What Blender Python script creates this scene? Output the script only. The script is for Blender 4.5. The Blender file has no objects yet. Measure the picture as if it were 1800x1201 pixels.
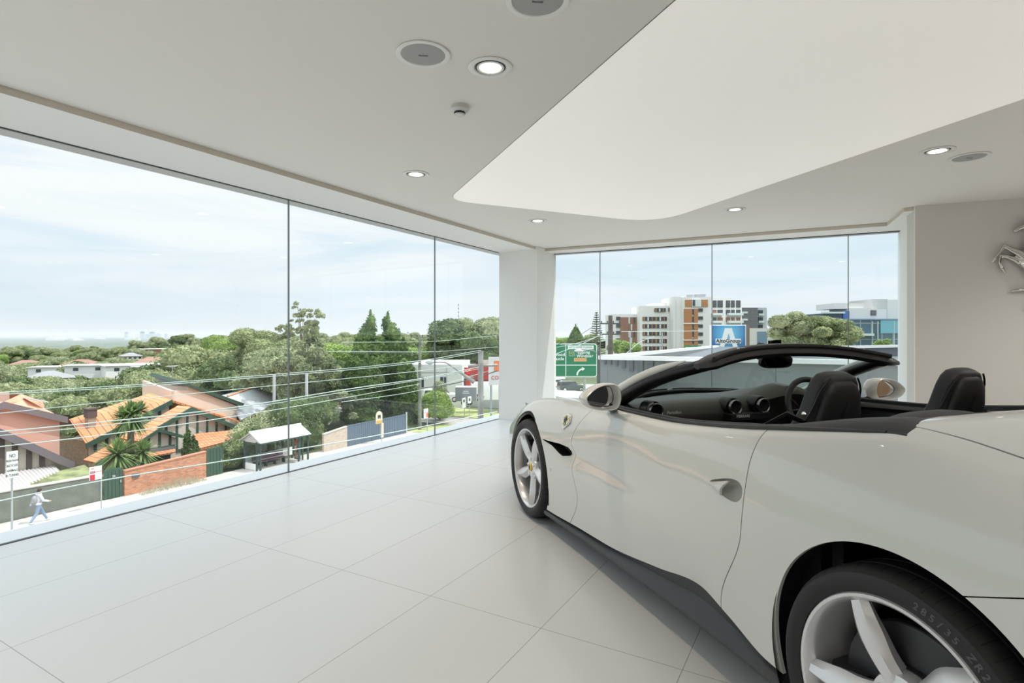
import bpy, bmesh, math, random
import numpy as np
from mathutils import Vector, Matrix, noise
from math import sin, cos, pi, radians, sqrt, atan2, exp

C = bpy.context.scene.collection
SC = bpy.context.scene

# ------------------------------------------------------------------ camera
EYE = Vector((0, 0, 1.267)); YAW = radians(29.75); FPX = 973.0; HY = 590.0
cam_d = bpy.data.cameras.new('camera'); cam = bpy.data.objects.new('camera', cam_d); C.objects.link(cam)
cam.location = EYE; cam.rotation_euler = (pi/2, 0, YAW)
cam_d.sensor_width = 36.0; cam_d.lens = FPX/1800*36; cam_d.shift_y = -(600.5-HY)/1800
cam_d.clip_start = 0.05; cam_d.clip_end = 60000
SC.camera = cam
SC.view_settings.view_transform = 'Standard'; SC.view_settings.look = 'None'
SC.view_settings.gamma = 1; SC.view_settings.exposure = 0.0; SC.view_settings.use_curve_mapping = False
SC.cycles.max_bounces = 10; SC.cycles.transparent_max_bounces = 24
SC.cycles.caustics_reflective = False; SC.cycles.caustics_refractive = False
SC.cycles.sample_clamp_indirect = 6; SC.cycles.use_denoising = True
SC.cycles.volume_bounces = 0

# ------------------------------------------------------------------ sky
world = bpy.data.worlds.new('world'); SC.world = world; world.use_nodes = True
wt = world.node_tree; wt.nodes.clear()
def wn(t, **k):
    n = wt.nodes.new(t)
    for a, b in k.items(): setattr(n, a, b)
    return n
tc = wn('ShaderNodeTexCoord'); sep = wn('ShaderNodeSeparateXYZ'); wt.links.new(tc.outputs['Generated'], sep.inputs[0])
base = wn('ShaderNodeValToRGB'); wt.links.new(sep.outputs['Z'], base.inputs[0])
e = base.color_ramp.elements; e[0].position = 0.0; e[0].color = (.82, .90, .96, 1); e[1].position = .8; e[1].color = (.80, .90, 1.0, 1)
q = base.color_ramp.elements.new(.12); q.color = (.70, .84, .95, 1); q = base.color_ramp.elements.new(.36); q.color = (.60, .78, .95, 1)
# streaky cirrus: direction projected on a high plane
mp = wn('ShaderNodeMapping'); mp.inputs['Scale'].default_value = (1.1, 1.1, 8.5); mp.inputs['Rotation'].default_value = (.06, .10, .3); mp.inputs['Location'].default_value = (3.1, .4, .35)
wt.links.new(tc.outputs['Generated'], mp.inputs[0])
nz = wn('ShaderNodeTexNoise'); nz.inputs['Scale'].default_value = 1.5; nz.inputs['Detail'].default_value = 9; nz.inputs['Roughness'].default_value = .55; nz.inputs['Distortion'].default_value = .7
wt.links.new(mp.outputs[0], nz.inputs['Vector'])
cr = wn('ShaderNodeValToRGB'); cr.color_ramp.elements[0].position = .36; cr.color_ramp.elements[0].color = (.12, .12, .12, 1); cr.color_ramp.elements[1].position = .60
wt.links.new(nz.outputs[0], cr.inputs[0])
hz = wn('ShaderNodeMapRange'); hz.inputs[1].default_value = .02; hz.inputs[2].default_value = .20; hz.inputs[3].default_value = .55; hz.inputs[4].default_value = 1.0
wt.links.new(sep.outputs['Z'], hz.inputs[0])
ml = wn('ShaderNodeMath', operation='MULTIPLY'); wt.links.new(cr.outputs[0], ml.inputs[0]); wt.links.new(hz.outputs[0], ml.inputs[1])
mx = wn('ShaderNodeMixRGB'); wt.links.new(ml.outputs[0], mx.inputs[0]); wt.links.new(base.outputs[0], mx.inputs[1]); mx.inputs[2].default_value = (.99, 1.0, 1.02, 1)
zs = wn('ShaderNodeMapRange'); zs.inputs[1].default_value = .38; zs.inputs[2].default_value = .8; zs.inputs[3].default_value = 1.04; zs.inputs[4].default_value = 3.1; wt.links.new(sep.outputs['Z'], zs.inputs[0])
bg = wn('ShaderNodeBackground'); wt.links.new(zs.outputs[0], bg.inputs[1]); wt.links.new(mx.outputs[0], bg.inputs[0])
wo = wn('ShaderNodeOutputWorld'); wt.links.new(bg.outputs[0], wo.inputs[0])

def add_light(name, kind, loc, energy, color=(1, 1, 1), rot=(0, 0, 0), **k):
    l = bpy.data.lights.new(name, kind); l.energy = energy; l.color = color
    for a, b in k.items(): setattr(l, a, b)
    o = bpy.data.objects.new(name, l); C.objects.link(o); o.location = loc; o.rotation_euler = rot
    return o
sd = Vector((.42, .28, .95)).normalized()
add_light('sun', 'SUN', (0, 0, 50), 3.4, (1, .96, .90), sd.to_track_quat('Z', 'Y').to_euler(), angle=.01)
# unseen spots added to brighten the room, behind and beside the camera
for (x, y) in ((-1.5, -1.6), (-1.5, -4.2), (1.2, -2.6), (1.2, -5.4), (4.0, -1.2), (4.0, -4.4), (6.8, -2.4), (6.8, .8), (6.6, 3.6), (4.4, 3.0), (2.6, 5.4), (5.0, 6.0), (2.2, 1.0)):
    add_light('showroom_fill_spot', 'SPOT', (x, y, 2.54), 84, (1, .955, .90), (0, 0, 0), spot_size=radians(150), spot_blend=.6, shadow_soft_size=.05)

# ------------------------------------------------------------------ projection helpers (pixel -> ray -> point at its real distance)
FW = Vector((-sin(YAW), cos(YAW), 0)); RT = Vector((cos(YAW), sin(YAW), 0))
def ray(u, v): return FW + RT*((u-900)/FPX) + Vector((0, 0, (HY-v)/FPX))
def atz(u, v, z): r = ray(u, v); return EYE + r*((z-EYE.z)/r.z)
def atx(u, v, x): r = ray(u, v); return EYE + r*(x/r.x)
def aty(u, v, y): r = ray(u, v); return EYE + r*(y/r.y)
def atd(u, v, d): return EYE + ray(u, v)*d

# ------------------------------------------------------------------ materials
MATS = {}
def mat(name, col, rough=.6, metal=0, coat=0, spec=.5, bump=None, var=None, emit=None, trans=0, alpha=1):
    """bump=(scale,strength) var=(scale,amount[,color2])"""
    if name in MATS: return MATS[name]
    m = bpy.data.materials.new(name); m.use_nodes = True; nt = m.node_tree; b = nt.nodes['Principled BSDF']
    b.inputs['Base Color'].default_value = (*col, 1); b.inputs['Roughness'].default_value = rough; b.inputs['Metallic'].default_value = metal
    b.inputs['Coat Weight'].default_value = coat; b.inputs['Coat Roughness'].default_value = .02; b.inputs['Specular IOR Level'].default_value = spec
    b.inputs['Transmission Weight'].default_value = trans; b.inputs['Alpha'].default_value = alpha
    tcn = nt.nodes.new('ShaderNodeTexCoord')
    if var:
        n = nt.nodes.new('ShaderNodeTexNoise'); n.inputs['Scale'].default_value = var[0]; n.inputs['Detail'].default_value = 6
        nt.links.new(tcn.outputs['Object'], n.inputs['Vector'])
        r = nt.nodes.new('ShaderNodeValToRGB'); c2 = var[2] if len(var) > 2 else tuple(c*(1-var[1]) for c in col)
        c1 = col if len(var) > 2 else tuple(min(1, c*(1+var[1])) for c in col)
        r.color_ramp.elements[0].position = .35; r.color_ramp.elements[1].position = .65
        r.color_ramp.elements[0].color = (*c2, 1); r.color_ramp.elements[1].color = (*c1, 1)
        nt.links.new(n.outputs[0], r.inputs[0]); nt.links.new(r.outputs[0], b.inputs['Base Color'])
    if bump:
        n = nt.nodes.new('ShaderNodeTexNoise'); n.inputs['Scale'].default_value = bump[0]; n.inputs['Detail'].default_value = 4
        nt.links.new(tcn.outputs['Object'], n.inputs['Vector'])
        bu = nt.nodes.new('ShaderNodeBump'); bu.inputs['Strength'].default_value = bump[1]; bu.inputs['Distance'].default_value = .02
        nt.links.new(n.outputs[0], bu.inputs['Height']); nt.links.new(bu.outputs[0], b.inputs['Normal'])
    if emit:
        b.inputs['Emission Color'].default_value = (*emit[0], 1); b.inputs['Emission Strength'].default_value = emit[1]
    MATS[name] = m
    return m

def glass_mat(name, tint=(.97, .985, .98), refl=1.0, rough=0.0):
    if name in MATS: return MATS[name]
    m = bpy.data.materials.new(name); m.use_nodes = True; nt = m.node_tree; nt.nodes.clear()
    o = nt.nodes.new('ShaderNodeOutputMaterial'); t = nt.nodes.new('ShaderNodeBsdfTransparent'); t.inputs[0].default_value = (*tint, 1)
    g = nt.nodes.new('ShaderNodeBsdfGlossy'); g.inputs['Roughness'].default_value = rough; g.inputs[0].default_value = (1, 1, 1, 1)
    f = nt.nodes.new('ShaderNodeLayerWeight'); f.inputs[0].default_value = .5
    pw = nt.nodes.new('ShaderNodeMath'); pw.operation = 'POWER'; pw.inputs[1].default_value = 5.0; nt.links.new(f.outputs['Facing'], pw.inputs[0])
    mu = nt.nodes.new('ShaderNodeMath'); mu.operation = 'MULTIPLY_ADD'; mu.inputs[1].default_value = .9*refl; mu.inputs[2].default_value = .035*refl
    x = nt.nodes.new('ShaderNodeMixShader'); nt.links.new(pw.outputs[0], mu.inputs[0]); nt.links.new(mu.outputs[0], x.inputs[0])
    nt.links.new(t.outputs[0], x.inputs[1]); nt.links.new(g.outputs[0], x.inputs[2]); nt.links.new(x.outputs[0], o.inputs[0])
    MATS[name] = m
    return m

def grid_mat(name, col, line, sx, sy, lw, ox=0, oy=0, axes='XY', rough=.4, coat=0, offset=0, var=0, bump=.0, spec=.5, rvar=0):
    """cells sx by sy with joint lines lw wide, in object space; axes picks the two coordinates; offset shifts each second row"""
    if name in MATS: return MATS[name]
    m = bpy.data.materials.new(name); m.use_nodes = True; nt = m.node_tree; b = nt.nodes['Principled BSDF']; L = nt.links.new
    tcn = nt.nodes.new('ShaderNodeTexCoord'); s = nt.nodes.new('ShaderNodeSeparateXYZ'); L(tcn.outputs['Object'], s.inputs[0])
    def M(op, a, b_=None):
        n = nt.nodes.new('ShaderNodeMath'); n.operation = op
        for i, w in enumerate((a, b_)):
            if w is None: continue
            if isinstance(w, (int, float)): n.inputs[i].default_value = w
            else: L(w, n.inputs[i])
        return n.outputs[0]
    U = M('DIVIDE', M('SUBTRACT', s.outputs[axes[0]], ox), sx); V = M('DIVIDE', M('SUBTRACT', s.outputs[axes[1]], oy), sy)
    if offset: U = M('ADD', U, M('MULTIPLY', M('FLOOR', V), offset))
    def edge(W, size):
        fr = M('FRACT', W); d = M('MINIMUM', fr, M('SUBTRACT', 1.0, fr)); return M('LESS_THAN', d, lw/size/2)
    ln = M('MAXIMUM', edge(U, sx), edge(V, sy))
    cb = nt.nodes.new('ShaderNodeCombineXYZ'); L(M('FLOOR', U), cb.inputs[0]); L(M('FLOOR', V), cb.inputs[1])
    wn_ = nt.nodes.new('ShaderNodeTexWhiteNoise'); L(cb.outputs[0], wn_.inputs['Vector'])
    hsv = nt.nodes.new('ShaderNodeHueSaturation'); hsv.inputs['Color'].default_value = (*col, 1)
    L(M('ADD', M('MULTIPLY', wn_.outputs['Value'], var*2), 1-var), hsv.inputs['Value'])
    mxn = nt.nodes.new('ShaderNodeMixRGB'); L(ln, mxn.inputs[0]); L(hsv.outputs[0], mxn.inputs[1]); mxn.inputs[2].default_value = (*line, 1)
    L(mxn.outputs[0], b.inputs['Base Color']); b.inputs['Roughness'].default_value = rough; b.inputs['Coat Weight'].default_value = coat; b.inputs['Specular IOR Level'].default_value = spec
    if bump:
        bu = nt.nodes.new('ShaderNodeBump'); bu.inputs['Strength'].default_value = bump; bu.inputs['Distance'].default_value = .01; bu.invert = True
        L(ln, bu.inputs['Height']); L(bu.outputs[0], b.inputs['Normal'])
    MATS[name] = m
    return m

# ------------------------------------------------------------------ mesh helpers
class MB:
    def __init__(s): s.v = []; s.f = []; s.m = []; s.mi = 0
    def add(s, vs, fs):
        n = len(s.v); s.v += [tuple(p) for p in vs]; s.f += [tuple(i+n for i in f) for f in fs]; s.m += [s.mi]*len(fs); return s
    def box(s, x0, x1, y0, y1, z0, z1, M=None):
        v = [Vector((x, y, z)) for z in (z0, z1) for y in (y0, y1) for x in (x0, x1)]
        if M: v = [M @ p for p in v]
        return s.add(v, [(0, 2, 3, 1), (4, 5, 7, 6), (0, 1, 5, 4), (2, 6, 7, 3), (0, 4, 6, 2), (1, 3, 7, 5)])
    def prism(s, poly, vec):
        """poly: 3D points, extruded along vec"""
        n = len(poly); vec = Vector(vec); a = [Vector(p) for p in poly]
        return s.add(a+[p+vec for p in a], [tuple(range(n))[::-1], tuple(range(n, 2*n))]+[(i, (i+1) % n, n+(i+1) % n, n+i) for i in range(n)])
    def poly(s, pts): return s.add(pts, [tuple(range(len(pts)))])
    def tube(s, pts, r, seg=8, cap=True, sq=None, up=None):
        """sweep; r scalar or list; sq=(a,b) elliptical factors with up vector"""
        pts = [Vector(p) for p in pts]; n = len(pts); rs = r if isinstance(r, (list, tuple)) else [r]*n
        vs = []; a = None
        for i, p in enumerate(pts):
            t = (pts[min(i+1, n-1)]-pts[max(i-1, 0)]); t = t.normalized() if t.length > 1e-9 else Vector((0, 0, 1))
            if up is not None: a = Vector(up)-t*t.dot(Vector(up)); a.normalize()
            elif a is None: a = t.orthogonal().normalized()
            else:
                a = a-t*a.dot(t); a = a.normalized() if a.length > 1e-6 else t.orthogonal().normalized()
            b = t.cross(a); fa, fb = sq if sq else (1, 1)
            for k in range(seg):
                w = 2*pi*(k+.5)/seg; vs.append(p+a*(cos(w)*rs[i]*fa)+b*(sin(w)*rs[i]*fb))
        fs = [(i*seg+k, i*seg+(k+1) % seg, (i+1)*seg+(k+1) % seg, (i+1)*seg+k) for i in range(n-1) for k in range(seg)]
        if cap: fs += [tuple(range(seg))[::-1], tuple((n-1)*seg+k for k in range(seg))]
        return s.add(vs, fs)
    def lathe(s, prof, seg=32, M=None, cap=False, arc=(0, 2*pi)):
        """prof: (r, h) around local Z"""
        full = abs(arc[1]-arc[0]-2*pi) < 1e-6; ns = seg if full else seg+1
        vs = [Vector((r*cos(arc[0]+(arc[1]-arc[0])*k/seg), r*sin(arc[0]+(arc[1]-arc[0])*k/seg), h)) for r, h in prof for k in range(ns)]
        if M: vs = [M @ p for p in vs]
        fs = []
        for i in range(len(prof)-1):
            for k in range(seg):
                k2 = (k+1) % ns; fs.append((i*ns+k, i*ns+k2, (i+1)*ns+k2, (i+1)*ns+k))
        if cap: fs += [tuple(range(ns))[::-1], tuple((len(prof)-1)*ns+k for k in range(ns))]
        return s.add(vs, fs)
    def loft(s, rings, closed=True, cap=True):
        n = len(rings[0]); vs = [p for r in rings for p in r]; m = n if closed else n-1
        fs = [(i*n+k, i*n+(k+1) % n, (i+1)*n+(k+1) % n, (i+1)*n+k) for i in range(len(rings)-1) for k in range(m)]
        if cap and closed: fs += [tuple(range(n))[::-1], tuple((len(rings)-1)*n+k for k in range(n))]
        return s.add(vs, fs)
    def ball(s, c, r, seg=12, sc=(1, 1, 1), M=None):
        rings = 8; prof = [(max(1e-4, sin(pi*i/rings)), -cos(pi*i/rings)) for i in range(rings+1)]
        T = Matrix.Translation(Vector(c)) @ (M or Matrix.Identity(4)) @ Matrix.Diagonal((r*sc[0], r*sc[1], r*sc[2], 1))
        return s.lathe(prof, seg, T)
    def build(s, name, mats, parent=None, smooth=False, loc=None, bevel=0, recalc=True, angle=None):
        me = bpy.data.meshes.new(name); me.from_pydata(s.v, [], s.f)
        if not isinstance(mats, (list, tuple)): mats = [mats]
        for m in mats: me.materials.append(m)
        if len(mats) > 1: me.polygons.foreach_set('material_index', s.m)
        if recalc:
            bm = bmesh.new(); bm.from_mesh(me); bmesh.ops.recalc_face_normals(bm, faces=bm.faces); bm.to_mesh(me); bm.free()
        o = bpy.data.objects.new(name, me); C.objects.link(o)
        if smooth or bevel:
            me.polygons.foreach_set('use_smooth', [True]*len(me.polygons))
            if angle is None: angle = 40
            me.set_sharp_from_angle(angle=radians(angle))
        if parent: o.parent = parent
        if loc is not None: o.location = loc
        if bevel:
            b = o.modifiers.new('bevel', 'BEVEL'); b.harden_normals = True; b.width = bevel; b.segments = 3; b.limit_method = 'ANGLE'; b.angle_limit = radians(35)
        return o

def tag(o, label=None, cat=None, group=None, kind=None):
    if label: o['label'] = label
    if cat: o['category'] = cat
    if group: o['group'] = group
    if kind: o['kind'] = kind
    return o
def empty(name, loc=(0, 0, 0), rz=0, label=None, cat=None, group=None):
    o = bpy.data.objects.new(name, None); C.objects.link(o); o.location = loc; o.rotation_euler = (0, 0, rz); o.empty_display_size = .2
    return tag(o, label, cat, group)
def copy_tree(o, parent=None, loc=None, rz=None, sc=None, label=None):
    c = o.copy(); C.objects.link(c)
    if parent: c.parent = parent
    if loc is not None: c.location = loc
    if rz is not None: c.rotation_euler = (0, 0, rz)
    if sc is not None: c.scale = sc if isinstance(sc, (tuple, list)) else (sc, sc, sc)
    if label: c['label'] = label
    for ch in list(o.children): copy_tree(ch, c)
    return c
def lerp_knots(kn, x):
    """smooth cubic through (x, value) knots, any order"""
    kn = sorted(kn); n = len(kn)
    if x <= kn[0][0]: return kn[0][1]
    if x >= kn[-1][0]: return kn[-1][1]
    i = max(j for j in range(n) if kn[j][0] <= x); i = min(i, n-2)
    def sl(j):
        if j == 0: return (kn[1][1]-kn[0][1])/(kn[1][0]-kn[0][0])
        if j == n-1: return (kn[-1][1]-kn[-2][1])/(kn[-1][0]-kn[-2][0])
        a = (kn[j][1]-kn[j-1][1])/(kn[j][0]-kn[j-1][0]); b = (kn[j+1][1]-kn[j][1])/(kn[j+1][0]-kn[j][0])
        if a*b <= 0: return 0
        h0 = kn[j][0]-kn[j-1][0]; h1 = kn[j+1][0]-kn[j][0]; w1 = 2*h1+h0; w2 = h1+2*h0
        return (w1+w2)/(w1/a+w2/b)
    h = kn[i+1][0]-kn[i][0]; t = (x-kn[i][0])/h
    return (2*t**3-3*t*t+1)*kn[i][1]+(t**3-2*t*t+t)*h*sl(i)+(-2*t**3+3*t*t)*kn[i+1][1]+(t**3-t*t)*h*sl(i+1)
def text_mesh(s, size, depth=.002, bold=0, align='CENTER', shear=0, spacing=1):
    """the outlines of a word as (verts, faces) in its own XY plane"""
    cu = bpy.data.curves.new('t', 'FONT'); cu.body = s; cu.size = size; cu.extrude = depth; cu.offset = bold; cu.align_x = align; cu.align_y = 'CENTER'
    cu.shear = shear; cu.space_character = spacing; cu.resolution_u = 3
    o = bpy.data.objects.new('t', cu); C.objects.link(o); bpy.context.view_layer.update()
    me = o.to_mesh(); vs = [v.co.copy() for v in me.vertices]; fs = [tuple(p.vertices) for p in me.polygons]
    o.to_mesh_clear(); bpy.data.objects.remove(o); bpy.data.curves.remove(cu)
    return vs, fs
def basis(o, ex, ey):
    """matrix placing local X along ex, Y along ey, origin o"""
    ex = Vector(ex).normalized(); ey = Vector(ey); ey = (ey-ex*ex.dot(ey)).normalized(); ez = ex.cross(ey)
    M = Matrix((ex, ey, ez)).transposed().to_4x4(); M.translation = Vector(o); return M
def put_text(mb, s, size, M, **k):
    vs, fs = text_mesh(s, size, **k); mb.add([M @ v for v in vs], fs)
def remesh(o, vox, smooth=4):
    r = o.modifiers.new('r', 'REMESH'); r.mode = 'VOXEL'; r.voxel_size = vox; r.use_smooth_shade = True
    if smooth: q = o.modifiers.new('s', 'SMOOTH'); q.iterations = smooth; q.factor = .6
    dg = bpy.context.evaluated_depsgraph_get(); bpy.context.view_layer.update(); dg = bpy.context.evaluated_depsgraph_get()
    me = bpy.data.meshes.new_from_object(o.evaluated_get(dg)); o.modifiers.clear(); old = o.data; o.data = me
    for m in old.materials:
        if m.name not in [x.name for x in me.materials if x]: me.materials.append(m)
    me.polygons.foreach_set('use_smooth', [True]*len(me.polygons))
    return o
# ================================================================== THE ROOM
M_ceil = mat('ceiling_paint', (.80, .775, .73), .8, bump=(60, .02))
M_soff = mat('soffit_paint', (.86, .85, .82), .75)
M_wall = mat('wall_paint', (.66, .64, .60), .7, bump=(80, .02))
M_white = mat('white_paint', (.86, .86, .835), .55)
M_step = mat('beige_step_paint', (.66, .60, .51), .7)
M_alu = mat('grey_aluminium', (.42, .43, .42), .45, .6)
M_dark = mat('dark_seal', (.03, .035, .04), .5)
M_glass = glass_mat('window_glass', (.965, .985, .98), .75)
M_lamp = mat('lamp_glow', (1, .95, .85), .5, emit=((1, .90, .74), 7.0))
M_ring = mat('white_trim_ring', (.80, .79, .76), .4)
M_grille = mat('grey_speaker_grille', (.40, .40, .39), .6, bump=(400, .3))
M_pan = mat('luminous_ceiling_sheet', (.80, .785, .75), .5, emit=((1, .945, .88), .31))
M_tile = grid_mat('porcelain_floor_tile', (.655, .675, .685), (.36, .36, .35), .6, 1.2, .0035, -4.08, .9413, 'XY', rough=.26, var=.012, bump=.15, spec=.55)
GX = -4.337; ZC = 2.568; ZS = 2.527
# floor
pts = [(GX, -8, 0), (9, -8, 0), (9, 8.9, 0), (.745, 8.08, 0), (-3.68, 7.75, 0), (-3.68, 7.19, 0), (GX, 7.19, 0)]
tag(MB().prism([(x, y, -.25) for x, y, z in pts], (0, 0, .25)).build('floor', M_tile), kind='structure')
# ceiling (main level) and the lower soffit strips above the glass
pts = [(-3.728, -8), (9, -8), (9, 8.9), (.76, 8.1), (.752, 6.86), (.672, 6.87), (.588, 7.664), (-3.5, 7.43), (-3.728, 7.43)]
tag(MB().prism([(x, y, ZC) for x, y in pts], (0, 0, .3)).build('ceiling', M_ceil), kind='structure')
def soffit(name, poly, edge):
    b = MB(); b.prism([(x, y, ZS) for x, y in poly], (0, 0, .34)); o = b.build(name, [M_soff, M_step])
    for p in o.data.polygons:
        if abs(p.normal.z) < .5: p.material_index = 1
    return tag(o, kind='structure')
soffit('trim_1', [(GX-.01, -8), (-3.73, -8), (-3.73, 7.44), (GX-.01, 7.44)], 0)
soffit('trim_2', [(-3.73, 7.435), (.585, 7.668), (.668, 6.87), (.752, 6.87), (.76, 8.09), (-3.73, 7.80)], 0)
# column at the corner with a shallow shadow joint near its foot
b = MB(); b.box(GX, -3.681, 7.19, 7.82, -.2, ZC); tag(b.build('wall_column', M_white, bevel=.004), kind='structure')
tag(MB().box(GX, -3.678, 7.184, 7.82, 0, .07).build('baseboard_column', M_white, bevel=.002), kind='structure')
# reveal wall beside the right glazing, and the feature wall with the sculpture
rw = (Vector((1.605, 6.942, 0))-Vector((.772, 6.836, 0))).normalized(); w0 = Vector((.752, 6.827, 0)); w1 = w0+rw*9
b = MB(); b.prism([(.745, 8.3, -.2), (.752, 6.827, -.2), (.84, 6.84, -.2), (.84, 8.3, -.2)], (0, 0, ZC+.2)); tag(b.build('wall_reveal', M_white), kind='structure')
nrm = Vector((-rw.y, rw.x, 0))
b = MB(); s0 = w0+rw*.004-nrm*.0; b.prism([s0+Vector((0, 0, -.2)), w1+Vector((0, 0, -.2)), w1+nrm*.3+Vector((0, 0, -.2)), s0+nrm*.3+Vector((0, 0, -.2))], (0, 0, ZC+.2)); tag(b.build('wall_right', M_wall), kind='structure')
# the parts of the showroom behind the camera
M_wood = mat('oak_wall_panel', (.30, .19, .11), .4, var=(3, .2))
M_red = mat('red_leather', (.45, .02, .02), .4)
tag(MB().box(9, 9.2, -8, 8.9, -.2, 2.9).build('wall_east', M_wood), kind='structure')
tag(MB().box(GX, 9, -8.2, -8, -.2, 2.9).build('wall_back', M_wood), kind='structure')
# left glazing: frameless panes with open joints
def pane(name, p0, p1, z0, z1, nrm, th=.012):
    b = MB(); p0 = Vector(p0); p1 = Vector(p1); b.prism([p0+Vector((0, 0, z0)), p1+Vector((0, 0, z0)), p1+Vector((0, 0, z1)), p0+Vector((0, 0, z1))], Vector(nrm)*th)
    return tag(b.build(name, M_glass), kind='structure')
M_joint = mat('silicone_joint', (.20, .23, .24), .3)
js = [-7.55, -5.35, -3.16, -.966, 1.228, 3.4256, 5.621, 7.187]
for i in range(len(js)-1):
    w = pane('window_%d' % (i+1), (GX, js[i]+.004, 0), (GX, js[i+1]-.004, 0), .0, ZS, (-1, 0, 0))
    if i < len(js)-2: tag(MB().box(GX-.013, GX+.001, js[i+1]-.005, js[i+1]+.005, .0, ZS).build('window_joint', M_joint), kind='structure')
tag(MB().box(GX-.02, GX+.006, -7.6, 7.19, -.012, .004).box(GX-.016, GX+.004, -7.6, 7.19, ZS-.006, ZS).build('trim_3', M_dark), kind='structure')
# right glazing
rp = [Vector((-3.69, 7.742, 0)), Vector((-2.952, 7.803, 0)), Vector((-1.383, 7.93, 0)), Vector((.214, 8.045, 0)), Vector((.75, 8.083, 0))]
rn = Vector((-.08, 1, 0)).normalized()
for i in range(4):
    d = (rp[i+1]-rp[i]).normalized()
    pane('window_%d' % (i+8), rp[i]+d*.004, rp[i+1]-d*.004, 0, ZS, rn)
    if i < 3:
        c = rp[i+1]; tag(MB().prism([c-d*.005-rn*.001, c+d*.005-rn*.001, c+d*.005+rn*.013, c-d*.005+rn*.013], (0, 0, ZS)).build('window_joint', M_joint), kind='structure')
b = MB()
for z0, z1 in ((-.012, .004), (ZS-.008, ZS)):
    b.prism([rp[0]-rn*.006+Vector((0, 0, z0)), rp[4]-rn*.006+Vector((0, 0, z0)), rp[4]+rn*.02+Vector((0, 0, z0)), rp[0]+rn*.02+Vector((0, 0, z0))], (0, 0, z1-z0))
tag(b.build('trim_4', M_dark), kind='structure')
# outside ledge under the glass and metal head above it
M_ledge = mat('pale_ledge_metal', (.60, .63, .65), .5)
tag(MB().box(GX-.295, GX-.02, -9, 8.2, -.22, -.004).build('trim_5', M_ledge), kind='structure')
b = MB(); b.box(GX-.178, GX-.013, -9, 7.5, ZS, ZS+.42)
for y in js[1:-1]: b.box(GX-.179, GX-.176, y-.003, y+.003, ZS-.001, ZS+.4)
tag(b.build('trim_6', M_alu), kind='structure')
q0 = rp[0]-(rp[4]-rp[0])*.2; q1 = rp[4]+(rp[4]-rp[0])*.1
tag(MB().prism([q0+rn*.013+Vector((0, 0, ZS)), q1+rn*.013+Vector((0, 0, ZS)), q1+rn*.17+Vector((0, 0, ZS)), q0+rn*.17+Vector((0, 0, ZS))], (0, 0, .42)).build('trim_7', M_alu), kind='structure')
tag(MB().prism([q0+rn*.02+Vector((0, 0, -.22)), q1+rn*.02+Vector((0, 0, -.22)), q1+rn*.3+Vector((0, 0, -.22)), q0+rn*.3+Vector((0, 0, -.22))], (0, 0, .215)).build('trim_8', M_ledge), kind='structure')

# luminous stretched ceiling panel with rounded corner and a hairline shadow gap
def roundpoly(P, rad, seg=14):
    out = []
    n = len(P)
    for i in range(n):
        p = Vector(P[i]); a = (Vector(P[i-1])-p); c = (Vector(P[(i+1) % n])-p); r = rad[i]
        if r == 0: out.append(p); continue
        r = min(r, a.length*.45, c.length*.45); s = p+a.normalized()*r; e_ = p+c.normalized()*r
        for k in range(seg+1):
            t = k/seg; out.append(s*(1-t)**2+p*2*t*(1-t)+e_*t*t)
    return out
pc = [(-3.17, 4.385, 0), (-1.62, 6.40, 0), (8.2, -2.62, 0), (3.2, -2.2, 0), (2.75, -.55, 0)]
A_ = atz(1187, 0, ZC); B_ = atz(830, 313, ZC); dA = (B_-A_).normalized()
C_ = atz(850, 358, ZC); D_ = atz(1090, 384, ZC); dB = (D_-C_).normalized()
E_ = atz(1230, 365, ZC); F_ = atz(1800, 172, ZC); dC = (F_-E_).normalized()
def isect(p, d, q_, e_):
    den = d.x*e_.y-d.y*e_.x; t = ((q_.x-p.x)*e_.y-(q_.y-p.y)*e_.x)/den; return p+d*t
P0 = isect(A_, dA, C_, dB); P1 = isect(C_, dB, E_, dC); P2 = E_+dC*8.0; P3 = A_-dA*3.2
pl = roundpoly([P0, P1, P2, P3], [.26, .55, .3, .3])
cen = sum(pl, Vector())/len(pl)
g_ = MB().prism([Vector((p.x, p.y, ZC-.002))+(p-cen).normalized()*.007*Vector((1, 1, 0)) for p in pl], (0, 0, .001)).build('shadow_gap', M_dark)
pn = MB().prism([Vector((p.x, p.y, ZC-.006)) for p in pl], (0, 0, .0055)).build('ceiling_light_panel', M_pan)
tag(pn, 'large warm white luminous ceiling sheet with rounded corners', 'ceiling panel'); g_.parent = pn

# downlights
def downlight(u, v, label, first=[]):
    p = atz(u, v, ZC)
    if not first:
        r = empty('downlight', p, 0, label, 'ceiling light', 'recessed downlights in the ceiling')
        MB().lathe([(.076, .0), (.106, -.001), (.107, -.005), (.104, -.007), (.080, -.006), (.076, .0)], 40).build('trim_ring', M_ring, r, smooth=True)
        MB().lathe([(.0755, -.0005), (.064, -.001)], 36).build('shadow_ring', M_dark, r)
        MB().lathe([(.064, -.001), (.066, -.005), (.055, -.006), (.052, -.003)], 36).build('lamp_bezel', M_ring, r, smooth=True)
        MB().lathe([(.053, -.003), (.03, -.0045), (.0001, -.005)], 36).build('lamp_lens', M_lamp, r, smooth=True)
        first.append(r)
    else: r = copy_tree(first[0], loc=p, label=label)
    add_light('downlight_beam', 'SPOT', (p.x, p.y, ZC-.02), 46, (1, .80, .60), (0, 0, 0), spot_size=radians(95), spot_blend=.8, shadow_soft_size=.05)
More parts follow.
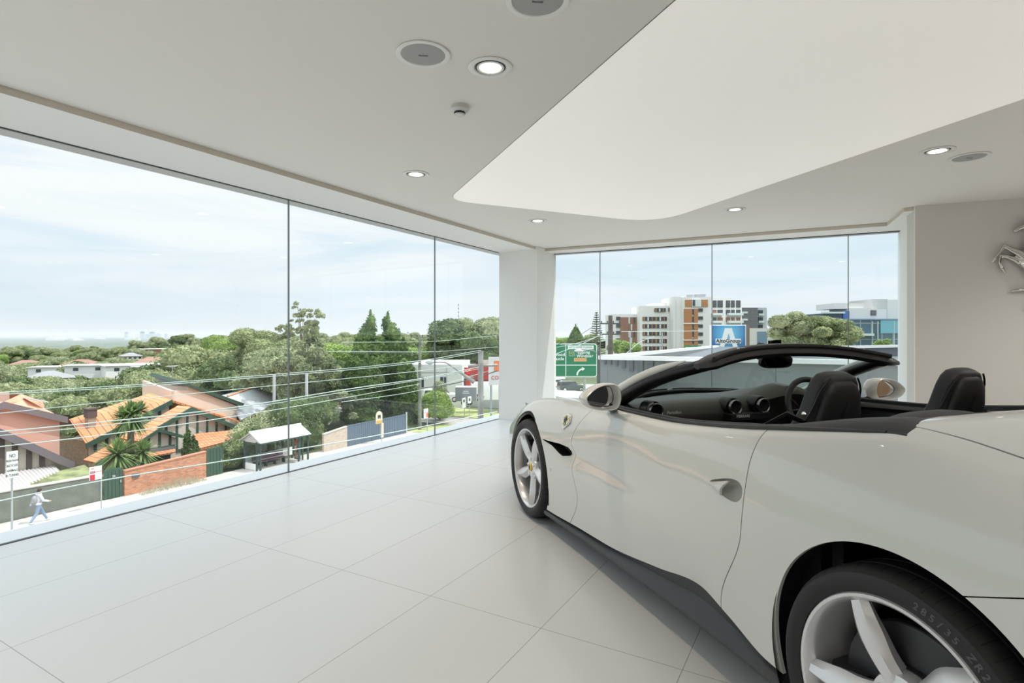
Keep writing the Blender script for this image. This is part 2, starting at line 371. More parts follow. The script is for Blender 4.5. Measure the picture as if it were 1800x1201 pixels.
for a in ((862, 118, 'largest downlight in view, between the round speaker and the bright ceiling sheet'), (731, 306, 'round downlight nearest to the left windows, below the smoke detector'),
          (945, 388, 'small far downlight just in front of the white corner column'), (1648, 265, 'downlight at right beside an oval looking speaker grille'), (1292, 368, 'far downlight above the right hand windows')): downlight(*a)
# an extra warm spot, added without a fitting over the part out of view
for x, y in ((-3.0, -.5),):
    add_light('downlight_beam', 'SPOT', (x, y, ZC-.02), 46, (1, .80, .60), (0, 0, 0), spot_size=radians(95), spot_blend=.8, shadow_soft_size=.05)
def speaker(u, v, label, first=[]):
    p = atz(u, v, ZC)
    if not first:
        r = empty('ceiling_speaker', p, radians(35), label, 'speaker', 'round speakers in the ceiling')
        MB().lathe([(.100, -.002), (.124, -.001), (.125, -.006), (.121, -.008), (.103, -.006), (.100, -.002)], 48).build('trim_ring', M_ring, r, smooth=True)
        MB().lathe([(.101, -.003), (.07, -.006), (.0001, -.008)], 48).build('grille', M_grille, r, smooth=True)
        MB().box(-.022, .022, -.004, .004, -.0095, -.007).build('name_plate', mat('dark_plate', (.12, .12, .12), .4), r)
        first.append(r)
    else: copy_tree(first[0], loc=p, label=label)
speaker(744, 95, 'round grey speaker grille left of the largest downlight'); speaker(945, 0, 'round speaker grille cut by the top edge of the picture'); speaker(1704, 276, 'round speaker grille at right, beside the downlight near the feature wall')
p = atz(808, 187, ZC); r = empty('smoke_detector', p, 0, 'small white domed smoke detector on the grey ceiling', 'smoke detector')
M_plas = mat('off_white_plastic', (.66, .65, .62), .4)
MB().lathe([(.0001, 0), (.052, 0), (.053, -.022), (.048, -.028), (.034, -.034), (.0001, -.034)], 32).build('base', M_plas, r, smooth=True)
b = MB()
for k in range(8):
    a = 2*pi*k/8; b.box(.024, .031, -.007, .007, -.046, -.034, Matrix.Rotation(a, 4, 'Z'))
b.lathe([(.0001, -.034), (.023, -.034), (.023, -.046), (.0001, -.046)], 20); b.build('vent_cage', M_dark, r)
MB().lathe([(.0001, -.046), (.031, -.046), (.024, -.053), (.0001, -.055)], 28).build('cap', M_plas, r, smooth=True)

# chrome rearing horse on the feature wall
hr = empty('wall_sculpture', (0, 0, 0), 0, 'chrome rearing horse sculpture on the grey wall, cut by the right edge', 'sculpture')
M_chrome = mat('polished_chrome', (.62, .60, .57), .10, 1.0)
def onw(u, v, off=.03):
    r_ = ray(u, v); t = (w0-EYE).dot(nrm)/r_.dot(nrm); p_ = EYE+r_*t; return p_-nrm*off
hb = MB()
def limb(pts, rs, off=.035):
    P = [onw(a, c, off) for a, c in pts]; n = len(P)
    out = []; ro = []
    for i in range(n-1):
        for k in range(4): out.append(P[i].lerp(P[i+1], k/4)); ro.append(rs[i]*(1-k/4)+rs[i+1]*k/4)
    out.append(P[-1]); ro.append(rs[-1]); hb.tube(out, ro, 12)
    for q_, rr in zip(P, rs): hb.ball(q_, rr, 10)
# body, neck and head (right part lies out of frame)
limb([(1801, 462), (1815, 470), (1832, 492), (1842, 515)], [0.064, 0.086, 0.068, 0.066])
limb([(1803, 455), (1812, 432), (1818, 410), (1812, 392)], [0.053, 0.055, 0.044, 0.043], .04)
limb([(1812, 394), (1798, 399), (1786, 404), (1781, 407)], [0.040, 0.028, 0.019, 0.019], .045)
limb([(1811, 385), (1806, 380)], [0.016, 0.006], .045)
limb([(1800, 455), (1786, 446), (1774, 441), (1762, 434)], [0.040, 0.033, 0.022, 0.017], .05)
limb([(1762, 434), (1752, 448), (1745, 455), (1741, 461)], [0.017, 0.011, 0.016, 0.009], .05)
limb([(1800, 466), (1784, 458), (1768, 452), (1757, 451)], [0.046, 0.028, 0.020, 0.017], .03)
limb([(1757, 451), (1755, 464), (1759, 472), (1764, 479)], [0.017, 0.011, 0.016, 0.009], .03)
limb([(1842, 515), (1830, 524), (1815, 512), (1797, 510), (1784, 511), (1775, 512)], [0.055, 0.046, 0.025, 0.014, 0.016, 0.009], .03)
limb([(1845, 518), (1846, 540), (1830, 552), (1808, 543), (1801, 541)], [0.050, 0.039, 0.019, 0.016, 0.009], .03)
limb([(1845, 512), (1862, 490), (1868, 460), (1858, 440)], [0.031, 0.037, 0.031, 0.009], .03)
ho = hb.build('horse_body', M_chrome, hr, smooth=True); remesh(ho, .0045, 3)
tb = MB()
for k in range(7):
    t = k/6; a = onw(1816+6*t, 392+38*t, .05); c = onw(1828+10*t, 388+40*t, .05); tb.tube([a, a.lerp(c, .5)+Vector((0, 0, .012)), c], [.010, .009, .003], 8)
tb.build('mane', M_chrome, hr, smooth=True)
# ================================================================== THE CAR (local: x forward, y to its left, z up)
CO = Vector((-.2276, 3.2466, 0)); CH = radians(138.4)
CD = Vector((cos(CH), sin(CH), 0)); CL = Vector((-sin(CH), cos(CH), 0))
car = empty('convertible_car', CO, CH, 'white two door convertible sports car with its roof down, parked on the tiled floor', 'car')
def onY(u, v, y):
    r = ray(u, v); t = (y-(EYE-CO).dot(CL))/r.dot(CL); p = EYE+r*t-CO; return Vector((p.dot(CD), p.dot(CL), p.z))
M_paint = mat('white_car_paint', (.66, .665, .635), .35, 0, 1.0); M_paint.node_tree.nodes['Principled BSDF'].inputs['Coat IOR'].default_value = 1.55
M_blk = mat('black_satin_trim', (.016, .016, .017), .38)
M_lea = mat('black_leather', (.016, .016, .018), .42, bump=(300, .12))
M_lea2 = mat('charcoal_tonneau_cloth', (.035, .034, .033), .55, bump=(500, .15))
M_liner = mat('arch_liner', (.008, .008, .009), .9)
M_skirt = mat('dark_grey_sill', (.035, .037, .042), .45)
M_rub = mat('tyre_rubber', (.014, .014, .015), .62, bump=(200, .05))
M_alloy = mat('silver_alloy', (.74, .74, .75), .32, .55, .4)
M_disc = mat('grey_brake_disc', (.07, .07, .075), .4, .8)
M_cal = mat('dark_caliper', (.028, .028, .03), .4)
M_yel = mat('yellow_enamel', (.80, .56, .04), .3, 0, .5)
M_chr = mat('chrome', (.75, .74, .72), .08, 1)
M_mirror = mat('mirror_silver', (.85, .86, .86), .01, 1)
M_lettr = mat('grey_lettering', (.075, .078, .085), .5)

K = lambda *a: list(zip(a[::2], a[1::2]))
yk = [
 K(-2.28,.72, -2.1,.86, -1.8,.93, -1.335,.945, -1.0,.925, -.7,.905, -.3,.893, .3,.893, .9,.91, 1.335,.92, 1.8,.885, 2.1,.76, 2.28,.52),
 K(-2.28,.75, -2.1,.885, -1.8,.945, -1.335,.955, -1.0,.935, -.7,.915, -.3,.905, .3,.905, .9,.925, 1.335,.935, 1.8,.90, 2.1,.78, 2.28,.55),
 K(-2.28,.76, -2.1,.90, -1.8,.955, -1.335,.966, -1.0,.945, -.7,.925, -.3,.915, .3,.912, .9,.935, 1.335,.948, 1.8,.905, 2.1,.79, 2.28,.56),
 K(-2.28,.76, -2.1,.90, -1.8,.955, -1.335,.969, -1.0,.953, -.7,.93, -.3,.908, .2,.898, .6,.908, .9,.932, 1.335,.950, 1.8,.895, 2.1,.78, 2.28,.55),
 K(-2.28,.75, -2.1,.885, -1.8,.945, -1.335,.962, -1.0,.945, -.7,.922, -.3,.903, .2,.898, .6,.905, .9,.920, 1.335,.928, 1.8,.865, 2.1,.74, 2.28,.50),
 K(-2.28,.72, -2.1,.85, -1.8,.915, -1.335,.932, -1.0,.915, -.7,.90, -.3,.885, .2,.882, .6,.880, .9,.886, 1.335,.885, 1.8,.82, 2.1,.69, 2.28,.46),
 K(-2.28,.66, -2.1,.78, -1.8,.835, -1.335,.850, -1.0,.848, -.7,.842, -.3,.836, .2,.828, .6,.808, .9,.795, 1.335,.785, 1.8,.725, 2.1,.60, 2.28,.40),
 K(-2.28,.50, -2.1,.60, -1.8,.65, -1.335,.68, -1.0,.72, -.6,.72, -.3,.72, .2,.71, .6,.64, .9,.61, 1.335,.59, 1.8,.53, 2.1,.44, 2.28,.28),
 K(-2.28,.26, -1.8,.32, -1.335,.34, -.6,.36, .6,.32, 1.335,.29, 1.8,.26, 2.28,.14),
 K(-2.28,0, 2.28,0)]
zk = [
 K(-2.28,.30, -1.8,.235, -1.335,.21, -.9,.210, -.68,.262, -.52,.297, -.24,.250, .23,.182, .61,.160, 1.05,.137, 1.335,.145, 1.8,.18, 2.28,.20),
 K(-2.28,.42, -1.335,.36, -.68,.36, -.24,.345, .3,.30, 1.335,.30, 2.28,.28),
 K(-2.28,.54, -1.335,.50, -.3,.47, 1.335,.45, 1.8,.42, 2.28,.34),
 K(-2.28,.64, -1.335,.64, -.6,.61, .2,.58, .8,.58, 1.335,.58, 1.8,.54, 2.1,.46, 2.28,.38),
 K(-2.28,.74, -1.335,.76, -.7,.74, .2,.70, .8,.675, 1.335,.685, 1.8,.61, 2.1,.50, 2.28,.41),
 K(-2.28,.82, -1.8,.86, -1.335,.875, -1.0,.87, -.7,.855, .2,.81, .8,.775, 1.335,.765, 1.8,.67, 2.1,.535, 2.28,.43),
 K(-2.28,.88, -2.0,.93, -1.6,.962, -1.335,.994, -1.27,1.0, -1.15,.987, -1.0,.968, -.84,.947, -.71,.929, -.57,.912, -.41,.895, -.225,.880, -.07,.875, .15,.872, .6,.864, 1.0,.848, 1.335,.822, 1.5,.795, 1.8,.715, 2.1,.56, 2.28,.44),
 K(-2.28,.90, -2.0,.98, -1.6,1.07, -1.45,1.072, -1.335,1.058, -1.25,1.040, -1.1,1.006, -.84,.968, -.39,.914, .15,.886, .6,.872, .9,.838, 1.335,.790, 1.8,.69, 2.1,.55, 2.28,.44),
 K(-2.28,.91, -2.0,1.0, -1.6,1.078, -1.45,1.076, -1.335,1.060, -1.25,1.044, -1.1,1.010, -.84,.985, .15,.94, .55,.93, .9,.875, 1.335,.815, 1.8,.71, 2.1,.57, 2.28,.45),
 K(-2.28,.912, -2.0,1.0, -1.6,1.076, -1.45,1.072, -1.335,1.055, -1.25,1.038, -1.1,1.006, -.84,.985, .15,.95, .55,.94, .9,.885, 1.335,.825, 1.8,.72, 2.1,.575, 2.28,.45)]
SUB = 8
def section(x, inset=0):
    P = [(lerp_knots(yk[k], x)-inset, lerp_knots(zk[k], x)) for k in range(10)]
    P[9] = (0, P[9][1]); ext = [(2*P[0][0]-P[1][0], 2*P[0][1]-P[1][1])]+P+[(-P[8][0], P[8][1])]
    out = []
    for i in range(9):
        p0, p1, p2, p3 = [np.array(ext[j]) for j in (i, i+1, i+2, i+3)]
        for k in range(SUB):
            t = k/SUB; out.append(.5*((2*p1)+(-p0+p2)*t+(2*p0-5*p1+4*p2-p3)*t*t+(-p0+3*p1-3*p2+p3)*t**3))
    out.append(np.array(P[9])); return out
XS = [-2.28+.02*i for i in range(229)]
SEC = [section(x) for x in XS]; NS = len(SEC[0])
def side_pt(x, z, off=.0):
    """point on the left flank at (x, z)"""
    fi = min(max((x+2.28)/.02, 0), len(XS)-1.001); i = int(fi); t = fi-i
    S = [SEC[i][k]*(1-t)+SEC[i+1][k]*t for k in range(NS)]
    for k in range(NS-1):
        if S[k][1] <= z <= S[k+1][1]:
            w = (z-S[k][1])/(S[k+1][1]-S[k][1]+1e-9); return Vector((x, S[k][0]*(1-w)+S[k+1][0]*w+off, z))
    return Vector((x, S[5*SUB][0]+off, z))
def on_body(u, v, it=6, off=.0):
    """pixel -> point on the left flank"""
    y = .9
    for _ in range(it): p = onY(u, v, y); y = side_pt(p.x, p.z).y
    p = onY(u, v, y); p.y += off; return p

bm = bmesh.new(); grid = []
for i, x in enumerate(XS):
    L_ = [bm.verts.new((x, p[0], p[1])) for p in SEC[i]]; R_ = [bm.verts.new((x, -p[0], p[1])) for p in SEC[i][:-1]]
    grid.append(L_+R_[::-1])
for i in range(len(XS)-1):
    for k in range(len(grid[0])-1): bm.faces.new((grid[i][k], grid[i+1][k], grid[i+1][k+1], grid[i][k+1]))
# rounded nose and tail: a few shrinking rings then a cap
for end, sg in ((grid[-1], 1), (grid[0], -1)):
    prev = end; cz = sum(v.co.z for v in end)/len(end)
    for k, (dx, sc) in enumerate(((.022, .93), (.035, .80), (.040, .5))):
        ring = [bm.verts.new((v.co.x+sg*dx, v.co.y*sc, cz+(v.co.z-cz)*sc)) for v in end]
        for j in range(len(end)-1): bm.faces.new((prev[j], prev[j+1], ring[j+1], ring[j]) if sg < 0 else (prev[j], ring[j], ring[j+1], prev[j+1]))
        prev = ring
    bm.faces.new(prev)
bmesh.ops.recalc_face_normals(bm, faces=bm.faces); bm.normal_update()
from mathutils.bvhtree import BVHTree
bm.verts.index_update(); REF_V = [v.co.copy() for v in bm.verts]; REF_N = [v.normal.copy() for v in bm.verts]; REF_F = [[v.index for v in f.verts] for f in bm.faces]; BVH = BVHTree.FromPolygons(REF_V, REF_F)

def cut(bm, f, faces=None, eps=1e-5):
    """split every face along the zero level of f; returns nothing, all faces end up on one side"""
    vals = {v: f(v.co) for v in bm.verts}
    for v in list(vals):
        if abs(vals[v]) < eps: vals[v] = 0.0
    for e_ in [e_ for e_ in bm.edges if vals[e_.verts[0]]*vals[e_.verts[1]] < 0]:
        a, c = e_.verts; lo, hi = 0.0, 1.0; fa = vals[a]
        for _ in range(14):
            m = (lo+hi)/2; fm = f(a.co.lerp(c.co, m))
            if fm*fa > 0: lo = m
            else: hi = m
        ne, nv = bmesh.utils.edge_split(e_, a, (lo+hi)/2); vals[nv] = 0.0
    for fc in list(bm.faces):
        vs = list(fc.verts); n = len(vs)
        if n < 4: continue
        s = [vals.get(v, 0) for v in vs]
        if min(s) < 0 < max(s):
            on = [i for i in range(n) if s[i] == 0]
            if len(on) >= 2:
                a, c = on[0], on[-1]
                for i in on:
                    for j in on:
                        if j-i > 1 and not (i == 0 and j == n-1):
                            if any(s[k] < 0 for k in range(i+1, j)) != any(s[k] < 0 for k in list(range(j+1, n))+list(range(0, i))): a, c = i, j
                try: bmesh.utils.face_split(fc, vs[a], vs[c])
                except ValueError: pass
def fcen(fc): return fc.calc_center_median()
def remove(bm, f):
    cut(bm, f); bmesh.ops.delete(bm, geom=[q_ for q_ in bm.faces if f(fcen(q_)) < 0], context='FACES')
smax = lambda a, c, k=.06: (a+c+sqrt((a-c)**2+k*k))/2
def xw(y): return .86-.36*(abs(y)/.68)**2.2
def f_cock(p):
    if p.z < .7: return 1
    return smax(smax(p.x-xw(p.y), -(p.x+1.02), .10), abs(p.y)-(.79 if True else 0), .14)
remove(bm, f_cock)
WF, WR = (1.322, .340, .373), (-1.335, .340, .398)
for (cx, cz, r) in (WF, WR):
    remove(bm, lambda p, cx=cx, cz=cz, r=r: (sqrt((p.x-cx)**2+(p.z-cz)**2)-r) if (p.z < cz+r+.1 and abs(p.y) > .4) else 1)
# vent opening in the front fender
def poly_sdf(P):
    P = [(a.x, a.z) for a in P]
    def g(p):
        x, z = p.x, p.z; dmin = 9; inside = False; n = len(P)
        for i in range(n):
            (x0, z0), (x1, z1) = P[i], P[(i+1) % n]; ex, ez = x1-x0, z1-z0; t = max(0, min(1, ((x-x0)*ex+(z-z0)*ez)/(ex*ex+ez*ez+1e-12)))
            dmin = min(dmin, sqrt((x-x0-t*ex)**2+(z-z0-t*ez)**2))
            if (z0 > z) != (z1 > z) and x < (x1-x0)*(z-z0)/(z1-z0)+x0: inside = not inside
        return -dmin if inside else dmin
    return g
vpx = [(952, 770), (965, 774.5), (985, 779.5), (1000, 786), (1006, 793), (1007.5, 799), (1003, 802.5), (989, 803), (982, 797), (970, 784), (956, 775)]
vp = [on_body(*p) for p in vpx]; gv = poly_sdf(vp)
remove(bm, lambda p: gv(p) if abs(p.y) > .7 and .4 < p.x < 1.2 and .4 < p.z < .8 else 1)
# door handle scoop
hpx = [(1248, 846), (1264, 842), (1284, 841.5), (1299, 848), (1305, 862), (1302, 877), (1292, 883), (1278, 877), (1261, 863)]
def smooth_loop(P, k=5):
    out = []; n = len(P)
    for i in range(n):
        p0, p1, p2, p3 = [P[(i+q) % n] for q in (-1, 0, 1, 2)]
        for j in range(k): t = j/k; out.append(.5*((2*p1)+(p2-p0)*t+(2*p0-5*p1+4*p2-p3)*t*t+(3*p1-p0-3*p2+p3)*t**3))
    return out
hp = smooth_loop([on_body(*p) for p in hpx]); gh = poly_sdf(hp)
def refine(test, cuts=2):
    fs = [f_ for f_ in bm.faces if test(fcen(f_))]; es = list({e_ for f_ in fs for e_ in f_.edges}); bmesh.ops.subdivide_edges(bm, edges=es, cuts=cuts, use_grid_fill=True)
refine(lambda p: -.86 < p.x < -.54 and .60 < p.z < .80 and abs(p.y) > .8)
refine(lambda p: -1.42 < p.x < -1.14 and p.z > .93 and abs(p.y) > .66)
remove(bm, lambda p: gh(p) if abs(p.y) > .7 and -1 < p.x < -.4 and .5 < p.z < .9 else 1)
# door gaps
gapF = [on_body(*p) for p in ((1046, 718), (1022, 740), (1008, 763), (1004, 780), (1012, 801), (1006, 820), (1015, 875), (1005, 926))]
gapR = [on_body(*p) for p in ((1347, 758), (1302, 935), (1267.5, 1052), (1267.5, 1066), (1269.5, 1083))]
gF = lambda z: lerp_knots([(p.z, p.x) for p in gapF], z); gR = lambda z: lerp_knots([(p.z, p.x) for p in gapR], z)
GW = .0022
side = lambda p: abs(p.y) > .72
for g_ in (gF, gR):
    for s_ in (-GW, GW): cut(bm, lambda p, g_=g_, s_=s_: (p.x-g_(p.z)-s_) if side(p) else 1)
bmesh.ops.delete(bm, geom=[q_ for q_ in bm.faces if side(fcen(q_)) and (abs(fcen(q_).x-gF(fcen(q_).z)) < GW*.98 or abs(fcen(q_).x-gR(fcen(q_).z)) < GW*.98)], context='FACES')
# dark band along the belt, and the cover behind the seats
def yb(x): return lerp_knots(K(-1.30, .842, -1.0, .842, -.3, .822, .2, .812, .5, .76), x)
def bline(p): return -1.252-max(0, abs(p.y)-.76)*.45
def f_belt(p):
    if p.z < .8: return 1
    xt = bline(p)
    return max(abs(p.y)-yb(p.x), xt-p.x, p.x-.52)
for g_ in (lambda p: abs(p.y)-yb(p.x), lambda p: bline(p)-p.x, lambda p: p.x-.52): cut(bm, lambda p, g_=g_: g_(p) if (p.z > .8 and -1.45 < p.x < .7) else 1)
# trunk lid cut line (decklid between the haunches) and rear bumper split
def f_lid(p): return max(abs(p.y)-(.80+(p.x+1.28)*-.06), p.x-bline(p)+.002, -2.16-p.x) if p.z > .8 else 1
for g_ in (lambda p: abs(p.y)-(.80+(p.x+1.28)*-.06), lambda p: p.x-bline(p)+.002, lambda p: -2.16-p.x):
    for s_ in (-GW*.8, GW*.8): cut(bm, lambda p, s_=s_, g_=g_: g_(p)+s_ if p.z > .8 and p.x < -1.15 else 1)
bmesh.ops.delete(bm, geom=[q_ for q_ in bm.faces if abs(f_lid(fcen(q_))) < GW*.78], context='FACES')
def f_bump(p): return p.z-(.68+(-1.45-p.x)*.40) if (p.x < -1.40 and p.x > -1.9 and side(p)) else 9
for s_ in (-GW*.7, GW*.7): cut(bm, lambda p, s_=s_: f_bump(p)+s_ if abs(f_bump(p)) < .2 else f_bump(p))
bmesh.ops.delete(bm, geom=[q_ for q_ in bm.faces if abs(f_bump(fcen(q_))) < GW*.68], context='FACES')
# hood shut line
def f_hood(p): return max(abs(p.y)-lerp_knots(K(.5, .74, .9, .70, 1.335, .67, 2.0, .58), p.x), p.x-2.0, .50-p.x) if p.z > .6 else 1
for g_ in (lambda p: abs(p.y)-lerp_knots(K(.5, .74, .9, .70, 1.335, .67, 2.0, .58), p.x), lambda p: p.x-2.0, lambda p: .50-p.x):
    for s_ in (-GW*.8, GW*.8): cut(bm, lambda p, s_=s_, g_=g_: g_(p)+s_ if p.z > .6 and p.x > .4 else 1)
bmesh.ops.delete(bm, geom=[q_ for q_ in bm.faces if abs(f_hood(fcen(q_))) < GW*.78], context='FACES')

def smooth_normal(p):
    """interpolated normal of the uncut surface at p"""
    loc, n, idx, dist = BVH.find_nearest(p)
    if loc is None: return Vector((0, 0, 1))
    vs = REF_F[idx]; acc = Vector(); 
    for vi in vs: acc += REF_N[vi]/(((REF_V[vi]-loc).length)**2+1e-7)
    return acc.normalized()
def take(bm, test, name, m, lip=.02):
    """the faces passing the test as an object of their own, edges turned in, shaded with the normals of the uncut surface"""
    V = []; NV = []; Fs = []; mp_ = {}; ec = {}
    for q_ in bm.faces:
        if test(fcen(q_)):
            f = []
            for v in q_.verts:
                if v not in mp_: mp_[v] = len(V); V.append(v.co.copy()); NV.append(smooth_normal(v.co))
                f.append(mp_[v])
            Fs.append(f)
            for i in range(len(f)): k = (min(f[i], f[i-1]), max(f[i], f[i-1])); ec.setdefault(k, []).append((f[i-1], f[i]))
    nF = len(Fs); LN = [NV[i] for f in Fs for i in f]
    inner_ = {}
    for k, l in ec.items():
        if len(l) == 1:
            a, c = l[0]
            for i in (a, c):
                if i not in inner_: inner_[i] = len(V); V.append(V[i]-NV[i]*lip)
            f = [c, a, inner_[a], inner_[c]]; fn = (V[a]-V[c]).cross(V[inner_[a]]-V[c]); fn = fn.normalized() if fn.length > 1e-12 else Vector((0, 0, 1)); Fs.append(f); LN += [fn]*4
    me = bpy.data.meshes.new(name); me.from_pydata(V, [], Fs); me.materials.append(m); me.polygons.foreach_set('use_smooth', [True]*len(Fs))
    me.normals_split_custom_set([tuple(n) for n in LN])
    o = bpy.data.objects.new(name, me); C.objects.link(o); o.parent = car; return o
isbelt = lambda c: f_belt(c) < 0
isdoor = lambda c: side(c) and gR(c.z) < c.x < gF(c.z) and not isbelt(c)
islid = lambda c: f_lid(c) < 0
ishood = lambda c: f_hood(c) < 0
body = take(bm, lambda c: not isbelt(c) and not isdoor(c) and not islid(c) and not ishood(c), 'body_shell', M_paint, .012)
doorL = take(bm, lambda c: isdoor(c) and c.y > 0, 'door', M_paint, .012); doorR = take(bm, lambda c: isdoor(c) and c.y < 0, 'door', M_paint, .012)
lid = take(bm, islid, 'trunk_lid', M_paint, .012); hood = take(bm, ishood, 'hood', M_paint, .012)
belt = take(bm, lambda c: isbelt(c) and c.x < -.84, 'tonneau_cover', M_lea2, .02)
belt2 = take(bm, lambda c: isbelt(c) and c.x >= -.84, 'beltline_trim', M_blk, .02)
bm.free()
# dark inner body just behind the panels, so every gap reads dark
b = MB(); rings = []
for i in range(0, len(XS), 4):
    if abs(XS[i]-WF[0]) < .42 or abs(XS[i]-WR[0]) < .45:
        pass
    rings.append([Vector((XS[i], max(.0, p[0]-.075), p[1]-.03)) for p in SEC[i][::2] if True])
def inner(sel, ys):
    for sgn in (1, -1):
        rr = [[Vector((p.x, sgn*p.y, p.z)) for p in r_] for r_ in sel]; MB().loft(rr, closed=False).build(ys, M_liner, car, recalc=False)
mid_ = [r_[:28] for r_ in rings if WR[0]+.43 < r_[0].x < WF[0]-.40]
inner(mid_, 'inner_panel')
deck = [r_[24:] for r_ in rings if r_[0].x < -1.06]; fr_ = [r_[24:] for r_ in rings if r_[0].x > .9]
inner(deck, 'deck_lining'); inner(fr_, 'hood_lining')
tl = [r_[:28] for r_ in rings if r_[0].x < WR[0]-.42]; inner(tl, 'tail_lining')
# wheel arch liners
for (cx, cz, r) in (WF, WR):
    for sgn in (1, -1):
        y1 = .93*sgn if cx > 0 else .945*sgn; y0 = .58*sgn
        A = Matrix.Translation((cx, 0, cz)) @ Matrix.Rotation(-pi/2, 4, 'X')
        MB().lathe([(r+.004, y1-.004*sgn), (r+.03, y1-.03*sgn), (r+.03, y0), (.02, y0)], 40, A, arc=(-pi-.45, .45)).build('wheel_arch_liner', M_liner, car, recalc=False)
# side skirts
def z0(x): return lerp_knots(zk[0], x)
for sgn in (1, -1):
    rg = []
    for k in range(60):
        x = 1.03-k*(1.03+.955)/59
        zt = z0(x)+.006; yo = lerp_knots(yk[0], x); zb = lerp_knots(K(1.03, .100, .17, .118, -.55, .140, -.92, .150), x)
        rg.append([Vector((x, sgn*y, z)) for y, z in ((yo-.012, zt), (yo-.022, (zt+zb)/2+.012), (yo+.006, zb+.028), (yo+.012, zb+.014), (yo+.006, zb), (yo-.16, zb-.004), (yo-.16, zt))])
    MB().loft(rg).build('side_skirt', M_skirt, car, smooth=True, angle=30)
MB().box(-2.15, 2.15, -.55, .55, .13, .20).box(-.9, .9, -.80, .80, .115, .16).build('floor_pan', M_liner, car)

# ---- wheels
def wheel(cx, y, rot, tw, sgn):
    fy = y
    W = Matrix.Translation((cx, fy, .340)) @ Matrix.Rotation(-pi/2*sgn, 4, 'X')     # local +Z = outward
    b = MB(); R = .264
    # rim lip and barrel (profile: radius, outward depth)
    b.lathe([(R+.006, -.012), (R+.010, -.002), (R+.006, .004), (R-.002, .003), (R-.010, -.006), (R-.016, -.035), (R-.030, -.10), (R-.034, -.20), (R-.02, -.23)], 72, W)
    b.lathe([(.001, -.028), (.030, -.026), (.052, -.026), (.078, -.034), (.086, -.055), (.084, -.10), (.02, -.11)], 40, W)
    for k in range(5):
        A = W @ Matrix.Rotation(rot+2*pi*k/5, 4, 'Z'); rg = []
        for t in [i/12 for i in range(13)]:
            r = .058+(R-.012-.058)*t; w = lerp_knots(K(0, .033, .25, .034, .55, .040, .8, .033, 1, .025), t)
            h = lerp_knots(K(0, -.030, .3, -.020, .7, -.012, 1, -.010), t); dp = .055-.022*t; sk = .010*sin(pi*t)
            rg.append([A @ Vector(p) for p in ((r, -w+sk, h-.020), (r, -w*.55+sk, h-.002), (r, .004+sk*1.5, h+.006), (r, w*.62+sk, h-.006), (r, w+sk, h-.024), (r, w*.8+sk, h-dp), (r, -w*.8+sk, h-dp))])
        b.loft(rg)
    o = b.build('wheel', M_alloy, car, smooth=True, angle=32)
    # five bolts, valve, cap
    for k in range(5):
        a = rot+2*pi*(k+.5)/5; MB().lathe([(.0001, -.022), (.009, -.022), (.011, -.026), (.011, -.045)], 10, W @ Matrix.Translation((.056*cos(a), .056*sin(a), 0))).build('wheel_bolt', M_chr, o, smooth=True)
    a = rot+2*pi*.42/5+2*pi*2/5; MB().tube([W @ Vector(((R-.03)*cos(a), (R-.03)*sin(a), -.045)), W @ Vector(((R-.062)*cos(a), (R-.062)*sin(a), -.035))], .006, 8).build('valve_stem', M_blk, o)
    MB().lathe([(.0001, -.0165), (.020, -.0165), (.027, -.019), (.027, -.03)], 28, W).build('center_cap', M_yel, o, smooth=True)
    hm = MB(); horse_mark(hm, W @ Matrix.Translation((0, 0, -.0160)) @ Matrix.Rotation(pi if sgn > 0 else 0, 4, 'Z') @ Matrix.Rotation(0, 4, 'Z'), .034); hm.build('cap_emblem', M_blk, o)
    # tyre
    RT_ = .340; t_ = tw
    pr = [(R+.002, -.014), (R+.012, .004), (R+.028, .013), (R+.045, .014), (R+.058, .008), (RT_-.010, -.004), (RT_-.003, -.016)]
    for g0 in (.05, .105, .16, .205):
        pr += [(RT_, -g0*t_/.26+.004), (RT_, -g0*t_/.26), (RT_-.007, -g0*t_/.26-.001), (RT_-.007, -g0*t_/.26-.008), (RT_, -g0*t_/.26-.009)]
    pr += [(RT_-.006, -t_-.004), (RT_-.03, -t_-.016), (R+.01, -t_)]
    tb_ = MB(); tb_.lathe(pr, 90, W); sp = tb_; sp.mi = 1
    for k in range(60):
        A = W @ Matrix.Rotation(2*pi*k/60, 4, 'Z'); sp.add([A @ Vector((r_+.0005, s_*.0016, z_)) for r_, z_ in ((RT_-.022, .004), (RT_-.010, -.0038), (RT_-.003, -.0158), (RT_, -.0300), (RT_, -.0460)) for s_ in (-1, 1)], [(0, 1, 3, 2), (2, 3, 5, 4), (4, 5, 7, 6), (6, 7, 9, 8)])
    ty = tb_.build('tyre', [M_rub, mat('tread_shadow', (.006, .006, .006), .9)], o, smooth=True, angle=30)
    lt = MB()
    def ring_text(s, a0, size, rr):
        for i, ch in enumerate(s):
            if ch == ' ': continue
            an = a0-sgn*i*size*.78/rr
            Mx = W @ Matrix.Rotation(an, 4, 'Z') @ Matrix.Translation((rr, 0, .0136)) @ Matrix.Rotation(-pi/2, 4, 'Z')
            if sgn < 0: pass
            put_text(lt, ch, size, Mx, depth=.0006, bold=.0006)
    ring_text('285/35 ZR20' if cx < 0 else '245/35 ZR20', -1.80 if sgn > 0 else 1.3, .024, R+.038)
    ring_text('P ZERO', -2.68 if sgn > 0 else .4, .026, R+.038); ring_text('P ZERO', pi/2, .026, R+.038)
    lt.build('tyre_lettering', M_lettr, o)
    # brake
    MB().lathe([(.05, -.085), (.19, -.085), (.193, -.09), (.193, -.115), (.19, -.12), (.05, -.12)], 48, W).lathe([(.0001, -.07), (.088, -.07), (.092, -.088)], 36, W).build('brake_disc', M_disc, o, smooth=True, angle=30)
    c = MB(); a0 = pi if cx > 0 else 0
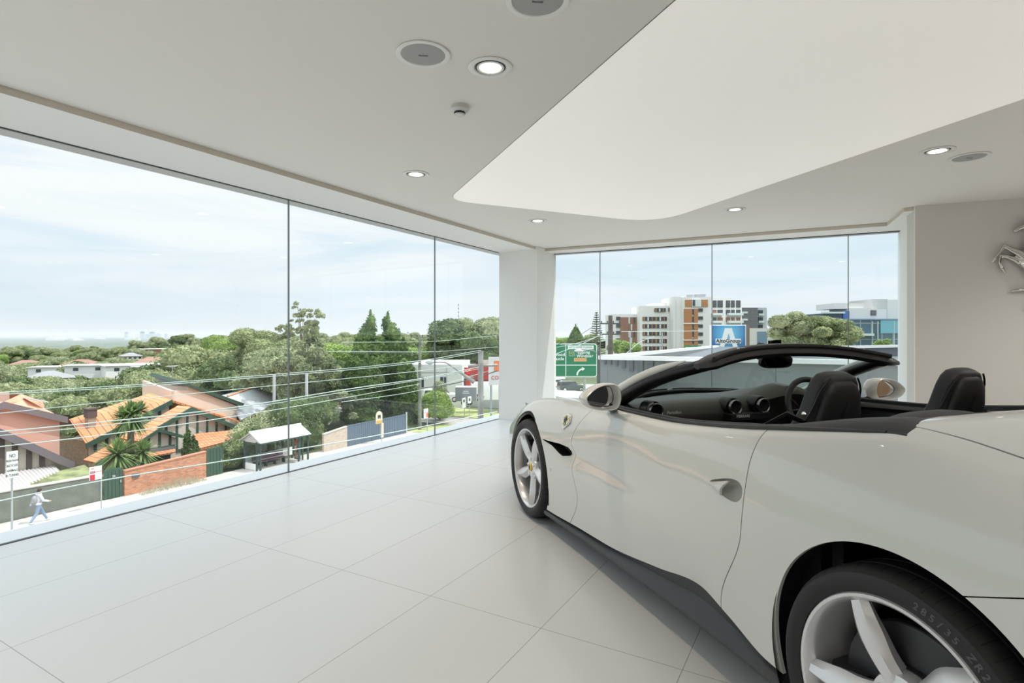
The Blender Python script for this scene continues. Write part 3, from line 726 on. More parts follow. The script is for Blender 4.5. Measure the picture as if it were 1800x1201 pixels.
    rr = []
    for k in range(15):
        a = (radians(35) if cx < 0 else radians(-15))+k*radians(70)/14-radians(35)
        if sgn < 0: a = -a
        e_ = 1-.5*abs(k-7)**3/343
        rr.append([W @ Vector((r*cos(a), r*sin(a), z)) for r, z in ((.125, -.045), (.165, -.036*1), (.205*1, -.04), (.222*(.96+.04*e_), -.06), (.222, -.13), (.125, -.13))])
    c.loft(rr); cal = c.build('brake_caliper', M_cal, o, smooth=True, angle=35)
    return o
def horse_mark(mb, M, s):
    """tiny rearing horse silhouette, s tall"""
    P = [(-.05, .5), (.02, .42), (.08, .30), (.20, .22), (.34, .20), (.30, .13), (.18, .14), (.30, .02), (.24, -.04), (.12, .04), (.06, -.06), (.12, -.18), (.22, -.26), (.16, -.5), (.08, -.5), (.12, -.30), (.0, -.22), (-.14, -.3), (-.2, -.5), (-.28, -.48), (-.2, -.26), (-.24, -.14), (-.36, -.02), (-.34, .2), (-.42, .3), (-.28, .26), (-.24, .06), (-.14, .14), (-.12, .3), (-.14, .42)]
    pts_ = [M @ Vector((x*s, y*s, 0)) for x, y in P]; mb.prism(pts_, (M.to_3x3() @ Vector((0, 0, .0015))))
wheel(WF[0], .932, radians(94), .245, 1)
wheel(WR[0], .958, radians(-64), .275, 1)
wheel(WF[0], -.932, radians(40), .245, -1)
wheel(WR[0], -.958, radians(10), .275, -1)

# ---- vent pocket, handle
b = MB()
pk = [side_pt(p.x, p.z, .0) for p in vp]
inn = [Vector((p.x*.9+.1*.82-.02, p.y-.07, p.z)) for p in vp]
b.loft([pk, inn], cap=False); b.poly(inn); b.build('fender_vent', M_blk, car)
b = MB(); b.tube([side_pt(p.x, p.z, .001) for p in vp]+[side_pt(vp[0].x, vp[0].z, .001)], .0035, 8, cap=False); b.build('vent_edge', M_paint, car, smooth=True)
hc = sum(hp, Vector())/len(hp); b = MB(); rg = []
for t in (0, .25, .5, .75, 1):
    rg.append([Vector((hc.x+(p.x-hc.x)*(1-t*t*.75), side_pt(p.x, p.z).y-.048*sin(t*pi/2), hc.z+(p.z-hc.z)*(1-t*t*.75))) for p in hp])
b.loft(rg, cap=False); b.poly(rg[-1]); sc_ = b.build('handle_recess', M_paint, doorL, smooth=True, angle=80)
# fin shaped pull: a tapering blade with its open end to the rear
tip = on_body(1245, 847, off=.004); up_ = on_body(1285, 845, off=.012); lo_ = on_body(1269, 871, off=.010)
b = MB(); rg = []
for t in [i/8 for i in range(9)]:
    a = tip.lerp(up_, t); c = tip.lerp(lo_, t); m = a.lerp(c, .5)+Vector((0, .012*sin(t*pi*.6)+.006*t, 0))
    back = Vector((0, -.010, 0)); rg.append([a+Vector((0, -.002, 0)), a.lerp(m, .5)+Vector((0, .004*t, 0)), m, m.lerp(c, .5)+Vector((0, .003*t, 0)), c+Vector((0, -.002, 0)), c+back, m+back, a+back])
b.loft(rg); b.build('door_handle', M_paint, doorL, smooth=True, angle=50)
# shield badge on the fender, fuel-side marker
bd = [on_body(*p, off=.0) for p in ((991.5, 731), (1001, 727.5), (1006, 731), (1003.5, 744), (996, 751), (991, 755), (989, 745))]
b = MB(); b.loft([[p+Vector((0, .003, .001)) for p in bd], [p+Vector((0, .008, .002)) for p in bd]]); sh = b.build('fender_badge', M_chr, car)
cb_ = sum(bd, Vector())/len(bd); b = MB(); b.loft([[cb_+(p-cb_)*.84+Vector((0, .0085, .002)) for p in bd], [cb_+(p-cb_)*.82+Vector((0, .0095, .003)) for p in bd]]); b.build('badge_face', mat('pale_yellow_enamel', (.72, .66, .38), .25, 0, .6), sh)
ex_ = Vector((-1, 0, 0)); ey_ = (bd[0]-bd[4]).normalized(); hm = MB(); horse_mark(hm, basis(cb_+Vector((0, .010, .006)), Vector((-1, .02, 0)), Vector((0, -.35, 1))), .060); hm.build('badge_horse', M_blk, sh)
sm = on_body(967, 826, off=.001); b = MB(); b.lathe([(.0001, .003), (.008, .003), (.010, .0)], 20, basis(sm, (1, 0, 0), (0, 0, 1)) @ Matrix.Rotation(pi, 4, 'X')); b.build('parking_sensor', M_chr, car, smooth=True)

# ---- windshield frame, glass, mirrors
def xh(y): return -.045-.100*(abs(y)/.60)**2.4
def zh(y): return 1.222-.066*(abs(y)/.60)**2.3
hy = [(-.640+i*1.28/50) for i in range(51)]
b = MB(); rg = []
for y in hy:
    x, z = xh(y), zh(y); e_ = max(0, abs(y)-.53)/.125; k_ = 1-.72*e_**1.6; x += .02*e_**2; rg.append([Vector((x-.012*(1-k_)+a*k_, y, z-.02*(1-k_)+c*k_)) for a, c in ((.045, -.028), (.035, -.004), (.0, .004), (-.035, -.002), (-.062, -.018), (-.070, -.045), (-.055, -.062), (-.02, -.058), (.02, -.045))])
b.loft(rg); hdr = b.build('windshield_header', M_blk, car, smooth=True, angle=50)
b = MB(); b.tube([Vector((xh(y)-.058, y, zh(y)-.008)) for y in hy if abs(y) < .57], .011, 8); b.build('header_seal', mat('rubber_seal', (.02, .02, .02), .7), hdr, smooth=True)
for yy in (.33, -.42):
    b = MB()
    for k in (-1, 0, 1): b.box(xh(yy)-.050, xh(yy)-.030, yy+k*.022-.007, yy+k*.022+.007, zh(yy)-.006, zh(yy)+.003)
    b.build('header_latch', M_alloy, hdr, bevel=.001)
for sgn in (1, -1):
    A = []; n = 24
    for i in range(n+1):
        t = i/n; p = Vector((.56, .735, .855)).lerp(Vector((-.135, .595, 1.142)), t); p += Vector((0, .022*sin(pi*t), .030*sin(pi*t))); A.append(Vector((p.x, p.y*sgn, p.z)))
    ins = [p+Vector((-.008, -.030*sgn, -.012)) for p in A]
    pil_ = MB().tube(ins, [.047+.008*(1-i/n) for i in range(n+1)], 14, up=(0, 1, 0), sq=(1.05, .62)).build('windshield_pillar', M_blk, car, smooth=True, angle=60)
    outp = [p+Vector((.022, .012*sgn, .016)) for p in A][:-2]
    MB().tube(outp, [(.030-.008*i/n)*(1 if i < n-8 else max(.12, 1-((i-n+8)/7)**1.5)) for i in range(n-1)], 12, up=(0, 1, 0), sq=(.8, .9)).build('pillar_cover', M_paint, pil_, smooth=True, angle=60)
    MB().tube([p+Vector((-.004, .002*sgn, -.004)) for p in A], .022, 10, up=(0, 1, 0), sq=(1.0, .7)).build('pillar_seal', M_blk, pil_, smooth=True)
M_ws = glass_mat('windshield_glass', (.80, .87, .84), 1.0)
b = MB(); rg = []; ny = 24
def base_pt(y): return Vector((xw(y)-.015-.05*(abs(y)/.68)**3, y, lerp_knots(K(0, .895, .3, .890, .5, .880, .70, .868), abs(y))))
for k in range(13):
    t = k/12; row = []
    for i in range(ny+1):
        s_ = -1+2*i/ny; p = base_pt(s_*.69).lerp(Vector((xh(s_*.575), s_*.575, zh(s_*.575)-.02)), t); p += Vector((.010, 0, .016))*sin(pi*t); row.append(p)
    rg.append(row)
b.loft(rg, closed=False); b.build('windshield', M_ws, car, smooth=True, recalc=False)
MB().tube([base_pt(-.70+1.4*i/30)+Vector((-.012, 0, .001)) for i in range(31)], .012, 8).build('windshield_seal', M_blk, car, smooth=True)
for y0_, y1_ in ((-.45, .05), (.10, .58)):
    P = [base_pt(y0_+(y1_-y0_)*i/10)+Vector((.03, 0, .012)) for i in range(11)]; MB().tube(P, .006, 6).build('wiper', M_blk, car)
def mirror(sgn):
    c = Vector((.135, .978*sgn, .962)) if sgn > 0 else Vector((.165, -.975, .938)); n = 40
    # opening outline seen from behind: (outward, up), five sided with soft corners, drawn to a point outboard
    key = [(-.097, .026), (-.072, .062), (-.005, .067), (.052, .052), (.092, .026), (.116, .000), (.100, -.034), (.052, -.057), (-.020, -.066), (-.078, -.058), (-.100, -.020)]
    def outline(scale_, sh=0):
        m_ = len(key); out = []
        for i in range(n):
            f = i/n*m_; j = int(f); t = f-j; p0, p1, p2, p3 = [np.array(key[(j+q) % m_]) for q in (-1, 0, 1, 2)]
            p = .5*((2*p1)+(-p0+p2)*t+(2*p0-5*p1+4*p2-p3)*t*t+(-p0+3*p1-3*p2+p3)*t**3); out.append((p[0]*scale_+sh, p[1]*scale_))
        return out
    def ring(dx, s_, sh=0, rake=-.13): return [c+Vector((dx+rake*(y_+.0), sgn*y_, z_)) for y_, z_ in outline(s_, sh)]
    rg = [ring(.016, .76), ring(-.004, .80), ring(-.034, .86), ring(-.040, .93), ring(-.034, .99), ring(-.01, 1.02), ring(.02, .99), ring(.05, .90, .002), ring(.075, .74, .006), ring(.092, .50, .012), ring(.100, .22, .016), ring(.101, .02, .018)]
    m = MB().loft(rg).build('side_mirror', M_paint, car, smooth=True, angle=50)
    g = ring(.012, .764); MB().poly(g).build('mirror_glass', M_mirror, m); MB().tube(g+[g[0]], .002, 6, cap=False).build('mirror_bezel', M_blk, m, smooth=True)
    root = Vector((.30, .835*sgn, .880))
    MB().tube([c+Vector((.02, -.05*sgn, -.045)), c+Vector((.06, -.09*sgn, -.068)), root], [.022, .020, .028], 12, sq=(1.3, .7), up=(1, 0, 0)).build('mirror_arm', M_blk, m, smooth=True)
mirror(1); mirror(-1)
# interior mirror
b = MB(); M4 = Matrix.Translation((.045, 0, 1.128)) @ Matrix.Rotation(radians(-10), 4, 'Y'); b.loft([[M4 @ Vector((dx, .108*s_*abs(cos(a))**.55*(1 if cos(a) > 0 else -1), .036*s_*abs(sin(a))**.6*(1 if sin(a) > 0 else -1))) for a in [2*pi*i/32 for i in range(32)]] for dx, s_ in ((-.013, .9), (-.013, .97), (-.006, 1), (.012, .95), (.022, .7), (.024, .1))])
rm = b.build('rear_view_mirror', M_blk, car, smooth=True, angle=50); rm.location = (.0, -.02, 0)
MB().lathe([(.0001, 0), (.97, 0)], 28, Matrix.Translation((.026, 0, 1.126)) @ Matrix.Rotation(radians(-100), 4, 'Y') @ Matrix.Diagonal((.030, .098, 1, 1))).build('mirror_glass', mat('tinted_mirror', (.22, .15, .12), .05, 1), rm)
MB().tube([(.05, 0, 1.15), (.10, 0, 1.17), (.09, 0, 1.185)], [.03, .04, .05], 10, sq=(1, 1.6)).build('mirror_stem', M_blk, rm, smooth=True)

# ---- belt rail on top of the doors, rear side mound
for sgn in (1, -1):
    P = [Vector((x, sgn*(yb(x)-.004), lerp_knots(zk[6], x)+.008)) for x in [.42-i*.05 for i in range(34)]]
    MB().tube(P, [.0085]*25+[.0085-.0006*k for k in range(9)], 8, sq=(1, 1.2)).build('window_seal', M_blk, car, smooth=True)
    P2 = [p+Vector((0, -.028*sgn, .004)) for p in P[:28]]; MB().tube(P2, [.010]*22+[.010-.0016*k for k in range(6)], 8).build('door_top_rail', M_lea, car, smooth=True)
    rg = []
    for i in range(19):
        t = i/18; x = -.74-.545*t; z = lerp_knots(zk[6], x); h = .036*sin(pi*min(1, t*1.15)*.5)**1.0*(1 if t < .9 else 1-(t-.9)*3.0); w = .10*min(1, t*3+.15)
        yo = yb(x)-.004; rg.append([Vector((x, sgn*(yo-w*a), z+c*h+.004)) for a, c in ((0, -.15), (.08, .35), (.28, .8), (.6, 1.05), (1.2, 1.1), (1.6, .6), (1.7, -.4))])
    MB().loft(rg).build('side_trim', M_lea2, car, smooth=True, angle=60)
# hoops/fairing ridge across the cover behind the seats
b = MB(); rg = []
for i in range(33):
    y = -.72+1.44*i/32; zc = lerp_knots(K(0, .968, .2, .983, .37, 1.006, .5, 1.004, .6, .99, .68, .962, .72, .93), abs(y)); rg.append([Vector((x, y, zc+dz)) for x, dz in ((-1.02, -.05), (-1.02, .0), (-1.05, .018), (-1.10, .022), (-1.15, .012), (-1.17, -.02))])
MB_ = b.loft(rg); b.build('cover_ridge', M_lea2, car, smooth=True, angle=60)

# ---- cabin
b = MB()
b.box(-1.04, .86, -.76, .76, .17, .20); b.box(-1.05, -1.01, -.78, .78, .2, .93)
tub = b.build('cabin_tub', M_lea, car)
for sgn in (1, -1):
    rg = []
    for x in [.60-i*.08 for i in range(21)]:
        yo = yb(x); zt = lerp_knots(zk[6], x)+.004; rg.append([Vector((x, sgn*yy, z)) for yy, z in ((yo-.03, zt), (yo-.07, zt-.012), (yo-.095, zt-.06), (yo-.08, zt-.14), (yo-.11, zt-.30), (yo-.12, .2), (yo-.03, .2))])
    MB().loft(rg).build('door_lining', M_lea, car, smooth=True, angle=50)
M_silv = mat('silver_script_paint', (.55, .55, .53), .4)
# dashboard: profile swept across, with a hood over the driver's dials (right hand drive)
M_dash = mat('dark_olive_dash_leather', (.040, .040, .034), .36, bump=(300, .1))
b = MB(); rg = []
for i in range(49):
    y = -.74+1.48*i/48; bn = exp(-((y+.37)/.19)**2); hump = exp(-((y+.0)/.30)**2)
    xt = xw(y)-.05
    zt = lerp_knots(K(0, .885, .5, .872, .74, .856), abs(y))
    rg.append([Vector((x, y, z)) for x, z in ((xt, zt-.03), (xt-.02, zt), (lerp_knots(K(0, .62, 1, .52), bn), zt+.012+.055*bn), (.40, zt+.020+.080*bn), (.33-.05*bn, zt+.012+.078*bn), (.29-.04*bn, zt-.012+.055*bn), (.27+.05*bn, zt-.05), (.28+.05*bn, zt-.11), (.34, zt-.16), (.36, zt-.34), (.50, zt-.42), (xt, zt-.42))])
dash = b.loft(rg).build('dashboard', M_dash, car, smooth=True, angle=50)
def vent(x, y, z, r=.046):
    A = Matrix.Translation((x, y, z)) @ Matrix.Rotation(-pi/2, 4, 'Y') @ Matrix.Rotation(radians(0), 4, 'X')
    v_ = MB().lathe([(r*1.12, -.06), (r*1.15, -.01), (r*1.10, .006), (r*.98, .008), (r*.95, -.005)], 32, A).build('air_vent', M_blk, car, smooth=True)
    MB().lathe([(r*.86, .012), (r*.92, .030), (r*.86, .036), (r*.74, .032), (r*.72, .016)], 32, A).build('vent_ring', mat('brushed_ring', (.30, .30, .30), .25, .9), v_, smooth=True)
    MB().lathe([(.0001, .010), (r*.72, .014)], 24, A).build('vent_core', M_liner, v_)
vent(.235, .615, .866); vent(.26, .081, .862); vent(.245, -.103, .866); vent(.26, -.62, .842)
b = MB(); put_text(b, 'Portofino', .024, basis((.248, .478, .847), (0, -1, 0), (.1, 0, 1)), depth=.001, shear=.3); b.build('dash_script', M_silv, dash)
b = MB(); b.box(-.10, .11, -.018, .018, -.005, .005); pdx = Vector((.215, .13, .785))
pd = MB().box(.203, .30, -.14, .13, .790, .828).build('passenger_display', M_blk, car, bevel=.004)
b = MB(); put_text(b, 'FERRARI', .022, basis((.2005, .055, .814), (0, -1, 0), (0, 0, 1)), depth=.001, bold=.0006, spacing=1.15); b.build('display_text', M_silv, pd)
b = MB(); b.prism([(.36, -.13, .42), (.30, -.13, .70), (-.15, -.11, .52), (-.75, -.10, .46), (-.75, -.10, .2), (.36, -.13, .2)], (0, .25, 0)); b.build('center_console', M_lea, car, bevel=.01)
# steering wheel
SWm = Matrix.Translation((.115, -.365, .845)) @ Matrix.Rotation(radians(-70), 4, 'Y')
b = MB(); P = [SWm @ Vector((.178*cos(2*pi*i/48), .178*sin(2*pi*i/48), 0)) for i in range(49)]; b.tube(P, .0165, 12, cap=False)
sw = b.build('steering_wheel', M_lea, car, smooth=True)
b = MB(); b.lathe([(.0001, .018), (.045, .016), (.06, .0), (.05, -.03), (.0001, -.05)], 24, SWm)
for a in (0, pi, -pi/2):
    d_ = Vector((sin(a), cos(a), 0)) if a != -pi/2 else Vector((-1, 0, 0)); b.tube([SWm @ (d_*.03), SWm @ (d_*.10+Vector((0, 0, -.008))), SWm @ (d_*.172)], [.024, .016, .012], 8, sq=(1, .5), up=SWm.to_3x3() @ Vector((0, 0, 1)))
b.build('wheel_hub', M_blk, sw, smooth=True)
MB().lathe([(.0001, .0195), (.016, .019)], 20, SWm).build('hub_emblem', M_yel, sw)
MB().tube([SWm @ Vector((0, 0, -.03)), SWm @ Vector((0, 0, -.22))], .03, 12).build('steering_column', M_blk, sw)
b = MB()
for s_ in (1, -1): b.tube([SWm @ Vector((.03, s_*.07, -.04)), SWm @ Vector((.09, s_*.115, -.045)), SWm @ Vector((.12, s_*.10, -.045))], [.008, .012, .006], 8, sq=(1, .4))
b.build('shift_paddle', M_cal, sw)
# seats
def seat(y0):
    b = MB(); rg = []; n = 36
    def rr(cx, cz, w, t, tilt):
        out = []
        for i in range(n):
            a = 2*pi*i/n; ca, sa = cos(a), sin(a); ex = .55; yy = abs(ca)**ex*(1 if ca > 0 else -1)*w; xx = abs(sa)**ex*(1 if sa > 0 else -1)*t
            out.append(Vector((cx+xx*cos(tilt)-.05*(yy/max(w, .01))**2*(0), y0+yy, cz+xx*sin(tilt))))
        return out
    for z, w, t, cx in ((.26, .235, .05, -.46), (.34, .25, .065, -.475), (.48, .255, .07, -.505), (.60, .262, .07, -.535), (.70, .262, .068, -.560), (.78, .245, .064, -.58), (.85, .195, .056, -.60), (.91, .148, .052, -.615), (.96, .124, .049, -.627), (1.01, .116, .047, -.638), (1.05, .110, .045, -.648), (1.085, .100, .041, -.657), (1.108, .084, .034, -.664), (1.119, .055, .022, -.668), (1.122, .02, .01, -.669)):
        rg.append(rr(cx, z, w, t, radians(20)))
    s_ = b.loft(rg).build('seat_backrest', M_lea, car, smooth=True, angle=70)
    b = MB(); rg = []      # hard back panel, slightly narrower, set behind
    for z, w, cx in ((.40, .20, -.56), (.60, .225, -.60), (.72, .215, -.628), (.82, .165, -.648), (.90, .120, -.664), (.98, .100, -.680), (1.04, .088, -.687), (1.075, .072, -.687), (1.092, .046, -.684)):
        rg.append(rr(cx, z, w, .022, radians(20)))
    b.loft(rg); b.build('back_panel', mat('seat_back_plastic', (.012, .012, .013), .5), s_, smooth=True, angle=70)
    MB().tube([Vector((-.708, y0-.012, 1.005)), Vector((-.706, y0-.008, .985)), Vector((-.700, y0+.004, .950))], [.006, .007, .005], 6).build('back_slot', M_liner, s_)
    # piping seam and side bolster
    for sg in (1, -1):
        P = [Vector((-.600-.09*t-.01, y0+sg*lerp_knots(K(0, .205, .35, .145, .6, .118, .85, .102, 1, .07), t), .82+.28*t)) for t in [i/12 for i in range(13)]]
        MB().tube(P, .004, 6).build('seam_piping', M_blk, s_)
    b = MB(); rg = []
    for x, w, t, z in ((-.50, .20, .05, .36), (-.40, .24, .07, .37), (-.2, .25, .075, .39), (0, .245, .07, .41), (.06, .22, .05, .41)):
        rg.append([Vector((x, y0+abs(cos(a))**.5*(1 if cos(a) > 0 else -1)*w, z+abs(sin(a))**.6*(1 if sin(a) > 0 else -1)*t)) for a in [2*pi*i/24 for i in range(24)]])
    b.loft(rg).build('seat_cushion', M_lea, car, smooth=True, angle=60)
    # belt guide with its bright button on the window side
    g = 1 if y0 > 0 else -1
    MB().tube([Vector((-.50, y0+g*.20, .89)), Vector((-.60, y0+g*.17, .95)), Vector((-.66, y0+g*.15, .93))], [.010, .014, .010], 8, sq=(1.6, .6)).build('belt_guide', M_blk, s_)
    if y0 > 0: MB().lathe([(.0001, .004), (.009, .003), (.010, 0)], 16, basis(onY(1413, 728.5, .565), (1, 0, 0), (0, 0, 1)) @ Matrix.Rotation(pi, 4, 'X')).build('belt_stud', M_chr, s_, smooth=True)
seat(.365); seat(-.365)
for sg in (1, -1):
    MB().box(-1.0, -.80, sg*.36-.24, sg*.36+.24, .35, .55).build('rear_seat', M_lea, car, bevel=.03)
# lamps and grille on nose and tail (turned away from the camera)
M_lens = mat('lamp_lens', (.5, .52, .55), .1, 0, 1); M_tail = mat('red_lamp_lens', (.4, .01, .01), .15, 0, 1)
for sg in (1, -1):
    p = [Vector((x, sg*y, z)) for x, y, z in ((1.72, .80, .735), (1.95, .72, .655), (2.12, .62, .57), (2.16, .52, .54), (2.02, .60, .63), (1.85, .70, .70))]
    MB().loft([[q_+Vector((0, 0, .002)) for q_ in p], [q_+Vector((.004, 0, .010)) for q_ in p]]).build('headlight', M_lens, car)
    MB().lathe([(.0001, .02), (.045, .018), (.06, .004), (.062, -.02)], 28, Matrix.Translation((-2.30, sg*.58, .80)) @ Matrix.Rotation(-pi/2, 4, 'Y')).build('tail_light', M_tail, car, smooth=True)
MB().box(2.285, 2.325, -.36, .36, .22, .36).build('front_grille', M_blk, car, bevel=.01)
MB().box(-2.335, -2.28, -.6, .6, .26, .40).build('rear_diffuser', M_blk, car, bevel=.02)
# ================================================================== OUTSIDE
G = -8.23
rnd = random.Random(7)
def ssm(a, b_, t): t = max(0, min(1, (t-a)/(b_-a))); return t*t*(3-2*t)
def ground_z(x, y):
    s = -x-40; r = sqrt(x*x+y*y)
    z = G-13.5*ssm(8, 70, s)*(1-.75*ssm(30, 130, y+x*.35))
    z = z*(1-ssm(500, 1500, r))+(-40)*ssm(500, 1500, r)
    th = atan2(-x, y)
    z += (75+14*sin(th*9)+9*sin(th*23+1))*ssm(14500, 18500, r)
    if 80 < r < 14000: z += 2.0*noise.noise(Vector((x/90, y/90, 0)))*ssm(80, 200, r)
    return z
M_ground = mat('grassy_suburb_ground', (.13, .15, .075), .9, var=(.05, .5, (.075, .10, .045)))
M_road = mat('pale_bounce_road', (.33, .325, .315), .85, var=(.3, .1))  # road colour raised so it bounces daylight up to the ceiling
M_conc = mat('footpath_concrete', (.50, .47, .43), .85, var=(.8, .12))
M_grass = mat('verge_grass', (.34, .38, .15), .9, var=(1.2, .25))
M_far = mat('distant_woods', (.085, .115, .07), .95, var=(.006, .5, (.13, .15, .12)))
def terrain(name, r0, r1, nr, th0, th1, nt, m, dz=0, kind='structure'):
    vs = []; fs = []
    for i in range(nr+1):
        r = r0*(r1/r0)**(i/nr)
        for j in range(nt+1):
            th = th0+(th1-th0)*j/nt; x, y = -r*sin(th), r*cos(th); z = ground_z(x, y)+dz
            if kind == 'stuff': z += 7+4.5*noise.noise(Vector((x/22, y/22, 3)))+3.5*noise.noise(Vector((x/160, y/160, 9)))*ssm(600, 2000, r)
            if kind == 'stuff' and r > 5000: z += 6*noise.noise(Vector((x/700, y/700, 5)))
            vs.append((x, y, z))
    for i in range(nr):
        for j in range(nt): a = i*(nt+1)+j; fs.append((a, a+1, a+nt+2, a+nt+1))
    b = MB(); b.add(vs, fs); return tag(b.build(name, m, smooth=True, recalc=True, angle=80), kind=kind)
terrain('ground', 9, 20000, 120, radians(-75), radians(125), 120, M_ground)
o = terrain('distant_woodland', 620, 13500, 150, radians(-45), radians(80), 300, M_far, kind='stuff')
tag(o, 'hazy treed plain stretching to the low blue horizon', 'woodland')
# street strips lie on the ground, parallel to the left windows
def strip(name, x0, x1, y0, y1, dz, m): return tag(MB().box(x0, x1, y0, y1, G-.3, G+dz).build(name, m), kind='structure')
strip('road', -31, -4.8, -30, 74, .03, M_road); strip('yard', -4.7, 16, 8.7, 20.8, .03, M_conc); strip('footpath', -35.9, -31.2, -30, 42, .10, M_conc); strip('kerb', -31.2, -31.0, -30, 42, .12, M_conc)  # road strip carried out of view towards the glass to bounce light indoors
strip('ground_verge', -35.9, -32, 42, 47.5, .09, M_grass); strip('driveway', -60, -31, 47.5, 52.5, .06, mat('driveway_concrete', (.38, .36, .33), .85))
tag(MB().prism([(-60, 52.6, G-.3), (-30, 52.6, G-.3), (-26, 57.5, G-.3), (-60, 60, G-.3)], (0, 0, .42)).build('ground_lawn', M_grass), kind='structure')
strip('cross_road', -60, 10, 74, 122, .04, mat('pale_road_surface', (.48, .47, .46), .85, var=(.2, .08)))
for P in ([(1000, 697), (1014, 690), (1036, 687), (1036, 689.5)], [(1020, 699), (1036, 693), (1060, 690), (1060, 700)]):
    tag(MB().prism([Vector((*atz(u, v, G+.06).xy, G+.05)) for u, v in P], (0, 0, .05)).build('ground_island', M_grass), kind='structure')
# distant haze: a thin layer of real scattering air beyond the suburb
hm_ = bpy.data.materials.new('haze_air'); hm_.use_nodes = True; nt_ = hm_.node_tree; nt_.nodes.clear()
vo = nt_.nodes.new('ShaderNodeVolumeScatter'); vo.inputs['Color'].default_value = (.78, .90, 1.0, 1); vo.inputs['Density'].default_value = .00015
oo = nt_.nodes.new('ShaderNodeOutputMaterial'); nt_.links.new(vo.outputs[0], oo.inputs['Volume'])
o = MB().box(-22000, -620, -14000, 24000, -120, 25).build('haze_air', hm_); tag(o, 'pale blue haze hanging over the far plain', 'haze', kind='stuff')

# ---------------------------------------------------------------- foliage
def leaf_mat(name, c, c2, sc=.6):
    m = bpy.data.materials.new(name); m.use_nodes = True; nt = m.node_tree; b = nt.nodes['Principled BSDF']
    t = nt.nodes.new('ShaderNodeTexCoord'); n = nt.nodes.new('ShaderNodeTexNoise'); n.inputs['Scale'].default_value = sc; n.inputs['Detail'].default_value = 5
    nt.links.new(t.outputs['Object'], n.inputs['Vector']); r = nt.nodes.new('ShaderNodeValToRGB'); r.color_ramp.elements[0].position = .38; r.color_ramp.elements[1].position = .62
    r.color_ramp.elements[0].color = (*c2, 1); r.color_ramp.elements[1].color = (*c, 1); nt.links.new(n.outputs[0], r.inputs[0]); nt.links.new(r.outputs[0], b.inputs['Base Color'])
    b.inputs['Roughness'].default_value = .7; b.inputs['Specular IOR Level'].default_value = .25
    tr = nt.nodes.new('ShaderNodeBsdfTranslucent'); nt.links.new(r.outputs[0], tr.inputs[0]); mx_ = nt.nodes.new('ShaderNodeMixShader'); mx_.inputs[0].default_value = .3
    out = nt.nodes['Material Output']; nt.links.new(b.outputs[0], mx_.inputs[1]); nt.links.new(tr.outputs[0], mx_.inputs[2]); nt.links.new(mx_.outputs[0], out.inputs[0]); return m
LM = {'euc': leaf_mat('eucalypt_leaves', (.42, .46, .25), (.20, .245, .12)), 'green': leaf_mat('bright_leaves', (.38, .50, .16), (.19, .28, .08)), 'dark': leaf_mat('dark_leaves', (.21, .28, .12), (.09, .14, .06)),
      'conifer': leaf_mat('conifer_foliage', (.17, .26, .075), (.055, .10, .03), .8), 'grey': leaf_mat('grey_green_leaves', (.46, .49, .30), (.22, .26, .14)), 'hedge': leaf_mat('hedge_leaves', (.30, .36, .16), (.08, .12, .05), 1.5)}
M_bark = mat('grey_bark', (.24, .21, .17), .9, var=(3, .3))
def blob_leaves(blobs, n, size, seed, flat=.6, core=.80, elong=1.5):
    """leaf cards over the outside of many ellipsoids, round a solid inner mass"""
    r = np.random.default_rng(seed); V = []; Fc = []; w = np.array([b_[1][0]*b_[1][1]+b_[1][2]*b_[1][0] for b_ in blobs]); w = w/w.sum()
    for (c, rad), ww in zip(blobs, w):
        k = max(8, int(n*ww)); d = r.normal(size=(k, 3)); d /= np.linalg.norm(d, axis=1)[:, None]; d[:, 2] = np.where(d[:, 2] < -.5, -d[:, 2], d[:, 2])
        p = np.array(c)+d*np.array(rad)*(r.uniform(.80, 1.07, (k, 1))); nrm_ = d+r.normal(size=(k, 3))*flat; nrm_ /= np.linalg.norm(nrm_, axis=1)[:, None]
        a = np.cross(nrm_, r.normal(size=(k, 3))); a /= np.linalg.norm(a, axis=1)[:, None]; b_ = np.cross(nrm_, a); s = size*r.uniform(.6, 1.3, (k, 1)); a *= s*.5*elong; b_ *= s*.5
        i0 = len(V); V.extend(np.concatenate([p-a, p-b_*.8, p+a, p+b_*.8], 1).reshape(-1, 3).tolist()); Fc.extend([(i0+4*j, i0+4*j+1, i0+4*j+2, i0+4*j+3) for j in range(k)])
    for ci, (c, rad) in enumerate(blobs if core else []):
        i0 = len(V); S = 9; R_ = 6
        for i in range(R_+1):
            for j in range(S):
                ph = pi*i/R_; th = 2*pi*j/S; dd = Vector((sin(ph)*cos(th), sin(ph)*sin(th), cos(ph))); k_ = core*(1+.22*noise.noise(dd*2+Vector((ci, seed, 0)))); V.append((c[0]+dd.x*rad[0]*k_, c[1]+dd.y*rad[1]*k_, c[2]+dd.z*rad[2]*k_))
        for i in range(R_):
            for j in range(S): Fc.append((i0+i*S+j, i0+i*S+(j+1) % S, i0+(i+1)*S+(j+1) % S, i0+(i+1)*S+j))
    return V, Fc
def crown(seed, h, rx, n, top=1.0, base=.35, spread=.42, br=.34):
    r = random.Random(seed); out = []
    for i in range(n):
        a = r.uniform(0, 2*pi); t = r.random(); z = h*(base+(1-base)*(.25+.65*t)); lim = rx*sqrt(max(.05, 1-((z/h-.62)/.45)**2)); q_ = lim*sqrt(r.random())*.85
        s_ = r.uniform(.8, 1.25)*br*rx; out.append(((q_*cos(a), q_*sin(a), z), (s_*1.15, s_*1.15, s_*.82)))
    out.append(((0, 0, h*.68), (rx*.55, rx*.55, h*.20))); return out
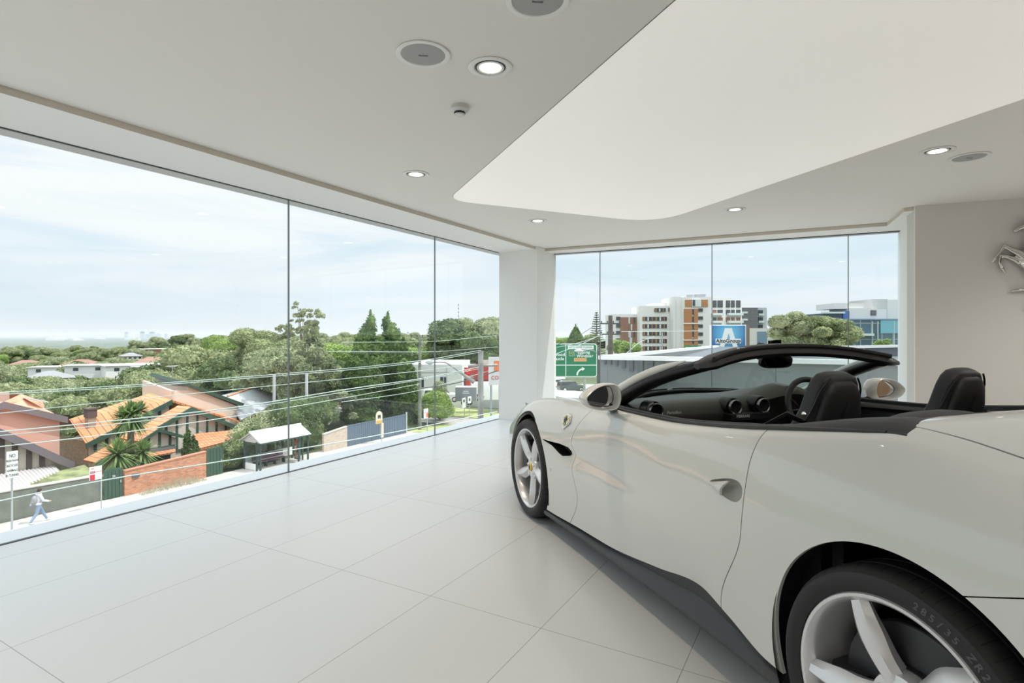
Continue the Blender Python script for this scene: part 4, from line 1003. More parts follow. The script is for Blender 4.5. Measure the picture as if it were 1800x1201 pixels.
def tree(name, m, blobs, nleaf, size, seed, h, label, cat='tree', group=None, tr=.25, loc=(0, 0, 0), core=.8, flat=.6, limbs=True, elong=1.5):
    root = empty(name, loc, 0, label, cat, group)
    V, Fc = blob_leaves(blobs, nleaf, size, seed, flat, core, elong); MB().add(V, Fc).build('foliage', LM[m], root, recalc=False)
    b = MB(); zt = max(c[2] for c, r_ in blobs)*.75; b.tube([(0, 0, -1.5), (.05*tr, 0, zt*.4), (0, .1, zt)], [tr*1.2, tr, tr*.4], 8)
    if limbs:
        for c, r_ in blobs[:7]: b.tube([(0, 0, c[2]*.45), (c[0]*.5, c[1]*.5, c[2]*.75), (c[0]*.9, c[1]*.9, c[2])], [tr*.55, tr*.35, tr*.12], 6)
    b.build('trunk', M_bark, root, smooth=True); return root
GT = 'trees covering the valley below the street'
protos = []
for i, (m, nb, rx, h, lf) in enumerate((('euc', 13, 6.2, 12, 9500), ('dark', 12, 5.6, 12.5, 9500), ('grey', 14, 6.6, 11.5, 9500), ('green', 12, 5.4, 9.5, 8500))):
    lab = ('olive green gum tree among the trees covering the valley', 'dark green broad tree among the trees covering the valley', 'grey green spreading tree among the trees covering the valley', 'bright green rounded tree among the trees covering the valley')[i]
    protos.append(tree('valley_tree', m, crown(i+3, h, rx, nb), lf, .33, i, h, lab, group=GT+' (%s)' % ('olive', 'dark', 'grey green', 'bright')[i]))
used = [0]*4
def put_tree(x, y, k, s, rz, z=None):
    z = ground_z(x, y) if z is None else z
    if used[k] == 0: o = protos[k]; o.location = (x, y, z); o.rotation_euler = (0, 0, rz); o.scale = (s, s, s)
    else: o = copy_tree(protos[k], loc=(x, y, z), rz=rz, sc=s)
    used[k] += 1
# scatter in rows of rising distance as seen from the showroom
def free(u, d):
    if d < 72 and 120 < u < 470: return d > 60
    return True
cnt = 0
for D, step, s0_, s1_ in ((60, 62, .55, .8), (72, 60, .7, .95), (88, 52, .75, 1.0), (106, 46, .8, 1.1), (128, 40, .85, 1.15), (158, 34, .85, 1.2), (195, 28, .85, 1.15), (245, 23, .8, 1.15), (305, 19, .8, 1.15), (380, 17, .8, 1.2), (470, 15, .85, 1.25)):
    u = -90+rnd.random()*step
    while u < (640 if D < 100 else 900):
        uu = u+rnd.uniform(-.3, .3)*step; d = D*rnd.uniform(.93, 1.07); p = atd(uu, 600, d)
        if free(uu, d) and not (200 <= D < 320 and rnd.random() < .18):
            k = rnd.choices((0, 1, 2, 3), (4, 2.2, 3, 1.6))[0]; put_tree(p.x, p.y, k, rnd.uniform(s0_, s1_), rnd.uniform(0, 6.28)); cnt += 1
        u += step*(1 if D < 300 else 1.35)
# ---------------------------------------------------------------- roofs peeping out between the trees
def far_house(name, w, d_, h, rh, wall, roof, label, group):
    r = empty(name, (0, 0, 0), 0, label, 'house', group)
    MB().box(-w/2, w/2, -d_/2, d_/2, -2, h).build('walls', wall, r)
    b = MB(); e_ = .5; A = [(-w/2-e_, -d_/2-e_, h), (w/2+e_, -d_/2-e_, h), (w/2+e_, d_/2+e_, h), (-w/2-e_, d_/2+e_, h)]; rr_ = max(.1, w/2-d_/2)
    T = [(-rr_, 0, h+rh), (rr_, 0, h+rh)]; b.add(A+T, [(0, 1, 5, 4), (1, 2, 5), (2, 3, 4, 5), (3, 0, 4), (3, 2, 1, 0)]); b.build('roof', roof, r)
    for i in range(4):
        b = MB(); x = -w/2+w*(i+.5)/4; b.box(x-.6, x+.6, -d_/2-.04, -d_/2+.02, h-1.5, h-.6); b.build('window', mat('dark_window_glass', (.05, .06, .07), .1), r)
    return r
M_rw = mat('white_metal_roof', (.72, .71, .70), .5); M_rr = mat('brown_tile_roof', (.30, .17, .13), .8); M_rg = mat('grey_tile_roof', (.27, .27, .28), .8)
M_wr = mat('red_brick_far', (.33, .15, .10), .9); M_wc = mat('cream_render', (.62, .57, .49), .8); M_ww = mat('white_render', (.78, .77, .76), .7)
hs = []
for i, (w, d_, h, rh, wa, ro, lab, place) in enumerate((
    (12, 8, 2.8, 2.2, M_wr, M_rr, 'brick house with brown hipped roof half hidden by valley trees', ((145, 636, 250), (48, 637, 270), (270, 633, 205), (125, 644, 200), (362, 632, 240), (470, 640, 210))),
    (20, 9, 1.7, .15, M_ww, M_rw, 'long low white flat roofed building between the valley trees', ((133, 643, 168), (196, 640, 162), (255, 640, 162), (290, 641, 165), (345, 633, 210))),
    (26, 12, 7.0, .3, M_wr, M_rw, 'brick block with long pale roof on the wooded ridge', ((283, 613, 330), (308, 616, 345))),
    (9, 7, 2.4, 1.7, M_wc, M_rg, 'pale house with grey roof low among the valley trees', ((88, 658, 140), (230, 623, 300), (352, 625, 280), (160, 690, 105))))):
    for j, (u, v, D) in enumerate(place):
        p = atd(u, v, D); z = p.z-h-rh*.5
        if j == 0: o = far_house('distant_house', w, d_, h, rh, wa, ro, lab, 'distant buildings ('+lab[:22].strip()+')'); o.location = (p.x, p.y, z); hs.append(o); o.rotation_euler = (0, 0, radians(40+10*i))
        else: copy_tree(hs[i], loc=(p.x, p.y, z), rz=radians(30+17*j+10*i))
# far towers, a pale dome and white sheds on the plain
M_tow = grid_mat('tower_facade', (.20, .26, .34), (.30, .38, .48), 9, 7, 1.5, axes='XZ', rough=.4)
for i, (u, v0, v1, wpx, lab) in enumerate(((222.5, 585, 593, 4.5, 'leftmost dark tower of the far skyline'), (250.5, 584, 594, 5.5, 'second tower from the left in the far skyline, slim and tall'), (259.5, 588.5, 594, 5, 'low block between the two tallest far towers'),
        (267.5, 584.5, 595, 7, 'widest tall tower of the far skyline'), (278.5, 587.5, 594.5, 7, 'squat far tower right of the widest tall one'), (292, 587.5, 593, 4, 'rightmost small tower of the far skyline'), (717, 584.5, 593, 4, 'lone far tower seen just right of the dark conifers'))):
    D = 8000; a = atd(u, v0, D); zb = atd(u, v1, D).z; w = wpx/FPX*D
    b = MB(); b.box(-w/2, w/2, -w/2, w/2, zb-a.z-20, 0); b.box(-w/3, w/3, -w/3, w/3, 0, 9); o = b.build('city_tower', M_tow, loc=(a.x, a.y, a.z)); o.rotation_euler = (0, 0, radians(40)); tag(o, lab, 'tower')
p = atd(328, 594.5, 7000); o = MB().lathe([(78, 0), (77, 9), (64, 20), (40, 27), (15, 30), (.1, 31)], 40).build('stadium_dome', mat('white_dome', (.8, .8, .8), .5), smooth=True, loc=tuple(p)); tag(o, 'pale shallow dome on the far plain right of the towers', 'dome')
proto = None
for i in range(26):
    u = rnd.choice((rnd.uniform(85, 140), rnd.uniform(85, 140), rnd.uniform(20, 560))); D = rnd.uniform(3600, 6500); p = atd(u, 600, D)
    z = ground_z(p.x, p.y)+8
    if proto is None:
        proto = MB().box(-35, 35, -18, 18, -15, 9).box(-33, 5, -16, 16, 9, 13).build('distant_building', M_rw); tag(proto, 'tiny white building out on the hazy plain', 'building', 'white sheds on the far plain'); o = proto
    else: o = proto.copy(); C.objects.link(o)
    o.location = (p.x, p.y, z); o.rotation_euler = (0, 0, rnd.uniform(0, 3)); s = rnd.uniform(.7, 1.5); o.scale = (s, s, s)
p = atd(806, 604, 900); b = MB(); b.tube([(0, 0, -20), (0, 0, atd(806, 534, 900).z-p.z)], [.9, .35], 6); zt = atd(806, 534, 900).z-p.z
for k in range(5): b.box(-1.1, 1.1, -.3, .3, zt-6*k-3, zt-6*k-1)
o = b.build('radio_mast', mat('mast_steel', (.45, .46, .47), .6), loc=tuple(p)); tag(o, 'thin tall radio mast standing against the sky', 'mast')

# ---------------------------------------------------------------- garden walls and gates on the far footpath
M_gw = mat('grey_rendered_wall', (.165, .175, .15), .9, bump=(6, .5), var=(2, .12))
M_cap = mat('pale_coping', (.55, .53, .48), .8)
M_brk = grid_mat('orange_brick', (.48, .20, .105), (.42, .33, .27), .23, .076, .012, axes='YZ', rough=.9, offset=.5, var=.25)
M_gg = mat('dark_green_paint', (.035, .085, .055), .5)
def wall_seg(name, y0, z0_, y1, z1_, x0, th, m, capm, label):
    b = MB(); b.prism([(x0, y0, G-.1), (x0, y1, G-.1), (x0, y1, z1_), (x0, y0, z0_)], (-th, 0, 0)); o = b.build(name, m); tag(o, label, 'wall')
    MB().prism([(x0+.04, y0, z0_), (x0+.04, y1, z1_), (x0+.04, y1, z1_+.07), (x0+.04, y0, z0_+.07)], (-th-.08, 0, 0)).build('coping', capm, o); return o
wall_seg('garden_wall', -6, -6.15, 15.8, -6.72, -35.95, .25, M_gw, M_cap, 'long grey roughcast garden wall behind the walking person')
wall_seg('brick_wall', 16.85, -6.70, 21.75, -6.45, -35.7, .25, M_brk, mat('red_brick_cap', (.46, .21, .13), .9), 'orange brick garden wall between the two dark green gates')
def gate(y0, y1, zt, label):
    b = MB(); n = 12; P = [(-35.8, y0, G)]+[(-35.8, y0+(y1-y0)*i/n, zt-.18+.20*sin(pi*(.25+.5*i/n))) for i in range(n+1)]+[(-35.8, y1, G)]
    b.prism(P, (-.06, 0, 0)); o = b.build('garden_gate', M_gg); tag(o, label, 'gate')
    for k in range(1, 5): MB().box(-35.798, -35.785, y0+(y1-y0)*k/5-.008, y0+(y1-y0)*k/5+.008, G+.05, zt-.12).build('board_joint', M_dark, o)
    MB().box(-35.78, -35.74, y1-.16, y1-.10, G+.95, G+1.10).build('latch', M_alu, o); return o
g1 = gate(15.85, 16.80, -6.42, 'arched dark green garden gate left of the orange brick wall')
b = MB(); put_text(b, '24', .16, basis((-35.775, 16.32, -6.85), (0, 1, 0), (0, 0, 1)), depth=.003); b.build('gate_number', M_white, g1)
gate(21.85, 22.95, -6.28, 'arched dark green gate at the hedge end of the brick wall')
tag(MB().box(-35.72, -35.62, 17.25, 17.62, -7.15, -6.93).build('letterbox', mat('dark_letterbox', (.08, .10, .11), .4)), 'dark metal letterbox set in the orange brick wall', 'letterbox')
wall_seg('pale_brick_wall', 31.2, -6.75, 33.7, -6.45, -35.3, .2, grid_mat('pale_brick', (.52, .42, .34), (.58, .52, .46), .23, .076, .012, axes='YZ', rough=.9, offset=.5, var=.12), M_cap, 'short pale brown brick wall right of the bus shelter')
b = MB(); M_cb = mat('blue_grey_metal_fence', (.14, .19, .25), .5, .2); fe = empty('corrugated_fence', (-35.3, 33.7, G), 0, 'blue grey corrugated metal fence right of the pale brick wall', 'fence')
nn = 130; L_ = 41.2-33.7; pv = [(.025*(1 if (i//2) % 2 else -1), L_*i/nn) for i in range(nn+1)]
zt0, zt1 = 1.62, 1.95
vs = []; 
for x_, y_ in pv: zt = 1.86+.10*y_/L_; vs += [(x_, y_, .08), (x_, y_, zt)]
b.add(vs, [(2*i, 2*i+2, 2*i+3, 2*i+1) for i in range(nn)]); sh_ = b.build('fence_sheet', M_cb, fe, recalc=False); sm_ = sh_.modifiers.new('s', 'SOLIDIFY'); sm_.thickness = .01
MB().box(-.05, .05, L_, L_+.12, 0, 2.1).build('end_post', mat('pale_post', (.5, .53, .5), .6), fe); MB().box(-.03, .03, 0, L_, 1.84, 1.90).build('top_rail', M_cb, fe)
b = MB(); put_text(b, 'P', .2, basis((.04, 2.2, 1.25), (0, 1, 0), (0, 0, 1)), depth=.003)
# back edge: boundary wall across the driveway and low pale retaining wall
tag(MB().prism([(-60, 61.5, G), (-30.5, 61.5, G), (-24, 64, G), (-24, 64, G+1.0), (-30.5, 61.5, G+2.3), (-60, 61.5, G+2.6)], (0, .25, 0)).build('retaining_wall', mat('pale_grey_render', (.50, .53, .51), .8)), 'pale grey sloping retaining wall behind the round bush and lawn', 'wall')

# ---------------------------------------------------------------- houses across the street
M_tileR = grid_mat('terracotta_tiles', (.66, .26, .12), (.17, .07, .04), 60, .40, .045, 0, .1, 'XY', rough=.75, var=.08)
M_tileF = grid_mat('terracotta_tiles_front', (.62, .25, .12), (.30, .12, .07), .34, .28, .06, 0, 0, 'XY', rough=.75, var=.14)
M_tileP = grid_mat('salmon_tiles', (.70, .34, .22), (.46, .24, .17), 60, .42, .03, 0, .1, 'XY', rough=.75, var=.06)
M_pink = mat('pink_render', (.55, .37, .31), .9, bump=(4, .2), var=(.7, .05)); M_cream = mat('cream_panel', (.60, .54, .47), .85); M_creamw = mat('cream_weatherboard', (.66, .58, .49), .85)
M_barge = mat('green_bargeboard', (.045, .095, .07), .5); M_bargeP = mat('mauve_grey_board', (.17, .145, .16), .7); M_brown = mat('brown_timber', (.10, .075, .07), .7)
M_bb = grid_mat('brown_brick', (.33, .25, .18), (.40, .35, .28), .23, .076, .012, axes='XZ', rough=.9, offset=.5, var=.2)
X = lambda u, v, x: atx(u, v, x)
def slab(parent, name, pts, m, th=.16):
    P = [Vector(p) for p in pts]; n_ = (P[1]-P[0]).cross(P[2]-P[0]).normalized()
    if n_.z > 0: n_ = -n_
    return MB().prism(P, n_*th).build(name, m, parent)
def plank(parent, name, a, c, w, th, m, out=.10):
    """board hanging below the line a-c, standing proud towards the street"""
    a = Vector(a)+Vector((out, 0, .02)); c = Vector(c)+Vector((out, 0, .02)); return MB().prism([a, c, c-Vector((0, 0, w)), a-Vector((0, 0, w))], (-th, 0, 0)).build(name, m, parent)
def gable(parent, xf, L, A, R, depth, tile, barge, bw, wallm, nstud, zbot, studm, roofback=None, wallinset=.35):
    """street-facing gable: L, A, R = eave, apex, eave points on the plane x=xf"""
    L, A, R = Vector(L), Vector(A), Vector(R); back = Vector((-depth, 0, 0))
    slab(parent, 'roof_tiles', [L, A, A+back, L+back], tile); slab(parent, 'roof_tiles', [R, A, A+back, R+back], tile)
    plank(parent, 'bargeboard', L, A, bw, .12, barge); plank(parent, 'bargeboard', A, R, bw, .12, barge)
    i = Vector((-wallinset, 0, -.15)); MB().prism([Vector((xf, L.y+.3, zbot))+i, Vector((xf, R.y-.3, zbot))+i, R+Vector((0, -.3, 0))+i, A+i, L+Vector((0, .3, 0))+i], (-depth+.5, 0, 0)).build('gable_wall', wallm, parent)
    zl = max(L.z, R.z)-bw*.5
    for k in range(nstud):
        y = L.y+(R.y-L.y)*(k+1)/(nstud+1); t = (y-L.y)/(A.y-L.y) if y < A.y else (R.y-y)/(R.y-A.y); e0 = L if y < A.y else R; zt = e0.z+(A.z-e0.z)*t-.1
        if zt-.2 > zl-.3: MB().box(xf-wallinset-.02, xf-wallinset+.07, y-.07, y+.07, zl-.55, zt).build('timber_stud', studm, parent)
    MB().box(xf-wallinset-.02, xf-wallinset+.09, L.y+.4, R.y-.4, zl-.68, zl-.52).build('timber_rail', studm, parent)
# pink rendered house at the left
hp_ = empty('pink_house', (-43, 13, G), 0, 'pink rendered house with salmon tiled roofs behind the grey wall', 'house'); 
def rel(parent):
    """children are modelled in world space; shift them under their root"""
    M = Matrix.Translation(parent.location).inverted()
    for ch in parent.children: ch.matrix_parent_inverse = M
A = X(6.7, 706.7, -43); R = X(118.3, 733.3, -43); Lf = Vector((-43, 2*A.y-R.y, R.z))
back = [X(37, 693, -47.5), X(83, 710, -47.5)]
slab(hp_, 'roof_tiles', [A, R, R+Vector((-3.1, 0, 0)), X(76, 707, -46.5), X(37, 692.5, -45.5)], M_tileP); slab(hp_, 'roof_tiles', [A, Lf, Lf+Vector((-4, 0, 0)), X(37, 692.5, -45.5)-Vector((0, 3, 0))], M_tileP)
slab(hp_, 'roof_tiles', [X(37, 692.5, -45.5), X(76, 707, -46.5), R+Vector((-3.1, 0, 0)), Vector((-51, R.y, R.z)), Vector((-51, Lf.y, Lf.z)), Lf+Vector((-4, 0, 0)), X(37, 692.5, -45.5)-Vector((0, 3, 0))], M_tileP)
plank(hp_, 'bargeboard', A, R, .42, .14, M_bargeP); plank(hp_, 'bargeboard', Lf, A, .42, .14, M_bargeP)
MB().prism([(-43.3, Lf.y+.3, G), (-43.3, R.y-.3, G), (-43.3, R.y-.3, R.z-.2), (-43.3, A.y, A.z-.2), (-43.3, Lf.y+.3, Lf.z-.2)], (-7.5, 0, 0)).build('upper_wall', M_pink, hp_)
MB().box(-.3, .3, -.25, .25, -.6, .10, Matrix.Translation(X(4, 693, -45))).build('chimney', M_pink, hp_)
b = MB(); c_ = X(60, 706, -44.5); b.box(-.7, .7, -.45, .45, .08, .16, Matrix.Translation(c_) @ Matrix.Rotation(radians(-18), 4, 'X')); b.build('roof_window', mat('pale_skylight', (.6, .62, .64), .3), hp_)
R2 = X(130, 813, -39.5); A2 = X(-62, 726, -39.5); L2 = Vector((-39.5, 2*A2.y-R2.y, R2.z))
slab(hp_, 'roof_tiles', [A2, R2, R2+Vector((-3.6, 0, 0)), A2+Vector((-3.6, 0, 0))], M_tileP); slab(hp_, 'roof_tiles', [A2, L2, L2+Vector((-3.6, 0, 0)), A2+Vector((-3.6, 0, 0))], M_tileP)
plank(hp_, 'bargeboard', A2, R2, .50, .14, M_bargeP, .12); plank(hp_, 'bargeboard', L2, A2, .50, .14, M_bargeP, .12)
MB().prism([(-39.9, L2.y+.4, G), (-39.9, R2.y-.5, G), (-39.9, R2.y-.5, R2.z-.1), (-39.9, A2.y, A2.z-.3), (-39.9, L2.y+.4, L2.z-.1)], (-3.4, 0, 0)).build('gable_wall', M_cream, hp_)
for u in (3, 26, 51, 74):
    y = X(u, 800, -39.85).y; t = (R2.y-y)/(R2.y-A2.y); MB().box(-39.88, -39.78, y-.12, y+.12, R2.z-.35, R2.z+(A2.z-R2.z)*t-.2).build('timber_stud', M_brown, hp_)
MB().box(-39.88, -39.76, L2.y+.6, R2.y-.8, R2.z-.45, R2.z-.2).build('timber_rail', M_brown, hp_)
yy0, yy1 = 8.5, X(117, 817, -38.2).y; b = MB(); nn = 150; vs = []
for i in range(nn+1):
    y = yy0+(yy1-yy0)*i/nn; w = .05*(1 if (i//2) % 2 else 0); vs += [(-39.8, y, -6.45+w), (-37.3, y, -7.25+w)]
b.add(vs, [(2*i, 2*i+2, 2*i+3, 2*i+1) for i in range(nn)]); o = b.build('corrugated_awning', mat('pale_corrugated_iron', (.52, .49, .48), .5), hp_, recalc=False); o.modifiers.new('s', 'SOLIDIFY').thickness = .02
rel(hp_)
# federation house with terracotta gables
hf = empty('terracotta_house', (-43, 22, G), 0, 'terracotta roofed house with green trimmed half timbered gables', 'house')
D_ = X(151, 780, -45); C_2 = X(302, 703, -45); w_ = C_2.y-D_.y; R_ = Vector((-45, C_2.y+w_, D_.z))
slab(hf, 'roof_tiles', [D_, C_2, C_2+Vector((-3.2, 0, .35)), X(121.7, 737, -47.6)], M_tileR); slab(hf, 'roof_tiles', [R_, C_2, C_2+Vector((-3.2, 0, .35)), R_+Vector((-3, 0, .5))], M_tileR)
slab(hf, 'roof_tiles', [X(121.7, 737, -47.6), C_2+Vector((-3.2, 0, .35)), R_+Vector((-3, 0, .5)), Vector((-53, 30, -6)), Vector((-53, 19, -6))], M_tileR)
plank(hf, 'bargeboard', D_, C_2, .38, .14, M_barge); 
MB().prism([(-45.4, D_.y+.4, G), (-45.4, C_2.y, G), (-45.4, C_2.y, C_2.z-.2), (-45.4, D_.y+.4, D_.z-.1)], (-3.0, 0, 0)).build('gable_wall', M_cream, hf)
for k in range(1, 8):
    t = k/8; MB().box(-45.42, -45.30, D_.y+w_*t-.08, D_.y+w_*t+.08, D_.z+(C_2.z-D_.z)*t-1.0, D_.z+(C_2.z-D_.z)*t-.2).build('timber_stud', M_barge, hf)
MB().box(-52, -45.6, D_.y+.35, D_.y+.65, G-.5, D_.z-.05).build('side_wall', M_bb, hf)
ch_ = X(159, 742, -46.3); MB().box(-.26, .26, -.25, .25, -1.6, .35, Matrix.Translation(ch_)).build('chimney', M_bb, hf); MB().box(-.31, .31, -.30, .30, .35, .95, Matrix.Translation(ch_)).box(-.36, .36, -.35, .35, .90, 1.02, Matrix.Translation(ch_)).build('chimney_cap', M_brown, hf)
gable(hf, -42.0, X(169.3, 813.6, -42), X(336.5, 715.6, -42), X(431.8, 756.0, -42), 1.8, M_tileR, M_barge, .36, M_cream, 13, G, M_barge)
gable(hf, -39.6, X(245, 776, -39.6), X(278, 754.0, -39.6), X(320, 765.5, -39.6), 2.6, M_tileR, M_barge, .22, M_cream, 3, G, M_barge, wallinset=.25)
slab(hf, 'skirt_roof', [X(339, 763, -41.8), X(432, 754, -41.8), X(434, 767, -39.8), X(350, 788.5, -39.8)], M_tileF, .2)
MB().box(-41.6, -39.9, X(352, 790, -39.9).y, X(430, 780, -39.9).y, G, X(352, 790, -39.9).z-.05).build('front_wall', M_creamw, hf)
slab(hf, 'window_hood', [X(250, 794, -39.7), X(307, 786, -39.7), X(309, 794, -38.9), X(253, 804, -38.9)], M_tileF, .1); plank(hf, 'hood_flashing', X(249, 792, -39.5), X(307, 784.5, -39.5), .22, .05, mat('lead_flashing', (.14, .15, .17), .6), .12)
MB().box(-39.5, -39.42, X(262, 815, -39.4).y, X(300, 815, -39.4).y, -7.6, -6.95).build('front_window', mat('dark_window_glass', (.05, .06, .07), .1), hf)
rel(hf)
he = empty('cream_extension', (-47, 27, G), 0, 'tall cream upper storey with long sloping green roof behind the gables', 'house')
e0 = X(301.5, 687.6, -47); e1 = X(250, 669, -51.5); e2 = X(330, 683, -47); e3 = X(416.5, 713, -47)
zb = G-1
MB().prism([Vector((e0.x, e0.y, zb)), Vector((e1.x, e1.y, zb)), e1, e0], (0, .22, 0)).build('parapet_wall', M_creamw, he)
MB().prism([Vector((-47, e0.y, zb)), Vector((-47, e2.y, zb)), Vector((-47, e2.y, e0.z-.05)), e0], (-.3, 0, 0)).build('front_wall', M_creamw, he)
MB().prism([Vector((-47, e2.y, zb)), Vector((-47, e3.y, zb)), e3+Vector((0, 0, -.05)), e2+Vector((0, 0, .15))], (-6, 0, 0)).build('main_wall', M_creamw, he)
g0 = X(322, 670.5, -46.7); g1_ = X(429.5, 709.5, -46.7); g2_ = X(266, 655, -52.8); g3_ = g1_+(g2_-g0)
slab(he, 'sloping_roof', [g0, g1_, g3_, g2_], M_barge, .30)
MB().prism([X(272, 668, -51.9), X(328, 686, -47.4), X(328, 674, -47.4), X(272, 660, -51.9)], (0, .1, 0)).build('roof_cladding', grid_mat('grey_boarding', (.26, .28, .29), (.12, .13, .14), .22, 9, .03, axes='XZ', rough=.6), he)
b = MB(); q_ = X(303, 662, -47.6); b.tube([q_, q_+Vector((0, 0, .9))], .025, 6)
for k in range(3): b.tube([q_+Vector((0, -.5+.1*k, .9-.05*k)), q_+Vector((0, .5-.1*k, .9-.05*k))], .015, 4)
b.build('roof_antenna', M_alu, he); rel(he)
# grey slate roof house
hg = empty('grey_roof_house', (-52, 36, G), 0, 'house with pale grey slate roof and orange ridge behind the flowering bush', 'house')
r0, r4, r2 = X(482, 669, -51.5), X(529, 680, -51.0), X(424, 738, -46); pn_ = (r4-r0).cross(r2-r0).normalized()
def onp(u, v): q_ = ray(u, v); return EYE+q_*((r0-EYE).dot(pn_)/q_.dot(pn_))
r1, r3 = onp(400, 697), onp(460, 722)
M_slate = grid_mat('grey_slate', (.50, .52, .54), (.40, .42, .45), .5, .3, .02, axes='XY', rough=.6, var=.05)
slab(hg, 'slate_roof', [r0, r1, r2, r3, r4], M_slate); slab(hg, 'slate_roof', [r0, r4, r4+Vector((-6, 2, -2)), r0+Vector((-7, 0, -2)), r1+Vector((-8, 0, -1.5)), r1], M_slate)
M_rt = mat('terracotta_ridge', (.60, .28, .16), .8); MB().tube([r1, r0, r4], .11, 8).build('ridge_tiles', M_rt, hg)
MB().box(-55, -47.2, r2.y+.5, r4.y-.7, G-3, r2.z-.1).build('walls', M_bb, hg)
sk = [X(441, 700, -49.3), X(459, 693, -49.8), X(461.5, 696, -49.4), X(443, 703.5, -48.9)]; MB().prism([p+Vector((.05, 0, .12)) for p in sk], (0, 0, .08)).build('skylight', M_white, hg); rel(hg)

# ---------------------------------------------------------------- bus shelter
bs = empty('bus_shelter', (-34.2, 24.5, G+.1), 0, 'green framed bus shelter with pale gabled roof and purple bench', 'bus shelter')
M_sf = mat('shelter_green_steel', (.035, .075, .065), .4); M_shr = mat('pale_shelter_roof', (.58, .57, .54), .5)
Ls = 4.0; W_ = 1.5; hE = 2.15; hR = 2.85
b = MB(); b.prism([(.45, -.15, hE), (-W_/2, -.15, hR), (-W_-.45+.0, -.15, hE), (-W_-.45, -.15, hE-.06), (-W_/2, -.15, hR-.07), (.45, -.15, hE-.06)], (0, Ls+.3, 0)); b.build('shelter_roof', M_shr, bs)
MB().tube([(-W_/2, -.17, hR+.02), (-W_/2, Ls+.17, hR+.02)], .06, 8).build('ridge_cap', M_white, bs)
for y in (0, Ls): MB().prism([(.35, y, hE-.06), (-W_/2, y, hR-.10), (-W_-.35, y, hE-.06)], (0, .04, 0)).build('gable_infill', M_shr, bs)
MB().box(.36, .46, -.15, Ls+.15, hE-.12, hE-.02).build('gutter_beam', M_sf, bs)
for x, y in ((.25, 0), (-.15, 0), (-W_, 0), (.25, Ls), (-.35, Ls), (-W_, Ls), (.25, Ls*.79)): MB().box(x-.05, x+.05, y-.05, y+.05, 0, hE).build('post', M_sf, bs)
MB().box(-W_-.01, -W_+.01, .1, Ls-.1, .45, 1.95).build('rear_pane', glass_mat('shelter_glass', (.75, .82, .78), 1), bs); MB().box(-W_+.02, -W_+.05, .05, Ls-.05, .30, .95).build('rear_panel', M_white, bs)
MB().box(-1.35, -.15, -.01, .01, .6, 1.95).build('side_pane', glass_mat('shelter_glass'), bs)
for x0_, x1_ in ((-1.4, -.2),): MB().box(x0_, x1_, -.02, .02, 0.03, .5).build('side_kick_panel', M_white, bs)
M_pur = mat('purple_bench_plastic', (.16, .07, .13), .5)
be = MB().box(-1.15, -.72, .35, 2.9, .42, .47).build('bench_seat', M_pur, bs)
for k in range(3): MB().box(-1.22, -1.18, .35, 2.9, .56+.13*k, .66+.13*k).build('bench_slat', M_pur, be)
for k in range(4): MB().box(-1.1, -.8, .5+.75*k, .56+.75*k, 0, .42).build('bench_leg', M_sf, be)
M_post = bpy.data.materials.new('poster_print'); M_post.use_nodes = True; nt_ = M_post.node_tree; bsd = nt_.nodes['Principled BSDF']; t_ = nt_.nodes.new('ShaderNodeTexCoord'); v_ = nt_.nodes.new('ShaderNodeTexVoronoi'); v_.inputs['Scale'].default_value = 5
r_ = nt_.nodes.new('ShaderNodeValToRGB'); r_.color_ramp.interpolation = 'CONSTANT'; r_.color_ramp.elements[0].color = (.10, .05, .04, 1); r_.color_ramp.elements[1].position = .7; r_.color_ramp.elements[1].color = (.55, .50, .42, 1); e_ = r_.color_ramp.elements.new(.3); e_.color = (.35, .10, .06, 1); e_ = r_.color_ramp.elements.new(.5); e_.color = (.30, .22, .15, 1)
nt_.links.new(t_.outputs['Object'], v_.inputs[0]); nt_.links.new(v_.outputs['Color'], r_.inputs[0]); nt_.links.new(r_.outputs[0], bsd.inputs[0])
ad = MB().box(-.34, .30, Ls*.79+.06, Ls*.79+.14, .25, 2.05).build('poster_box', M_sf, bs)
MB().box(-.28, .24, Ls*.79+.04, Ls*.79+.06, .35, 1.95).build('poster', M_post, ad)
MB().box(-.20, .18, Ls*.79+.03, Ls*.79+.04, 1.55, 1.75).build('poster_heading', mat('poster_red', (.5, .05, .03), .5), ad)
bs.scale = (1, 1, .93)

# ---------------------------------------------------------------- posts, signs and wires on the street
M_galv = mat('galvanised_post', (.42, .45, .47), .5, .4); M_sign = mat('sign_white', (.72, .76, .72), .5); M_txt = mat('sign_black', (.03, .035, .035), .6); M_sred = mat('sign_red', (.55, .03, .05), .5)
def post_sign(name, u, vb, vt, r, label, cat='sign'):
    p = atz(u, vb, G+.1); zt = atd(u, vt, (p-EYE).dot(FW)).z; s = empty(name, p, 0, label, cat); MB().tube([(0, 0, 0), (0, 0, zt-p.z)], r, 10).build('post', M_galv, s, smooth=True); return s, p, zt-p.z
fr_m = lambda s, z, dx=.06, yaw=0: basis((dx, 0, z), (-sin(YAW+yaw)*0+0, 1, 0), (0, 0, 1))
s, p, h = post_sign('no_pedestrians_sign', 21, 931, 794, .045, 'tall narrow white sign listing tunnel bans on a post')
pl_ = MB().box(.05, .07, -.23, .21, h-1.28, h+.02).build('sign_plate', M_sign, s, bevel=.02); MB().box(.045, .05, -.235, .215, h-1.285, h+.025).build('sign_border', M_galv, s)
b = MB()
for i, t in enumerate(('NO', 'PEDESTRIANS', 'BICYCLES', 'ANIMALS', 'IN TUNNEL')): put_text(b, t, .20 if i == 0 else (.105 if len(t) > 9 else .13), basis((.073, -.01, h-.2-.235*i), (0, 1, 0), (0, 0, 1)) @ Matrix.Diagonal((.75, 1.25, 1, 1)), depth=.002, bold=.002)
